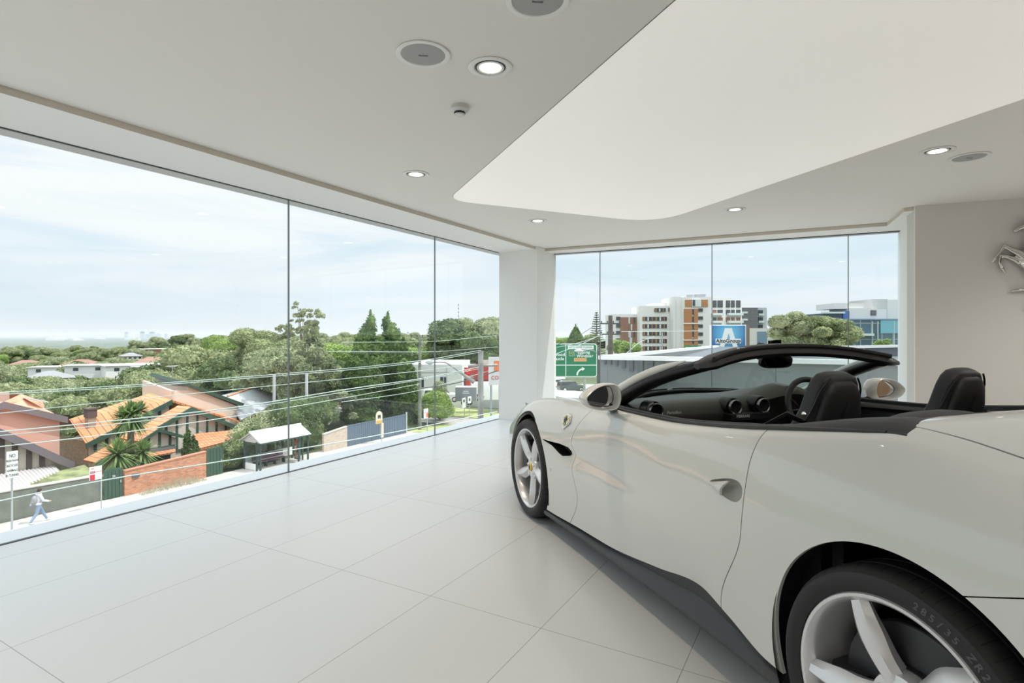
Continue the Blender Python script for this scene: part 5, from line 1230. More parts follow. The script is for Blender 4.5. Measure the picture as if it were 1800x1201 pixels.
b.build('sign_lettering', M_txt, s)
s, p, h = post_sign('parking_sign', 178, 894, 818, .03, 'red and white parking sign on a thin post by the first green gate')
MB().box(.035, .05, -.58, .0, h-.72, h).build('sign_plate', M_sign, s); MB().box(.05, .056, -.55, -.32, h-.72, h-.42).build('red_panel', M_sred, s); MB().box(.05, .056, -.55, -.32, h-.36, h-.24).build('red_band', mat('sign_maroon', (.30, .02, .06), .5), s)
b = MB(); put_text(b, 'NO', .11, basis((.058, -.44, h-.30), (0, 1, 0), (0, 0, 1)), depth=.001); b.build('sign_lettering', M_sign, s); b = MB(); put_text(b, 'CLEARWAY', .075, basis((.052, -.16, h-.30), (0, 1, 0), (0, 0, 1)), depth=.001, bold=.002); b.tube([(.052, -.50, h-.1), (.052, -.36, h-.1)], .018, 4); b.build('sign_mark', M_sred, s)
s, p, h = post_sign('bus_stop_sign', 670.5, 778, 728, .035, 'round topped bus stop sign in front of the blue fence')
b = MB(); P = [(.04, .40*cos(a), h-.1+.40*sin(a)) for a in [pi*i/16 for i in range(17)]]+[(.04, -.40, h-.75), (.04, .40, h-.75)]; b.prism([(x, y-.35, z) for x, y, z in P], (.03, 0, 0)); b.build('sign_plate', mat('sign_cream', (.70, .62, .50), .5), s)
MB().box(.07, .08, -.70, -.0, h-.80, h-.52).build('yellow_panel', mat('sign_amber', (.60, .36, .08), .5), s); b = MB(); b.box(.07, .085, -.52, -.18, h-.26, h-.04).lathe([(.0001, .02), (.06, .02)], 12, basis((.07, -.45, h-.30), (0, 1, 0), (0, 0, 1))).lathe([(.0001, .02), (.06, .02)], 12, basis((.07, -.25, h-.30), (0, 1, 0), (0, 0, 1))); b.build('bus_pictogram', M_txt, s)
MB().box(-.02, .14, -.09, .13, .45, 1.7).build('timetable_case', mat('cream_case', (.66, .60, .50), .5), s)
s, p, h = post_sign('lease_sign', 751, 759.5, 718, .05, 'small white and red sign board beside the timber pole')
MB().box(.05, .08, -.62, .05, h-.95, h+.0).build('sign_plate', M_sign, s); MB().box(.08, .09, -.25, .05, h-.85, h-.45).build('red_panel', mat('sign_orange', (.75, .16, .08), .5), s)
b = MB(); put_text(b, 'FOR LEASE', .12, basis((.085, -.29, h-.38), (0, 1, 0), (0, 0, 1)), depth=.001); b.build('sign_lettering', M_sred, s)
for u, vb, vt, lab, tilt in ((817, 735, 699, 'tilted white direction sign on the lawn, left of the plain one', .08), (825.5, 737, 697, 'upright white sign on the lawn next to the big pole', 0)):
    s, p, h = post_sign('lawn_sign', u, vb, vt, .04, lab); MB().box(.04, .07, -.45, .25, h-1.15 if tilt else h-.75, h).build('sign_plate', M_sign, s); MB().box(.07, .075, -.25, .05, h-.5, h-.2).build('sign_symbol', M_txt, s); s.rotation_euler = (tilt, 0, 0)
M_timber = mat('weathered_timber_pole', (.20, .215, .18), .85, var=(2, .25)); M_pole = mat('grey_timber_pole', (.30, .30, .275), .85, var=(1.5, .3))
def power_pole(name, base, h, r0_, m, arms, label, rz=0):
    s = empty(name, base, rz, label, 'pole'); MB().tube([(0, 0, 0), (0, 0, h)], [r0_, r0_*.75], 12).build('pole_shaft', m, s, smooth=True)
    for z, L_ in arms:
        a = MB().box(-L_/2, L_/2, -.06, .06, z-.06, z+.06).build('crossarm', m, s)
        for k in range(4): MB().lathe([(.0001, .2), (.05, .18), (.06, .08), (.03, 0)], 8, Matrix.Translation((-L_/2+.1+(L_-.2)*k/3, 0, z+.06))).build('insulator', M_dark, a)
    return s
p = atz(738, 757, G); zt = atd(738, 589, (p-EYE).dot(FW)).z; pp1 = power_pole('power_pole', p, zt-p.z, .19, M_timber, ((zt-p.z-.25, 1.9),), 'slim greenish timber power pole beside the dark conifers', radians(25))
Q = atd(845, 617, 34); pp2 = empty('street_light_pole', (Q.x, Q.y, G), 0, 'thick grey pole with a curved street lamp arm reaching left', 'pole'); hh = Q.z-G
MB().tube([(0, 0, 0), (0, 0, hh)], [.19, .165], 14).build('pole_shaft', M_pole, pp2, smooth=True)
arm = [atd(833, 672, 33.8), atd(815, 659, 33.6), atd(800, 648, 33.3), atd(789, 640.5, 33), atd(782, 637, 32.8), atd(772, 636.5, 32.6), atd(762, 637, 32.5)]; o_ = Vector(pp2.location)
ar = MB().tube([a-o_ for a in arm], [.13, .085, .05, .045, .045, .045, .05], 8).build('lamp_arm', M_pole, pp2, smooth=True)
la = atd(748, 637, 32.3)-o_; d_ = (la-(arm[-1]-o_)).normalized(); b = MB(); b.tube([arm[-1]-o_, arm[-1]-o_+d_*.12, la+d_*-.25, la], [.06, .10, .13, .05], 10, sq=(1.3, .7), up=(0, 0, 1)); b.build('lamp_head', mat('lamp_head_grey', (.5, .52, .52), .4), ar, smooth=True)
ca = atd(823, 644, 33.9)-o_; cb2 = atd(874, 642, 34.4)-o_; MB().tube([ca, cb2], .085, 8).build('crossarm', M_pole, pp2)
# pale concrete stub posts on the building side of the street
for u, vt, lab in ((482, 658.5, 'left one of two pale posts rising before the grey roof'), (539, 657.5, 'right one of two pale posts, in front of the dark shrubs')):
    q_ = atd(u, vt, 47); o = MB().tube([(0, 0, 0), (0, 0, q_.z-G-.0)], [.13, .12], 12).build('concrete_post', mat('pale_concrete_post', (.50, .53, .54), .6), loc=(q_.x, q_.y, G), smooth=True); tag(o, lab, 'post')
M_wire = mat('grey_cable', (.42, .50, .46), .5); M_wired = mat('dark_cable', (.08, .09, .09), .6)
def wire(pts, d0, d1, r, label, m=None):
    """a sagging cable through pixels, its distance running from d0 to d1"""
    P = []; n = len(pts)
    for i in range(n-1):
        for k in range(6):
            t = (i+k/6)/(n-1); u = pts[i][0]+(pts[i+1][0]-pts[i][0])*k/6; P.append((u, t))
    P.append((pts[-1][0], 1)); V = []
    for u, t in P: v = lerp_knots([(a, c) for a, c in pts], u); V.append(atd(u, v, 1/((1-t)/d0+t/d1)))
    o = MB().tube(V, r*.85, 6).build('overhead_cable', m or M_wire, smooth=True); tag(o, label, 'cable')
wire([(-60, 893), (180, 845), (435, 804), (650, 768), (874, 724)], 9.5, 16, .016, 'brightest thick cable crossing low in front of the brick wall')
wire([(-60, 693), (250, 676), (450, 661), (740, 634), (845, 616)], 22, 34, .022, 'topmost cable over the cream extension roof')
wire([(-60, 697), (250, 679), (450, 664), (740, 637), (845, 619)], 22, 34, .022, 'second cable, just under the topmost one')
wire([(-60, 733), (200, 706), (430, 683), (740, 652), (836, 640)], 21, 33, .020, 'cable crossing the terracotta roof below the chimney top')
wire([(-60, 765), (180, 742), (400, 718), (620, 683), (738, 666), (845, 645)], 20, 34, .030, 'upper one of the paired cables over the long palm leaves')
wire([(-60, 772), (180, 748), (400, 722), (620, 687), (738, 668), (845, 648)], 20, 34, .022, 'lower one of the paired cables over the long palm leaves')
wire([(-60, 792), (180, 765), (400, 734), (620, 697), (738, 675)], 20, 45, .024, 'lowest cable passing before the half timbered gables')
wire([(600, 602), (740, 601), (874, 590)], 50, 70, .03, 'faint level cable above the dark conifers')
wire([(560, 618), (740, 619), (874, 610)], 50, 70, .03, 'faint cable level with the conifer tops')
wire([(740, 683), (790, 676), (845, 662), (874, 652)], 45, 32, .04, 'thick dark cable passing behind the lamp arm', M_wired)
wire([(600, 707), (720, 690), (874, 648)], 40, 60, .03, 'cable running into the red fascia building')
# ---------------------------------------------------------------- planting by the street
V_ = [((0, 0, .9), (.8, 2.2, 1.1)), ((0, 1.6, .9), (.8, 1.6, 1.2)), ((0, -1.3, .8), (.7, 1.0, 1.0)), ((-.4, 1.6, 1.8), (.9, 1.3, .8))]
V, Fc = blob_leaves(V_, 9000, .10, 5); o = MB().add(V, Fc).build('ivy_hedge', LM['hedge'], recalc=False, loc=(-36.9, 24.6, G)); tag(o, 'thick dark ivy hedge behind and left of the bus shelter', 'hedge')
tree('flowering_bush', 'grey', [((0, 0, 2.2), (1.8, 2.6, 1.5)), ((0, 2, 1.8), (1.6, 1.8, 1.5)), ((.3, -1.8, 1.9), (1.5, 1.6, 1.3)), ((0, .5, 3.1), (1.2, 1.5, .9))], 7000, .12, 9, 3, 'pale leafy bush rising above the bus shelter roof', 'bush', loc=(-38.6, 28.4, G-.35), tr=.12)
tree('dark_shrub', 'dark', [((0, 0, 1.6), (1.4, 1.8, 1.7)), ((0, 1.5, 1.3), (1.3, 1.4, 1.4)), ((0, -.8, 3.1), (1.3, 1.5, 1.4)), ((-.6, 1.4, 3.1), (1.5, 2.2, 1.3)), ((-1.2, 3.4, 2.6), (1.5, 2.0, 1.4))], 7500, .13, 19, 3, 'dark overgrown shrub behind the pale brick wall', 'bush', loc=(-37.6, 30.2, G), tr=.12)
# conifers
def conifer(u, vb, vt, D, wpx, seed, label):
    b0 = atd(u, vb, D); zt = atd(u, vt, D).z; h = zt-b0.z; rx = wpx/2/FPX*D; bl = []; n = 20; r = random.Random(seed)
    for i in range(n):
        t = i/(n-1); w = rx*(1-t**4)*.92+.26
        for j in range(3 if t < .75 else 1):
            a = r.uniform(0, 6.28); bl.append(((w*.30*cos(a), w*.30*sin(a), h*t*.93+.2), (w*.80, w*.80, h*.060+.22)))
    tree('conifer', 'conifer', bl, 15000, .19, seed, h, label, loc=(b0.x, b0.y, b0.z), tr=.25, core=.86, limbs=False, elong=1.9, flat=.8)
conifer(650, 745, 547, 60, 72, 41, 'left one of the two tallest pointed conifers'); conifer(682, 748, 549, 62, 74, 42, 'right one of the two tallest pointed conifers')
conifer(633, 740, 602, 55, 58, 43, 'shorter conifer in front at the left of the conifer group'); conifer(710, 748, 596, 60, 44, 44, 'slimmer conifer at the right of the conifer group')
# airy gum behind the first window joint
r = random.Random(3); bl = []
gp = atd(540, 760, 52); P = []
for (u, v, w) in ((525, 560, 12), (518, 540, 7), (545, 555, 10), (556, 570, 12), (540, 590, 20), (560, 600, 16), (520, 600, 16), (500, 575, 10), (492, 590, 12), (530, 625, 24), (555, 640, 26), (515, 645, 20), (545, 670, 32), (570, 680, 26), (580, 650, 18), (520, 690, 26), (560, 715, 34), (590, 715, 26), (530, 735, 30)):
    q_ = atd(u, v, 52+r.uniform(-1.5, 1.5))-gp; s = w/FPX*52
    for _ in range(6): s2 = s*r.uniform(.28, .6); bl.append(((q_.x+r.uniform(-1, 1)*s, q_.y+r.uniform(-1, 1)*s, q_.z+r.uniform(-.9, 1.1)*s), (s2, s2, s2*.8)))
tree('tall_gum_tree', 'grey', bl, 22000, .16, 77, 14, 'tall loose gum tree just right of the first window joint', loc=tuple(gp), core=.35, flat=1.0, tr=.11, elong=2.0)
for u, v, D, w, k, lab in ((455, 632, 66, 110, 'euc', 'broad sunlit tree left of the first window joint, above the grey roof'), (400, 640, 78, 100, 'green', 'wide leafy tree over the green sloping roof'), (600, 645, 75, 60, 'grey', 'pale tree filling the gap between gum and conifers')):
    c0 = atd(u, v, D); s = w/2/FPX*D; z0_ = ground_z(c0.x, c0.y); h = c0.z-z0_+s*.9
    tree('spreading_tree', k, crown(u, h, s, 15, br=.33), 15000, .19, u, h, lab, loc=(c0.x, c0.y, z0_), tr=.3)
bp = atz(765, 742, G+.3); tree('round_bush', 'green', [((0, 0, 1.6), (1.7, 1.7, 1.6)), ((.6, .5, 1.1), (1.3, 1.3, 1.1)), ((-.9, -.3, 1.2), (1.2, 1.2, 1.2))], 6500, .13, 8, 3, 'round bush on the lawn in front of the white building', 'bush', loc=(bp.x, bp.y, G+.4), tr=.1)
pp_ = atd(738, 720, 62); tree('street_shrub', 'grey', [((0, 0, 1.6), (1.2, 1.2, 1.8)), ((0, 0, 3.4), (.8, .8, 1.0))], 3500, .13, 18, 3, 'thin pale shrub behind the timber pole', 'bush', loc=(pp_.x+2, pp_.y+1, G), tr=.1)
for u, v, D, w, k, lab in ((815, 600, 210, 80, 'euc', 'large spreading tree above the white building, left of the mast foot'), (860, 598, 190, 70, 'grey', 'large tree beside the corner column above the red sign'), (785, 628, 150, 60, 'dark', 'dark tree behind the flat white building'), (770, 622, 190, 40, 'euc', 'small tree left of the large spreading ones'), (835, 628, 140, 60, 'green', 'green tree directly behind the red fascia')):
    c0 = atd(u, v, D); s = w/2/FPX*D; h = s*1.9; tree('street_tree', k, crown(u, h, s, 14, br=.33), 9000, s*.04, u, h, lab, loc=(c0.x, c0.y, c0.z-h*.55), tr=.4)
# sword-leaved yucca by the front gate and the cypress beside the porch
def rosette(b, c, R_, n, seed, droop=.25, w=.07, zmin=-.35):
    r = random.Random(seed)
    for i in range(n):
        a = r.uniform(0, 2*pi); el = r.uniform(zmin, 1.45); L_ = R_*r.uniform(.8, 1.1); d = Vector((cos(a)*cos(el), sin(a)*cos(el), sin(el))); s_ = Vector((-sin(a), cos(a), 0)); P = []
        for k in range(5):
            t = k/4; p = Vector(c)+d*L_*t+Vector((0, 0, -droop*L_*t*t)); ww = w*(1-t)**.6*(1 if t > 0 else .6); P += [p-s_*ww, p+s_*ww]
        b.add(P, [(2*k, 2*k+1, 2*k+3, 2*k+2) for k in range(4)])
yl = leaf_mat('yucca_leaves', (.30, .42, .16), (.12, .19, .08), 1.2)
def yucca(loc, heads, stem, label):
    s = empty('yucca', loc, 0, label, 'plant')
    b = MB(); b.tube([(0, 0, -.3), (0, 0, stem*.5), heads[0][0]], [.26, .22, .16], 10); sk_ = b.build('trunk', M_bark, s, smooth=True)
    for i, (c, R_, n) in enumerate(heads): b = MB(); rosette(b, c, R_, n, i+5, zmin=-.9 if i == 0 else -.3); b.build('leaf_head', yl, s, recalc=False)
y0_ = atx(230, 760, -38.4); yucca((y0_.x, y0_.y, G), [((0, 0, atx(230, 732, -38.4).z-G), 1.45, 420), ((.1, .5, atx(232, 724, -38.4).z-G), .95, 150), ((-.1, -.4, atx(215, 735, -38.4).z-G), 1.0, 150)], 2.5, 'tall yucca with a shaggy spiky head above the brick wall')
y1_ = atx(207, 805, -37.6); yucca((y1_.x, y1_.y, G), [((0, 0, atx(207, 800, -37.6).z-G), 1.5, 320)], 1.0, 'low spiky yucca just behind the first green gate')
y2_ = atx(250, 800, -37.6); yucca((y2_.x, y2_.y, G), [((0, 0, atx(243, 797, -37.6).z-G), 1.25, 260)], 1.0, 'bright spiky yucca low behind the middle of the brick wall')
c0 = atx(332, 790, -37.4); bl = []; r = random.Random(2)
for dy, h_, w_ in ((0, 1.95, .33), (.30, 1.55, .30), (-.28, 1.75, .28), (.5, 1.2, .25)):
    for k in range(7): t = k/6; bl.append(((r.uniform(-.05, .05), dy+r.uniform(-.04, .04), h_*t+.9), (w_*(1-.7*t), w_*(1-.7*t), .28)))
V, Fc = blob_leaves(bl, 3000, .12, 3, elong=2.2); o = MB().add(V, Fc).build('cypress_shrub', LM['dark'], recalc=False, loc=(c0.x, c0.y, G)); tag(o, 'small upright dark cypress in front of the half timbered gable', 'bush')
c0 = atz(290, 868, G+.1); r = random.Random(8); b = MB()
for i in range(420):
    t = r.random(); p = Vector((-35.2+r.uniform(-.25, .35), 17.4+4.0*t, G+.1)); h_ = r.uniform(.15, .5)*(.5+sin(pi*t)); b.add([p, p+Vector((.015, .02, 0)), p+Vector((r.uniform(-.1, .1), r.uniform(-.12, .12), h_))], [(0, 1, 2)])
o = b.build('dry_grass_tufts', mat('straw_grass', (.45, .42, .30), .9), recalc=False); tag(o, 'dry straw coloured grass tufts at the foot of the brick wall', 'grass', kind='stuff')
lw = MB().prism([(-36.25, 12.6, G+.9), (-36.25, 15.8, G+1.35), (-39, 16.2, G+1.6), (-39, 13.6, G+1.35)], (0, 0, .1)).build('ground_garden', mat('garden_ground_cover', (.20, .22, .10), .9, var=(1.5, .4))); tag(lw, kind='structure')
# ---------------------------------------------------------------- white commercial building with red fascia (left of the column)
def facing_box(name, u0, u1, v0, D, depth, m, parent=None, zb=None, yaw=0):
    """box whose front spans pixels u0..u1 at distance D, square to the room axes turned by yaw"""
    a = atd(u0, v0, D); c = atd(u1, v0, D); d = (c-a); d.z = 0; n_ = Vector((-d.y, d.x, 0)).normalized()
    if n_.dot(FW) < 0: n_ = -n_
    zb = G-.5 if zb is None else zb
    return MB().prism([Vector((a.x, a.y, zb)), Vector((c.x, c.y, zb)), Vector((c.x, c.y, a.z)), Vector((a.x, a.y, a.z))], n_*depth).build(name, m, parent), a, c, n_
def on_face(a, c, u, D0, off=-.05):
    """point where the ray of column u meets the vertical plane through a and c"""
    n_ = Vector((-(c-a).y, (c-a).x, 0)).normalized(); r_ = ray(u, HY); t = (a-EYE).dot(n_)/r_.dot(n_); return t
def panel(parent, name, a, c, u0, u1, v0, v1, m, off=.06, th=.05):
    n_ = Vector((-(c-a).y, (c-a).x, 0)).normalized()
    if n_.dot(FW) > 0: n_ = -n_
    def P(u, v): r_ = ray(u, v); t = (a-EYE).dot(n_)/r_.dot(n_); return EYE+r_*t
    q_ = [P(u0, v1), P(u1, v1), P(u1, v0), P(u0, v0)]
    return MB().prism([p+n_*off for p in q_], n_*-(th+off)).build(name, m, parent)
M_win = mat('dark_window_glass', (.05, .06, .07), .1); M_redp = mat('red_fascia', (.55, .03, .025), .4); M_offw = mat('off_white_wall', (.66, .67, .66), .8)
wb = empty('white_building', (0, 0, 0), 0, 'flat roofed white commercial building with red fascia beside the big pole', 'building')
o, a, c, n_ = facing_box('main_block', 716, 812, 641, 72, 14, M_offw, wb)
panel(wb, 'wall_joint', a, c, 724, 812, 654, 655, mat('joint_grey', (.45, .46, .46), .8)); panel(wb, 'downpipe', a, c, 784.5, 785.5, 645, 690, M_galv)
for u0, u1 in ((741, 745), (774, 779), (780.5, 784)): panel(wb, 'window', a, c, u0, u1, 663, 681, M_win)
o, a2, c2, n_ = facing_box('side_block', 812, 900, 648, 76, 12, M_offw, wb)
panel(wb, 'red_band', a2, c2, 812, 834, 646, 656, M_redp, .5); panel(wb, 'red_band', a2, c2, 834, 872, 640, 668, mat('red_sign_wall', (.42, .03, .03), .5), .4); panel(wb, 'upper_sign_band', a2, c2, 843, 871, 633, 641, mat('pale_sign', (.60, .54, .47), .6), .3)
for u0, u1 in ((800.5, 804), (820, 827)): panel(wb, 'red_column', a2, c2, u0, u1, 656, 688, M_redp, 1.2)
panel(wb, 'grey_doorway', a2, c2, 804, 820, 657, 684, mat('pale_shutter', (.55, .57, .58), .6), .1); panel(wb, 'dark_shopfront', a2, c2, 836, 872, 668, 690, M_win, .2)
b = MB(); q_ = EYE+ray(822, 651)*((a2-EYE).dot(n_)/ray(822, 651).dot(n_)); b.tube([q_-n_*.6+Vector((-.4, 0, .12)), q_-n_*.6+Vector((0, 0, -.18)), q_-n_*.6+Vector((.45, 0, .15))], .05, 5); b.build('white_mark', M_white, wb)
wa = empty('white_flats', (0, 0, 0), 0, 'small white block of flats beyond the conifers behind the slim timber pole', 'building')
o, a_, c_, n_ = facing_box('front_block', 718, 752, 604, 240, 16, M_offw, wa, zb=-25); o, a2_, c2_, n_ = facing_box('rear_block', 752, 774, 602, 250, 16, M_offw, wa, zb=-25)
panel(wa, 'roof_level', a_, c_, 714, 756, 600, 604, mat('dark_roof_level', (.14, .15, .17), .6), .2)
for i in range(5): 
    for v in (606, 612): panel(wa, 'window', a_, c_, 721+6*i, 724+6*i, v, v+3.6, M_win, .2)
q0_ = atd(722, 603, 150)
py = atd(869, 700, 58); ps = empty('pylon_sign', (py.x, py.y, G), 0, 'tall white pylon sign with red letters beside the corner column', 'sign')
u_ = RT; zt = atd(869, 628, 58).z-G; zb_ = atd(869, 677, 58).z-G
b = MB(); b.prism([u_*-.62+Vector((0, 0, zb_)), u_*.75+Vector((0, 0, zb_)), u_*.75+Vector((0, 0, zt)), u_*-.62+Vector((0, 0, zt))], FW*.3); b.build('sign_cabinet', M_offw, ps)
MB().tube([u_*-.35, u_*-.35+Vector((0, 0, zb_))], .11, 8).build('sign_leg', M_galv, ps); MB().tube([u_*.55, u_*.55+Vector((0, 0, zb_))], .11, 8).build('sign_leg', M_galv, ps)
MB().prism([u_*-.05+Vector((0, 0, zt-1.5))-FW*.05, u_*.7+Vector((0, 0, zt-1.5))-FW*.05, u_*.7+Vector((0, 0, zt-.4))-FW*.05, u_*-.05+Vector((0, 0, zt-.4))-FW*.05], FW*.04).build('orange_emblem', mat('orange_red_sign', (.75, .20, .06), .5), ps)
b = MB(); put_text(b, 'CO', .55, basis(u_*.07+Vector((0, 0, zb_+.75))-FW*.05, u_, (0, 0, 1)), depth=.01); b.build('sign_letters', M_redp, ps)

# ---------------------------------------------------------------- vehicles in the street
def vehicle(name, loc, rz, L_, W_, H_, m, kind, label, sc=1):
    v = empty(name, loc, rz, label, 'car' if kind != 'van' else 'van'); h = L_/2
    prof = {'hatch': [(-1, .32), (-.98, .62), (-.88, .93), (-.72, .99), (-.2, 1.0), (.10, .96), (.38, .66), (.80, .58), (.97, .46), (1, .28)],
            'suv': [(-1, .30), (-.99, .68), (-.93, .95), (-.80, 1.0), (-.05, 1.0), (.12, .95), (.34, .64), (.86, .58), (.98, .50), (1, .28)],
            'van': [(-1, .20), (-1, .94), (-.96, 1.0), (.45, 1.0), (.62, .92), (.78, .60), (.95, .52), (1, .22)]}[kind]
    b = MB(); rg = []
    for f, y in ((.93, -1), (1.0, -.93), (1.0, .93), (.93, 1)):
        rg.append([Vector((x*h, y*W_/2*(1 if z < .66 else .86), .18+(z*(H_-.18))*f)) for x, z in prof]+[Vector((h*.98, y*W_/2, .2)), Vector((-h*.98, y*W_/2, .2))])
    b.loft(rg); bo = b.build('body', m, v, smooth=True, angle=35, bevel=.03)
    zb = H_*.66; zt = H_*.93; x0_, x1_ = {'hatch': (-.82, .16), 'suv': (-.88, .18), 'van': (.42, .68)}[kind]
    for sg in (1, -1):
        y = sg*(W_/2*.93+.005); b = MB(); b.prism([(x0_*h, y+.03*sg, zb), ((x1_+.14)*h, y+.03*sg, zb), (x1_*h-.1, y-.055*sg, zt), ((x0_+.05)*h, y-.055*sg, zt)], (0, -.02*sg, 0)); b.build('side_window', M_win, v)
    b = MB(); b.prism([((x1_+.20)*h, -W_*.41, zb), ((x1_+.20)*h, W_*.41, zb), (x1_*h, W_*.37, zt+.02), (x1_*h, -W_*.37, zt+.02)], (.03, 0, .02)); b.build('windscreen', M_win, v)
    if kind != 'van': MB().prism([(-.985*h, -W_*.38, zb), (-.985*h, W_*.38, zb), (-.905*h, W_*.35, zt), (-.905*h, -W_*.35, zt)], (-.03, 0, .0)).build('rear_window', M_win, v)
    r_ = .33*H_/1.5
    for x in (-.62, .64):
        for sg in (1, -1):
            w_ = MB().lathe([(r_*.62, .10), (r_*.9, .11), (r_, .07), (r_, -.12), (.02, -.12)], 20, Matrix.Translation((x*h, sg*(W_/2-.10), r_)) @ Matrix.Rotation(-pi/2*sg, 4, 'X')).build('wheel', M_rub, v, smooth=True)
            MB().lathe([(.001, .09), (r_*.6, .10)], 14, Matrix.Translation((x*h, sg*(W_/2-.10), r_)) @ Matrix.Rotation(-pi/2*sg, 4, 'X')).build('wheel_rim', M_alloy, w_)
    for sg in (1, -1):
        MB().box(h*.93, h*.995, sg*W_*.33-.16, sg*W_*.33+.16, H_*.42, H_*.52).build('headlamp', mat('headlamp_glass', (.7, .72, .75), .1), v); MB().box(-h*1.0, -h*.97, sg*W_*.38-.12, sg*W_*.38+.12, H_*.45, H_*.60).build('tail_lamp', mat('tail_lamp_red', (.45, .02, .02), .3), v)
    return v
M_cw = mat('white_vehicle_paint', (.78, .78, .77), .3, 0, .6); M_cd = mat('dark_green_grey_paint', (.07, .09, .085), .3, 0, .6); M_cs = mat('grey_vehicle_paint', (.22, .24, .26), .35, 0, .4)
def at_g(u, D): p = atd(u, 600, D); return (p.x, p.y, G+.04)
ang = atan2(RT.y, RT.x)
vehicle('white_hatchback', at_g(980, 102), ang+.25, 4.2, 1.75, 1.5, M_cw, 'hatch', 'white hatchback on the far road, partly behind the corner column')
vehicle('dark_wagon', at_g(1004, 94), ang+.25, 4.6, 1.85, 1.75, M_cd, 'suv', 'dark four wheel drive on the far road under the green sign')
def at_v(u, v, D): p = atd(u, v, D); return (p.x, p.y, p.z)
plat = tag(MB().prism([(-52, 64, G), (-22, 66, G), (-18, 73.8, G), (-52, 73.8, G)], (0, 0, 1.5)).build('ground_forecourt', mat('forecourt_concrete', (.50, .47, .44), .85)), kind='structure')
vehicle('white_estate_car', (*Vector(at_g(777, 67))[:2], G+1.5), ang+.1, 4.7, 1.85, 1.55, M_cw, 'suv', 'white estate car parked behind the round bush')
vehicle('white_van', (*Vector(at_g(868, 68))[:2], G+1.5), ang+.1, 5.6, 2.0, 2.3, M_cw, 'van', 'white van parked between the big pole and the corner column')
tq = Vector(at_g(819, 64)); tr = empty('box_trailer', (tq.x, tq.y, G+1.5), ang, 'dark grey enclosed trailer with two white lines of writing', 'trailer')
MB().box(-1.15, 1.25, -.8, .8, .5, 2.05).build('trailer_body', M_cs, tr, bevel=.04); MB().box(-1.17, 1.27, -.82, .82, 2.05, 2.12).build('trailer_roof', M_cw, tr)
b = MB()
for z, w in ((1.62, .30), (1.42, .42)):
    for k in range(int(w*20)): b.box(-w+.1*k+.1, -w+.1*k+.165, -.82, -.81, z-.05, z+.05)
b.build('trailer_lettering', M_white, tr)
for x in (-.2, .5): MB().lathe([(.001, .02), (.28, .02), (.30, -.15)], 16, Matrix.Translation((x, -.78, .30)) @ Matrix.Rotation(pi/2, 4, 'X')).build('trailer_wheel', M_rub, tr)
MB().tube([(-1.2, 0, .5), (-2.3, 0, .45)], .05, 6).build('drawbar', M_galv, tr)
# ---------------------------------------------------------------- the right hand view
# green direction sign
D = 60; gs0 = atd(898, 603, D); gs1 = atd(1049.5, 603, D); zb_ = atd(1049, 663, D).z; zt = atd(1049, 604, D).z
dv = (gs1-gs0); dv.z = 0; Ld = dv.length; dv.normalize(); nf = Vector((dv.y, -dv.x, 0)); nf = nf if nf.dot(FW) < 0 else -nf
gs = empty('road_sign', (gs1.x, gs1.y, G), 0, 'large green tunnel direction road sign beyond the right windows', 'road sign'); Hs = zt-G; Hb = zb_-G
M_gs = mat('sign_green', (.015, .20, .085), .45); M_gw2 = mat('sign_letter_white', (.78, .85, .80), .5)
Ms = basis((0, 0, 0), -dv if False else dv, (0, 0, 1))   # local x along the board, y up
def sp(x, z, off): return dv*x+Vector((0, 0, z))+nf*off
def rect(mb, x0_, x1_, z0_, z1_, off, th): mb.prism([sp(x0_, z0_, off), sp(x1_, z0_, off), sp(x1_, z1_, off), sp(x0_, z1_, off)], nf*-th)
def rrect(mb, x0_, x1_, z0_, z1_, r, off, th):
    P = []
    for cx_, cz_, a0 in ((x1_-r, z1_-r, 0), (x0_+r, z1_-r, 90), (x0_+r, z0_+r, 180), (x1_-r, z0_+r, 270)):
        for k in range(6): a = radians(a0+18*k); P.append(sp(cx_+r*cos(a), cz_+r*sin(a), off))
    mb.prism(P, nf*-th)
b = MB(); rrect(b, -Ld, 0, Hb, Hs, .3, .0, .12); gb = b.build('sign_board', M_gw2, gs)
b = MB(); rrect(b, -Ld+.09, -.09, Hb+.09, Hs-.09, .24, .02, .03); b.build('green_face', M_gs, gb)
pxm = lambda u: (u-1049.5)*Ld/(1049.5-898); pzm = lambda v: Hs-(v-604)*(Hs-Hb)/59
b = MB(); rect(b, -Ld+.1, -.1, pzm(642)-.04, pzm(642)+.04, .03, .02); rect(b, pxm(994.5)-.04, pxm(994.5)+.04, Hb+.1, Hs-.1, .03, .02); rect(b, pxm(998), pxm(1043.5), pzm(614), pzm(607.5), .03, .02)
for x0_, x1_, z0_, z1_ in ((1000, 1010.5, 626, 617),): rrect(b, pxm(x0_), pxm(x1_), pzm(z0_), pzm(z1_), .1, .03, .02)
rrect(b, pxm(966), pxm(977.8), pzm(619), pzm(611), .1, .03, .02)
T = lambda s_, u, v, size, **k: put_text(b, s_, size, Matrix.Translation(nf*.035) @ basis(sp(pxm(u), pzm(v), 0), dv, (0, 0, 1)), depth=.004, **k)
T('Epping', 1026, 619.5, .46, bold=.012, spacing=1.1); T('Windsor', 1028, 626, .46, bold=.012, spacing=1.1); T('Chatswood', 974, 623.5, .46, bold=.012, spacing=1.1); T('Newcastle', 974, 631, .46, bold=.012, spacing=1.1)
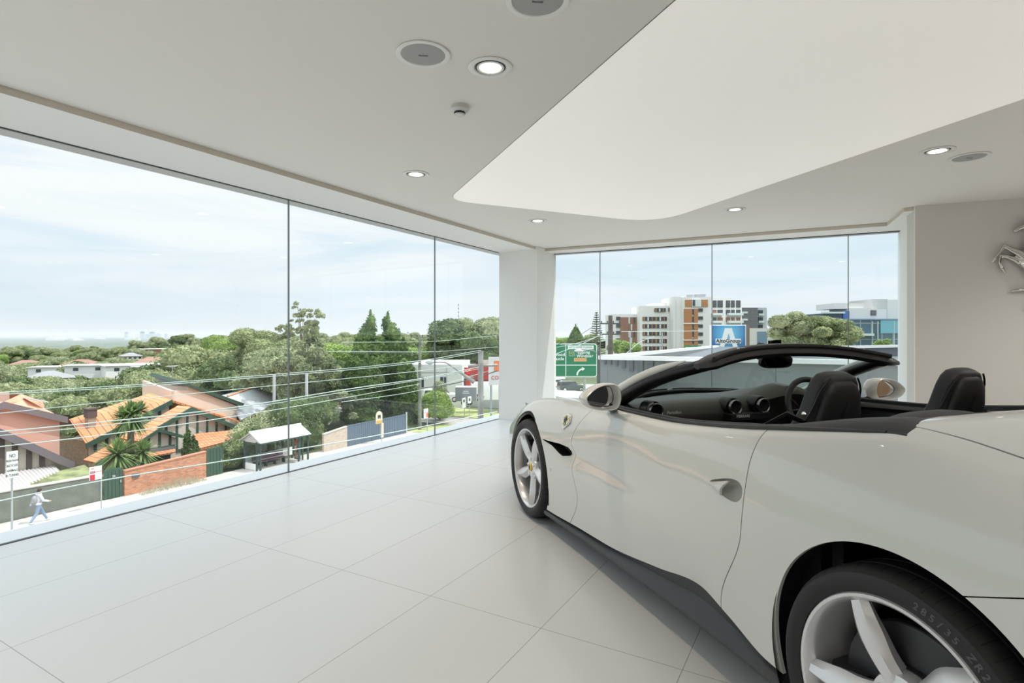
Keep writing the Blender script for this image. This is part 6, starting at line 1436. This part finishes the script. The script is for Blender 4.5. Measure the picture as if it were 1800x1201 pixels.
# curved arrow and straight arrow
A_ = [(1014.5, 660), (1015, 656), (1017, 652.5), (1020, 650), (1023.5, 648.8)]; V_ = []
pa = [(pxm(u), pzm(v)) for u, v in A_]
for i, (x, z) in enumerate(pa):
    dx_ = pa[min(i+1, 4)][0]-pa[max(i-1, 0)][0]; dz_ = pa[min(i+1, 4)][1]-pa[max(i-1, 0)][1]; l_ = sqrt(dx_*dx_+dz_*dz_); V_ += [sp(x-dz_/l_*.085, z+dx_/l_*.085, .035), sp(x+dz_/l_*.085, z-dx_/l_*.085, .035)]
b.add(V_, [(2*i, 2*i+1, 2*i+3, 2*i+2) for i in range(4)]); b.poly([sp(pxm(1022.8), pzm(645), .035), sp(pxm(1023.5), pzm(652.6), .035), sp(pxm(1028.2), pzm(648.2), .035)])
b.poly([sp(pxm(972), pzm(660), .035), sp(pxm(974), pzm(660), .035), sp(pxm(974), pzm(650), .035), sp(pxm(977), pzm(650), .035), sp(pxm(973), pzm(644.5), .035), sp(pxm(969), pzm(650), .035), sp(pxm(972), pzm(650), .035)])
b.build('white_legend', M_gw2, gb)
b = MB(); put_text(b, 'LANE COVE TUNNEL', .265, Matrix.Translation(nf*.037) @ basis(sp(pxm(1020.8), pzm(610.7), 0), dv, (0, 0, 1)), depth=.004, spacing=1.05); b.build('black_legend', M_txt, gb)
b = MB(); rrect(b, pxm(1000.4), pxm(1010.1), pzm(625.6), pzm(617.4), .08, .036, .006); rrect(b, pxm(966.4), pxm(977.4), pzm(618.6), pzm(611.4), .08, .036, .006); b.build('route_shield', M_gs, gb)
b = MB(); rect(b, pxm(1009), pxm(1031), pzm(635.5), pzm(629.3), .03, .02); b.build('toll_panel', mat('toll_orange', (.75, .42, .18), .5), gb)
b = MB(); put_text(b, 'M2', .40, Matrix.Translation(nf*.042) @ basis(sp(pxm(1005.3), pzm(621.5), 0), dv, (0, 0, 1)), depth=.004); put_text(b, 'M1', .36, Matrix.Translation(nf*.042) @ basis(sp(pxm(971.8), pzm(615), 0), dv, (0, 0, 1)), depth=.004); b.build('shield_text', mat('shield_yellow', (.70, .50, .10), .5), gb)
b = MB(); put_text(b, 'TOLL CITY', .25, Matrix.Translation(nf*.035) @ basis(sp(pxm(1020), pzm(632.4), 0), dv, (0, 0, 1)), depth=.004); b.build('toll_text', mat('toll_text_red', (.50, .14, .03), .5), gb)
for u in (1028, 925): MB().tube([sp(pxm(u), 0, -.25), sp(pxm(u), Hs, -.25)], .14, 10).build('sign_post', mat('sage_green_post', (.33, .38, .30), .6), gs)
# neighbouring building wing with a pale parapet
nb = empty('neighbour_wing', (0, 0, 0), 0, 'low dark panelled wing with white parapet just outside the right windows', 'building')
D0 = 22; ca_ = atd(1055, 626, D0); zr = ca_.z; M_pan2 = grid_mat('grey_wall_panels', (.17, .19, .185), (.07, .08, .08), 2.1, 2.75, .025, ca_.x, zr-2.75, 'XZ', rough=.22, var=.04, spec=.7)
x1_ = 16
MB().prism([(ca_.x, ca_.y, G), (x1_, ca_.y+1.0, G), (x1_, ca_.y+1.0, zr-.12), (ca_.x, ca_.y, zr-.12)], (0, .3, 0)).build('front_wall', M_pan2, nb)
MB().prism([(ca_.x, ca_.y, G), (ca_.x, ca_.y+26, G), (ca_.x, ca_.y+26, zr-.12), (ca_.x, ca_.y, zr-.12)], (.3, 0, 0)).build('side_wall', M_pan2, nb)
M_par = mat('white_parapet_cap', (.80, .80, .79), .5)
MB().prism([(ca_.x-.05, ca_.y-.08, zr-.14), (x1_, ca_.y+.92, zr-.14), (x1_, ca_.y+.92, zr+.02), (ca_.x-.05, ca_.y-.08, zr+.02)], (0, .30, 0)).build('front_parapet', M_par, nb)
MB().box(ca_.x-.05, ca_.x+.28, ca_.y, ca_.y+26, zr-.14, zr+.02).build('side_parapet', M_par, nb)
for i, (u0, u1, v1) in enumerate(((1062, 1065, 641), (1072, 1075, 641), (1082, 1086, 644), (1093, 1099, 648), (1106, 1113, 653), (1120, 1130, 656), (1138, 1148, 664), (1158, 1166, 668))):
    y_ = ca_.y-.04; a = aty(u0, 627, y_); c = aty(u1, v1, y_); MB().box(a.x, c.x, y_-.03, y_+.03, c.z, zr-.16).build('dark_fin', mat('dark_fin', (.085, .10, .105), .3), nb)
M_rd = mat('dark_roof_sheet', (.12, .14, .155), .35, .3)
MB().prism([(ca_.x+.3, ca_.y+.4, zr-.75), (x1_, ca_.y+1.4, zr-.75), (x1_, ca_.y+26, zr-.15), (ca_.x+.3, ca_.y+26, zr-.15)], (0, 0, .08)).build('roof_deck', M_rd, nb)
for u0, u1 in ((1170, 1178), (1195, 1206)): a = aty(u0, 620, ca_.y+14)
MB().prism([(ca_.x+6, ca_.y+16, zr-.5), (x1_, ca_.y+16, zr-.5), (x1_, ca_.y+16, zr+.60), (ca_.x+6, ca_.y+16, zr+.0)], (0, .25, 0)).build('rear_upstand', M_rd, nb); MB().prism([(ca_.x+5.9, ca_.y+15.9, zr-.02), (x1_, ca_.y+15.9, zr+.60), (x1_, ca_.y+15.9, zr+.74), (ca_.x+5.9, ca_.y+15.9, zr+.12)], (0, .5, 0)).build('rear_coping', M_par, nb)
# blue billboard on the roof
D = 46; q0_ = atd(1250.5, 571, D); q1_ = atd(1311.5, 571, D); hb_ = (612-571)/FPX*D+.25; bd_ = empty('billboard', (q0_.x, q0_.y, q0_.z-hb_), 0, 'blue rooftop billboard with a large white letter A', 'billboard')
e1_ = (q1_-q0_); wB = e1_.length; e1_.normalize(); nB = Vector((e1_.y, -e1_.x, 0)); nB = nB if nB.dot(FW) < 0 else -nB
BP = lambda x, z, o_=0: e1_*x+Vector((0, 0, z))+nB*o_
def br_(mb, x0_, x1_, z0_, z1_, off, th): mb.prism([BP(x0_, z0_, off), BP(x1_, z0_, off), BP(x1_, z1_, off), BP(x0_, z1_, off)], nB*-th)
b = MB(); br_(b, 0, wB, 0, hb_, 0, .45); cab = b.build('sign_cabinet', M_white, bd_); b = MB(); br_(b, wB+.01, wB+.34, 0, hb_-.02, -.1, .5); b.build('cabinet_side', mat('brown_steel', (.22, .17, .13), .6), bd_)
m_ = bpy.data.materials.new('blue_poster'); m_.use_nodes = True; nt_ = m_.node_tree; bs_ = nt_.nodes['Principled BSDF']; t_ = nt_.nodes.new('ShaderNodeTexCoord'); g_ = nt_.nodes.new('ShaderNodeTexGradient'); g_.gradient_type = 'SPHERICAL'; mp_ = nt_.nodes.new('ShaderNodeMapping')
mp_.inputs['Location'].default_value = (-.5, -.5, -.85); mp_.inputs['Scale'].default_value = (1.0, 1, 1.25); nt_.links.new(t_.outputs['Generated'], mp_.inputs[0]); nt_.links.new(mp_.outputs[0], g_.inputs[0]); r_ = nt_.nodes.new('ShaderNodeValToRGB'); r_.color_ramp.elements[0].color = (.03, .13, .38, 1); r_.color_ramp.elements[0].position = .1; r_.color_ramp.elements[1].color = (.18, .58, .80, 1); r_.color_ramp.elements[1].position = .9
nt_.links.new(g_.outputs[0], r_.inputs[0]); nt_.links.new(r_.outputs[0], bs_.inputs[0]); b = MB(); br_(b, .07, wB-.07, .05, hb_-.08, .02, .02); b.build('blue_face', m_, cab)
X0 = lambda u: (u-1250.5)/61*wB; Z0 = lambda v: hb_-(v-571)/FPX*D
b = MB(); b.prism([BP(X0(1264), Z0(612), .04), BP(X0(1272), Z0(612), .04), BP(X0(1280.5), Z0(586), .04), BP(X0(1289), Z0(612), .04), BP(X0(1297), Z0(612), .04), BP(X0(1286), Z0(577), .04), BP(X0(1274), Z0(577), .04)], nB*-.015); br_(b, X0(1257.5), X0(1302), Z0(604), Z0(595.5), .05, .02); b.build('white_letter_shape', M_white, cab)
b = MB(); put_text(b, 'AltoGroup', .44, Matrix.Translation(nB*.06) @ basis(BP(X0(1279.8), Z0(599.6)), e1_, (0, 0, 1)), depth=.004, bold=.011, spacing=1.05); b.build('sign_lettering', M_txt, cab)
for x in (.4, wB-.4): MB().tube([BP(x, 0, -.3), BP(x, -2.2, -.3)], .07, 6).build('support_post', M_galv, bd_)

# apartment blocks
M_aw = mat('apartment_white', (.74, .73, .71), .7); M_ab = grid_mat('brown_brick_cladding', (.28, .15, .10), (.2, .11, .08), 3, .6, .05, axes='XZ', rough=.8, var=.08); M_to = mat('terracotta_cladding', (.42, .20, .09), .7); M_ag = grid_mat('dark_grey_cladding', (.15, .155, .16), (.10, .10, .10), 4, 1.0, .12, axes='XZ', rough=.7); M_aw2 = mat('pale_balustrade', (.60, .66, .66), .2)
def band(parent, a, c, u0, u1, v0, v1, n, off=.2):
    """a ribbon window: dark glass with brown and pale mullioned bays"""
    f = panel(parent, 'window', a, c, u0, u1, v0, v1, M_win, off)
    for k in range(n):
        x = u0+(u1-u0)*(k+.15)/n; panel(f, 'window_shutter', a, c, x, x+(u1-u0)/n*.38, v0+.6, v1-.3, (M_to, M_aw2, M_ab)[k % 3], off+.15)
ap = empty('apartment_block', (0, 0, 0), 0, 'long white apartment block with brown brick panel and ribbon windows', 'building')
o, a, c, n_ = facing_box('left_wing', 1074, 1128, 552.5, 236, 14, M_aw, ap)
panel(ap, 'brown_panel', a, c, 1090, 1125, 558, 640, M_ab, .3)
for v in (557, 570, 582, 595): panel(ap, 'window', a, c, 1083, 1090, v, v+6, M_win, .4)
for u, vs_ in ((1104.5, (558, 582)), (1108.5, (570, 594)), (1113.5, (558, 582))):
    for v in vs_: panel(ap, 'window', a, c, u, u+2.4, v, v+11, M_aw2 if u < 1110 else M_win, .45)
o, a, c, n_ = facing_box('ribbon_wing', 1125, 1182, 538, 230, 16, M_aw, ap)
for v in (557, 570, 583, 596, 609): band(ap, a, c, 1129.5, 1172, v, v+7.2, 6)
o, a3, c3, n_ = facing_box('upper_floor', 1148, 1184, 533, 234, 12, M_aw, ap); band(ap, a3, c3, 1146, 1165, 543, 549, 3, 4.5); band(ap, a3, c3, 1170, 1180.5, 542.5, 548.5, 2, 4.5)
ap2 = empty('apartment_tower', (0, 0, 0), 0, 'taller white apartment tower with orange brown panels and balconies', 'building')
o, a, c, n_ = facing_box('stair_core', 1184, 1203, 521.5, 224, 18, M_aw, ap2)
panel(ap2, 'core_window_strip', a, c, 1187.4, 1188.4, 528, 612, M_aw2, .2)
o, a, c, n_ = facing_box('main_block', 1201, 1250, 522.5, 222, 20, M_aw, ap2)
panel(ap2, 'orange_panel', a, c, 1204, 1244, 527, 539.5, M_to, .3); panel(ap2, 'window', a, c, 1216, 1232, 526.5, 539.5, M_aw2, .45); panel(ap2, 'window', a, c, 1217, 1221, 527.5, 538, M_win, .6)
panel(ap2, 'orange_panel', a, c, 1202, 1216.5, 543, 640, M_to, .3); panel(ap2, 'orange_panel', a, c, 1219.5, 1226.5, 543, 640, M_to, .3)
for k in range(6): panel(ap2, 'window', a, c, 1216.8, 1219.4, 543.5+13*k, 553+13*k, M_win, .4); panel(ap2, 'window', a, c, 1227.5, 1235, 542.5+14*k, 546+14*k+2, M_win, .4)
for v in (568, 597): panel(ap2, 'floor_band', a, c, 1201, 1228, v, v+1.8, M_aw, .6)
# side face recedes to the right with balconies
n3 = atd(1304, 528.5, 236); s0_ = atd(1250, 523, 222); zt0 = s0_.z
MB().prism([Vector((s0_.x, s0_.y, G)), Vector((n3.x, n3.y, G)), n3, s0_], FW*18).build('balcony_side', M_aw, ap2)
for k in range(6):
    va, vb_ = (527.5, 540.5) if k == 0 else (544+13.5*(k-1), 551+13.5*(k-1))
    for u0, u1 in ((1253, 1259), (1261, 1270), (1276, 1283), (1285, 1291), (1294, 1301)):
        panel(ap2, 'window', s0_, n3, u0, u1, va+.8, vb_ if k == 0 else vb_+1.5, M_win if (u0+k) % 3 else M_ab, .2)
    if k: 
        for u0, u1 in ((1250, 1269), (1277, 1303)): panel(ap2, 'balcony_rail', s0_, n3, u0, u1, vb_-.5, vb_+3.6, M_aw2, 1.1)
b = MB(); q_ = atd(1213, 522, 226); b.box(-1.2, 1.2, -1, 1, -1, .8, Matrix.Translation(q_)); q_ = atd(1231, 522, 226); b.box(-2.2, 2.2, -1, 1, -1, 1.0, Matrix.Translation(q_)); b.build('roof_plant', mat('plant_grey', (.35, .36, .37), .6), ap2)
ap3 = empty('grey_apartment_block', (0, 0, 0), 0, 'dark grey clad apartment block right of the white tower', 'building')
o, a, c, n_ = facing_box('grey_wall', 1303, 1332, 541, 260, 20, M_ag, ap3); o, a4, c4, n_ = facing_box('end_wall', 1332, 1348, 541, 262, 20, mat('end_wall_grey', (.45, .48, .49), .7), ap3)
for v in (548, 560.5): panel(ap3, 'window', a, c, 1304, 1314, v, v+3.2, M_aw2, .3)
for v in (545.5, 558, 571): panel(ap3, 'balcony', a4, c4, 1332.5, 1340.5, v, v+6.5, M_win, .3); panel(ap3, 'balcony_rail', a4, c4, 1332.5, 1342, v+6, v+9.5, M_aw2, .9)
o, a, c, n_ = facing_box('low_annex', 1318, 1350, 577, 200, 14, mat('annex_cream', (.62, .60, .57), .7), ap3); panel(ap3, 'annex_glass', a, c, 1331, 1348, 583, 604, mat('blue_glazing', (.16, .24, .32), .15), .2)
# glass office
M_gl1 = grid_mat('teal_curtain_wall', (.05, .12, .17), (.30, .36, .38), 3.2, 5.5, .25, axes='XZ', rough=.12, var=.15, spec=.8); M_gl2 = mat('bright_teal_glass', (.16, .42, .52), .15)
go = empty('glass_office', (0, 0, 0), 0, 'teal glass office building with white rooftop plant rooms', 'building')
o, a, c, n_ = facing_box('curtain_wall', 1470, 1700, 562, 190, 30, M_gl1, go)
panel(go, 'bright_glass', a, c, 1547, 1600, 563, 586, M_gl2, .3); panel(go, 'roof_edge', a, c, 1470, 1600, 560.5, 562.5, mat('steel_blue_edge', (.20, .30, .48), .4), .5)
panel(go, 'canopy', a, c, 1495, 1532, 586.5, 590.5, M_aw2, 1.5)
for u in (1494.5, 1532, 1541.5, 1570): panel(go, 'mullion', a, c, u, u+.9, 565, 612, M_aw2, .5)
M_pl = mat('plant_room_white', (.68, .67, .65), .7); o, a, c, n_ = facing_box('plant_room', 1467, 1521, 533, 196, 12, M_pl, go, zb=atd(1467, 543, 196).z); o, a, c, n_ = facing_box('lift_tower', 1492, 1521, 542, 195, 12, M_pl, go); o, a, c, n_ = facing_box('plant_room', 1521, 1558, 543.5, 200, 12, M_pl, go)
panel(go, 'grey_louvre', a, c, 1530, 1540, 545.5, 554.5, M_ag, .2)
o, a, c, n_ = facing_box('upper_box', 1533, 1560, 526, 206, 14, mat('pale_grey_clad', (.50, .50, .49), .6), go); o, a, c, n_ = facing_box('upper_box', 1560, 1620, 527, 212, 14, M_pl, go)
o, a, c, n_ = facing_box('top_floor', 1447, 1492, 551, 192, 16, mat('dark_blue_glazing', (.06, .10, .16), .2), go); panel(go, 'eave', a, c, 1443, 1482, 548.5, 551.5, M_aw2, 1.2); panel(go, 'blue_panel', a, c, 1481, 1492, 547, 560, mat('blue_panel', (.06, .16, .42), .3), .4)
b = MB(); a_ = atd(1559, 556, 199)
# trees of the right view
def bg_tree(name, u, vtop, vbot, D, wpx, k, seed, label, n=16, leaf=8000, sz=.32, br=.34, group=None, top=None):
    c0 = atd(u, vbot, D); h = atd(u, vtop, D).z-c0.z; return tree(name, k, crown(seed, h, wpx/2/FPX*D, n, br=br, base=.12), leaf, sz, seed, h, label, loc=tuple(c0), tr=h*.025, group=group)
bg_tree('gum_tree', 1395, 552, 640, 92, 92, 'grey', 31, 'big spreading gum tree right of the blue billboard, left half', 20, 15000, .24, br=.28)
bg_tree('gum_tree', 1455, 560, 640, 90, 100, 'euc', 35, 'spreading gum tree directly before the glass office, right half', 20, 15000, .24, br=.28)
bg_tree('small_tree', 1553, 596, 632, 80, 32, 'green', 33, 'small bright green tree at the right end by the reveal', 10, 4500, .14)
bg_tree('street_tree', 984, 592, 640, 190, 44, 'green', 51, 'yellowish tree low beside the corner column'); bg_tree('street_tree', 1030, 590, 640, 175, 50, 'euc', 52, 'bushy tree between the dark cypress and the feathery pine'); bg_tree('street_tree', 1098, 603, 630, 130, 60, 'green', 53, 'green shrubs at the foot of the brown brick panel')
bl = []
for k in range(8): t = k/7; w = 2.3*(1-t**2.2)+.2; bl.append(((0, 0, 1+8.0*t), (w*.8, w*.8, .9)))
q_ = atd(1012, 620, 120); zt = atd(1012, 574.5, 120).z-q_.z; tree('cypress', 'conifer', [((c_[0], c_[1], c_[2]/9.3*zt), r_2) for c_, r_2 in bl], 7000, .2, 4, 9, 'dark narrow cypress with rounded top above the green road sign', loc=tuple(q_), core=.9, limbs=False, tr=.2)
# norfolk pine: tiers of level branches
q_ = atd(1048.5, 640, 135); H_ = atd(1048, 549, 135).z-q_.z; np_ = empty('norfolk_pine', tuple(q_), 0, 'feathery tiered pine behind the first joint of the right windows', 'tree'); r = random.Random(4); b = MB(); fb = MB()
MB().tube([(0, 0, 0), (0, 0, H_)], [.35, .05], 8).build('trunk', M_bark, np_, smooth=True)
for i in range(19):
    t = i/18; z = H_*(.18+.80*t); L_ = 2.0*(1-t)**.75+.25
    for k in range(7):
        a = 2*pi*k/7+i*.5; d_ = Vector((cos(a), sin(a), .18)); e_ = Vector((0, 0, z))+d_*L_; b.tube([(0, 0, z), e_], .035, 4)
        for s_ in range(7):
            p = Vector((0, 0, z)).lerp(e_, .3+.7*s_/6); 
            for w in range(2): q2 = Vector((r.uniform(-.28, .28), r.uniform(-.28, .28), r.uniform(-.05, .25))); fb.add([p-q2*.6, p+Vector((.06, .06, .05)), p+q2, p+Vector((-.06, -.06, .12))], [(0, 1, 2, 3)])
b.build('branches', M_bark, np_); fb.build('foliage', LM['conifer'], np_, recalc=False)
# poles beyond the right windows
q_ = atd(1073, 640, 52); zt = atd(1073, 555, 52).z-q_.z; pl2 = power_pole('power_pole', q_, zt, .26, mat('dark_timber_pole', (.10, .095, .075), .9, var=(2, .3)), ((zt-.75, 1.9), (zt-1.75, 1.95)), 'dark rough timber power pole with two crossarms before the apartments', ang)
MB().box(-.14, .14, -.14, .14, -.3, .35, Matrix.Translation((.05, 0, zt-1.2))).build('transformer_bracket', M_dark, pl2)
q_ = atd(1052, 720, 38); zt = atd(1052, 616, 38).z-q_.z; b = MB(); b.tube([(0, 0, 0), (0, 0, zt)], .11, 10); o = b.build('dark_post', mat('dark_grey_post', (.10, .105, .10), .7), loc=tuple(q_), smooth=True); tag(o, 'dark slim post just left of the panelled wing', 'post')
P = [atd(1050, 622, 37), atd(1044, 617, 36.5), atd(1034, 615, 36), atd(1024, 616.5, 35.5)]; ol = MB().tube([p-P[-1] for p in P], .035, 6).build('street_lamp', M_alu, loc=tuple(P[-1]), smooth=True); tag(ol, 'curved street lamp head hanging in front of the green road sign', 'street lamp'); MB().ball((-.25, 0, -.02), 1, 12, (.33, .16, .10)).build('lamp_head', mat('lamp_head_pale', (.6, .6, .62), .3), ol, smooth=True)
wire([(978, 607), (1010, 594), (1045, 573)], 50, 50, .025, 'upper wire rising to the right from the column over the cypress', M_wired)
wire([(978, 611), (1020, 602), (1060, 588)], 50, 52, .03, 'second wire over the green sign'); wire([(978, 622), (1020, 606), (1070, 581)], 48, 52, .03, 'steeper wire crossing the top of the green sign'); wire([(1092, 583), (1140, 583), (1230, 582)], 52, 60, .035, 'level white wire before the apartment windows')
wire([(1100, 622), (1128, 600), (1150, 592)], 50, 60, .03, 'short slanting wire before the brown brick panel')
tag(MB().tube([(0, 0, 0), (0, 0, 2.6)], .06, 8).build('thin_pole', M_galv, loc=tuple(atd(1108, 622, 50)-Vector((0, 0, .6)))), 'thin short pole on the roof edge before the brown brick panel', 'post')
tag(MB().tube([(0, 0, 0), (0, 0, 2.0)], .05, 8).build('thin_pole', M_galv, loc=tuple(atd(1164, 614, 46)-Vector((0, 0, .6)))), 'thin short pole before the ribbon windows', 'post')
q_ = atd(1203, 614, 75); o = MB().box(0, 2.3, -.05, .05, 0, .50).build('green_street_sign', M_gs, loc=(q_.x, q_.y, q_.z)); o.rotation_euler = (0, 0, ang); tag(o, 'small distant green road sign above the parapet', 'road sign')
MB().box(.1, 2.2, -.06, -.051, .21, .27).build('sign_line', M_gw2, o)
# dark low shops behind the green sign
sb = empty('dark_shopfront', (0, 0, 0), 0, 'dark low building behind the legs of the green road sign', 'building'); o, a, c, n_ = facing_box('dark_wall', 960, 1062, 652, 128, 8, mat('shop_dark', (.06, .07, .08), .5), sb); panel(sb, 'red_sign', a, c, 1035, 1040, 664, 675, M_redp, .4); panel(sb, 'pale_wall', a, c, 960, 1062, 673.5, 681, M_offw, 1.0)

# ---------------------------------------------------------------- the walking person
fp = atz(66, 919.5, G+.1); person = empty('person', (fp.x, fp.y, G+.1), pi/2, 'person in a white hoodie and blue jeans walking right with a grey backpack', 'person')
# local: x forward (towards the right of the picture), y left, z up
M_skin = mat('skin', (.50, .32, .24), .6); M_hood = mat('white_hoodie_cloth', (.66, .66, .70), .85, bump=(30, .3)); M_jean = mat('blue_denim', (.24, .31, .45), .85, bump=(60, .2)); M_hair = mat('dark_brown_hair', (.035, .022, .02), .6); M_pack = mat('grey_backpack_cloth', (.30, .30, .31), .8); M_shoe = mat('white_trainer', (.75, .75, .74), .6)
def capsule(b, P, R): 
    P = [Vector(p) for p in P]; Q = []; RR = []
    for i in range(len(P)-1):
        for k in range(5): Q.append(P[i].lerp(P[i+1], k/5)); RR.append(R[i]*(1-k/5)+R[i+1]*k/5)
    Q.append(P[-1]); RR.append(R[-1]); b.tube(Q, RR, 14)
    for p, r_ in zip(P, R): b.ball(p, r_, 12)
b = MB()
capsule(b, [(.02, 0, .93), (.03, 0, 1.08), (.05, 0, 1.25), (.06, 0, 1.38)], [.125, .115, .130, .105]); capsule(b, [(.05, -.15, 1.38), (.05, .15, 1.38)], [.06, .06]); capsule(b, [(.02, -.075, .92), (.02, .075, .92)], [.115, .115])
capsule(b, [(.06, 0, 1.42), (.085, 0, 1.52)], [.05, .048]); b.ball((.105, 0, 1.60), 1, 16, (.092, .073, .115)); b.ball((.130, 0, 1.565), 1, 12, (.062, .050, .065)); b.ball((.200, 0, 1.590), 1, 8, (.020, .012, .022)); b.ball((.100, .074, 1.59), 1, 8, (.018, .010, .030)); b.ball((.100, -.074, 1.59), 1, 8, (.018, .010, .030))
capsule(b, [(.03, .085, .90), (.22, .09, .52), (.40, .09, .14)], [.088, .060, .042]); capsule(b, [(.02, -.085, .90), (-.06, -.085, .50), (-.30, -.085, .14)], [.088, .060, .042])
capsule(b, [(.40, .09, .12), (.45, .09, .055), (.57, .09, .09)], [.040, .045, .030]); capsule(b, [(-.30, -.085, .13), (-.29, -.085, .06), (-.17, -.085, .035)], [.040, .045, .032])
capsule(b, [(.05, -.185, 1.37), (.16, -.21, 1.12), (.38, -.20, 1.03)], [.052, .042, .030]); capsule(b, [(.05, .185, 1.37), (-.10, .21, 1.13), (-.20, .20, .90)], [.052, .042, .030])
b.ball((.425, -.20, 1.02), 1, 10, (.045, .022, .035)); b.ball((-.22, .20, .855), 1, 10, (.035, .022, .045))
for i in range(4): b.tube([(.45, -.20+(i-1.5)*.001, 1.045-.018*i), (.49, -.20, 1.045-.02*i), (.505-.006*abs(i-1), -.19, 1.03-.02*i)], [.0085, .008, .006], 6)
b.tube([(.425, -.19, 1.045), (.45, -.175, 1.07)], [.010, .007], 6)
for i in range(4): b.tube([(-.24+.018*i, .20, .82), (-.245+.02*i, .20, .785), (-.235+.02*i, .19, .765+.004*abs(i-1))], [.0085, .008, .006], 6)
b.tube([(-.195, .19, .86), (-.17, .18, .83)], [.010, .007], 6)
po = b.build('body', M_skin, person, smooth=True); remesh(po, .010, 2)
# clothes follow the body: copies of its surface, pushed out a little and cut cleanly
def garment(name, test, m, off):
    bm_ = bmesh.new(); bm_.from_mesh(po.data); bm_.normal_update(); bmesh.ops.delete(bm_, geom=[f for f in bm_.faces if not test(f.calc_center_median())], context='FACES')
    for v in bm_.verts: v.co += v.normal*off
    me = bpy.data.meshes.new(name); bm_.to_mesh(me); bm_.free(); me.materials.append(m); o = bpy.data.objects.new(name, me); C.objects.link(o); o.parent = person; s_ = o.modifiers.new('s', 'SOLIDIFY'); s_.thickness = .008; s_.offset = -1; return o
garment('hoodie', lambda p: .93 < p.z < 1.45 and not (p.x > .385 and p.z < 1.1) or (p.x < -.08 and p.y > .15 and .89 < p.z < 1.2), M_hood, .018)
garment('jeans', lambda p: .10 < p.z < .965 and abs(p.y) < .19, M_jean, .013)
garment('shoes', lambda p: p.z < .115, M_shoe, .012)
b = MB(); b.ball((.085, 0, 1.625), 1, 16, (.105, .088, .108)); b.ball((.02, 0, 1.57), 1, 12, (.06, .075, .09)); ha = b.build('hair', M_hair, person, smooth=True); remesh(ha, .012, 2)
b = MB()
for s_ in (1, -1): b.ball((.183, .030*s_, 1.612), .008, 8)
b.build('eyes', M_txt, person); MB().ball((.180, 0, 1.545), 1, 8, (.010, .022, .005)).build('mouth', mat('lips', (.35, .14, .12), .6), person)
b = MB(); b.ball((-.13, 0, 1.16), 1, 16, (.125, .15, .225)); b.ball((-.21, 0, 1.07), 1, 12, (.07, .11, .11)); bp_ = b.build('backpack', M_pack, person, smooth=True); remesh(bp_, .014, 3)
for s_ in (1, -1): MB().tube([(-.08, .10*s_, 1.36), (.05, .11*s_, 1.465), (.17, .10*s_, 1.33), (.16, .12*s_, 1.10), (-.03, .15*s_, 1.0)], .016, 8, sq=(1.4, .5)).build('shoulder_strap', M_pack, bp_, smooth=True)
b = MB(); b.ball((.0, 0, 1.44), 1, 12, (.085, .11, .06)); b.build('hood', M_hood, person, smooth=True)

# timber bench and red seat seen only in the door mirrors
s = empty('red_armchair', (6.4, -4.6, 0), radians(140), 'red leather armchair by the timber wall, out of view behind the camera', 'armchair')
MB().box(-.42, .42, -.42, .42, .12, .42).build('seat', M_red, s, bevel=.05); MB().box(-.42, -.28, -.42, .42, .42, .85).build('backrest', M_red, s, bevel=.05)
for y in (-.46, .38): MB().box(-.40, .40, y, y+.10, .12, .62).build('armrest', M_red, s, bevel=.03)
for x in (-.34, .34):
    for y in (-.34, .34): MB().box(x-.02, x+.02, y-.02, y+.02, 0, .12).build('leg', M_alloy, s)
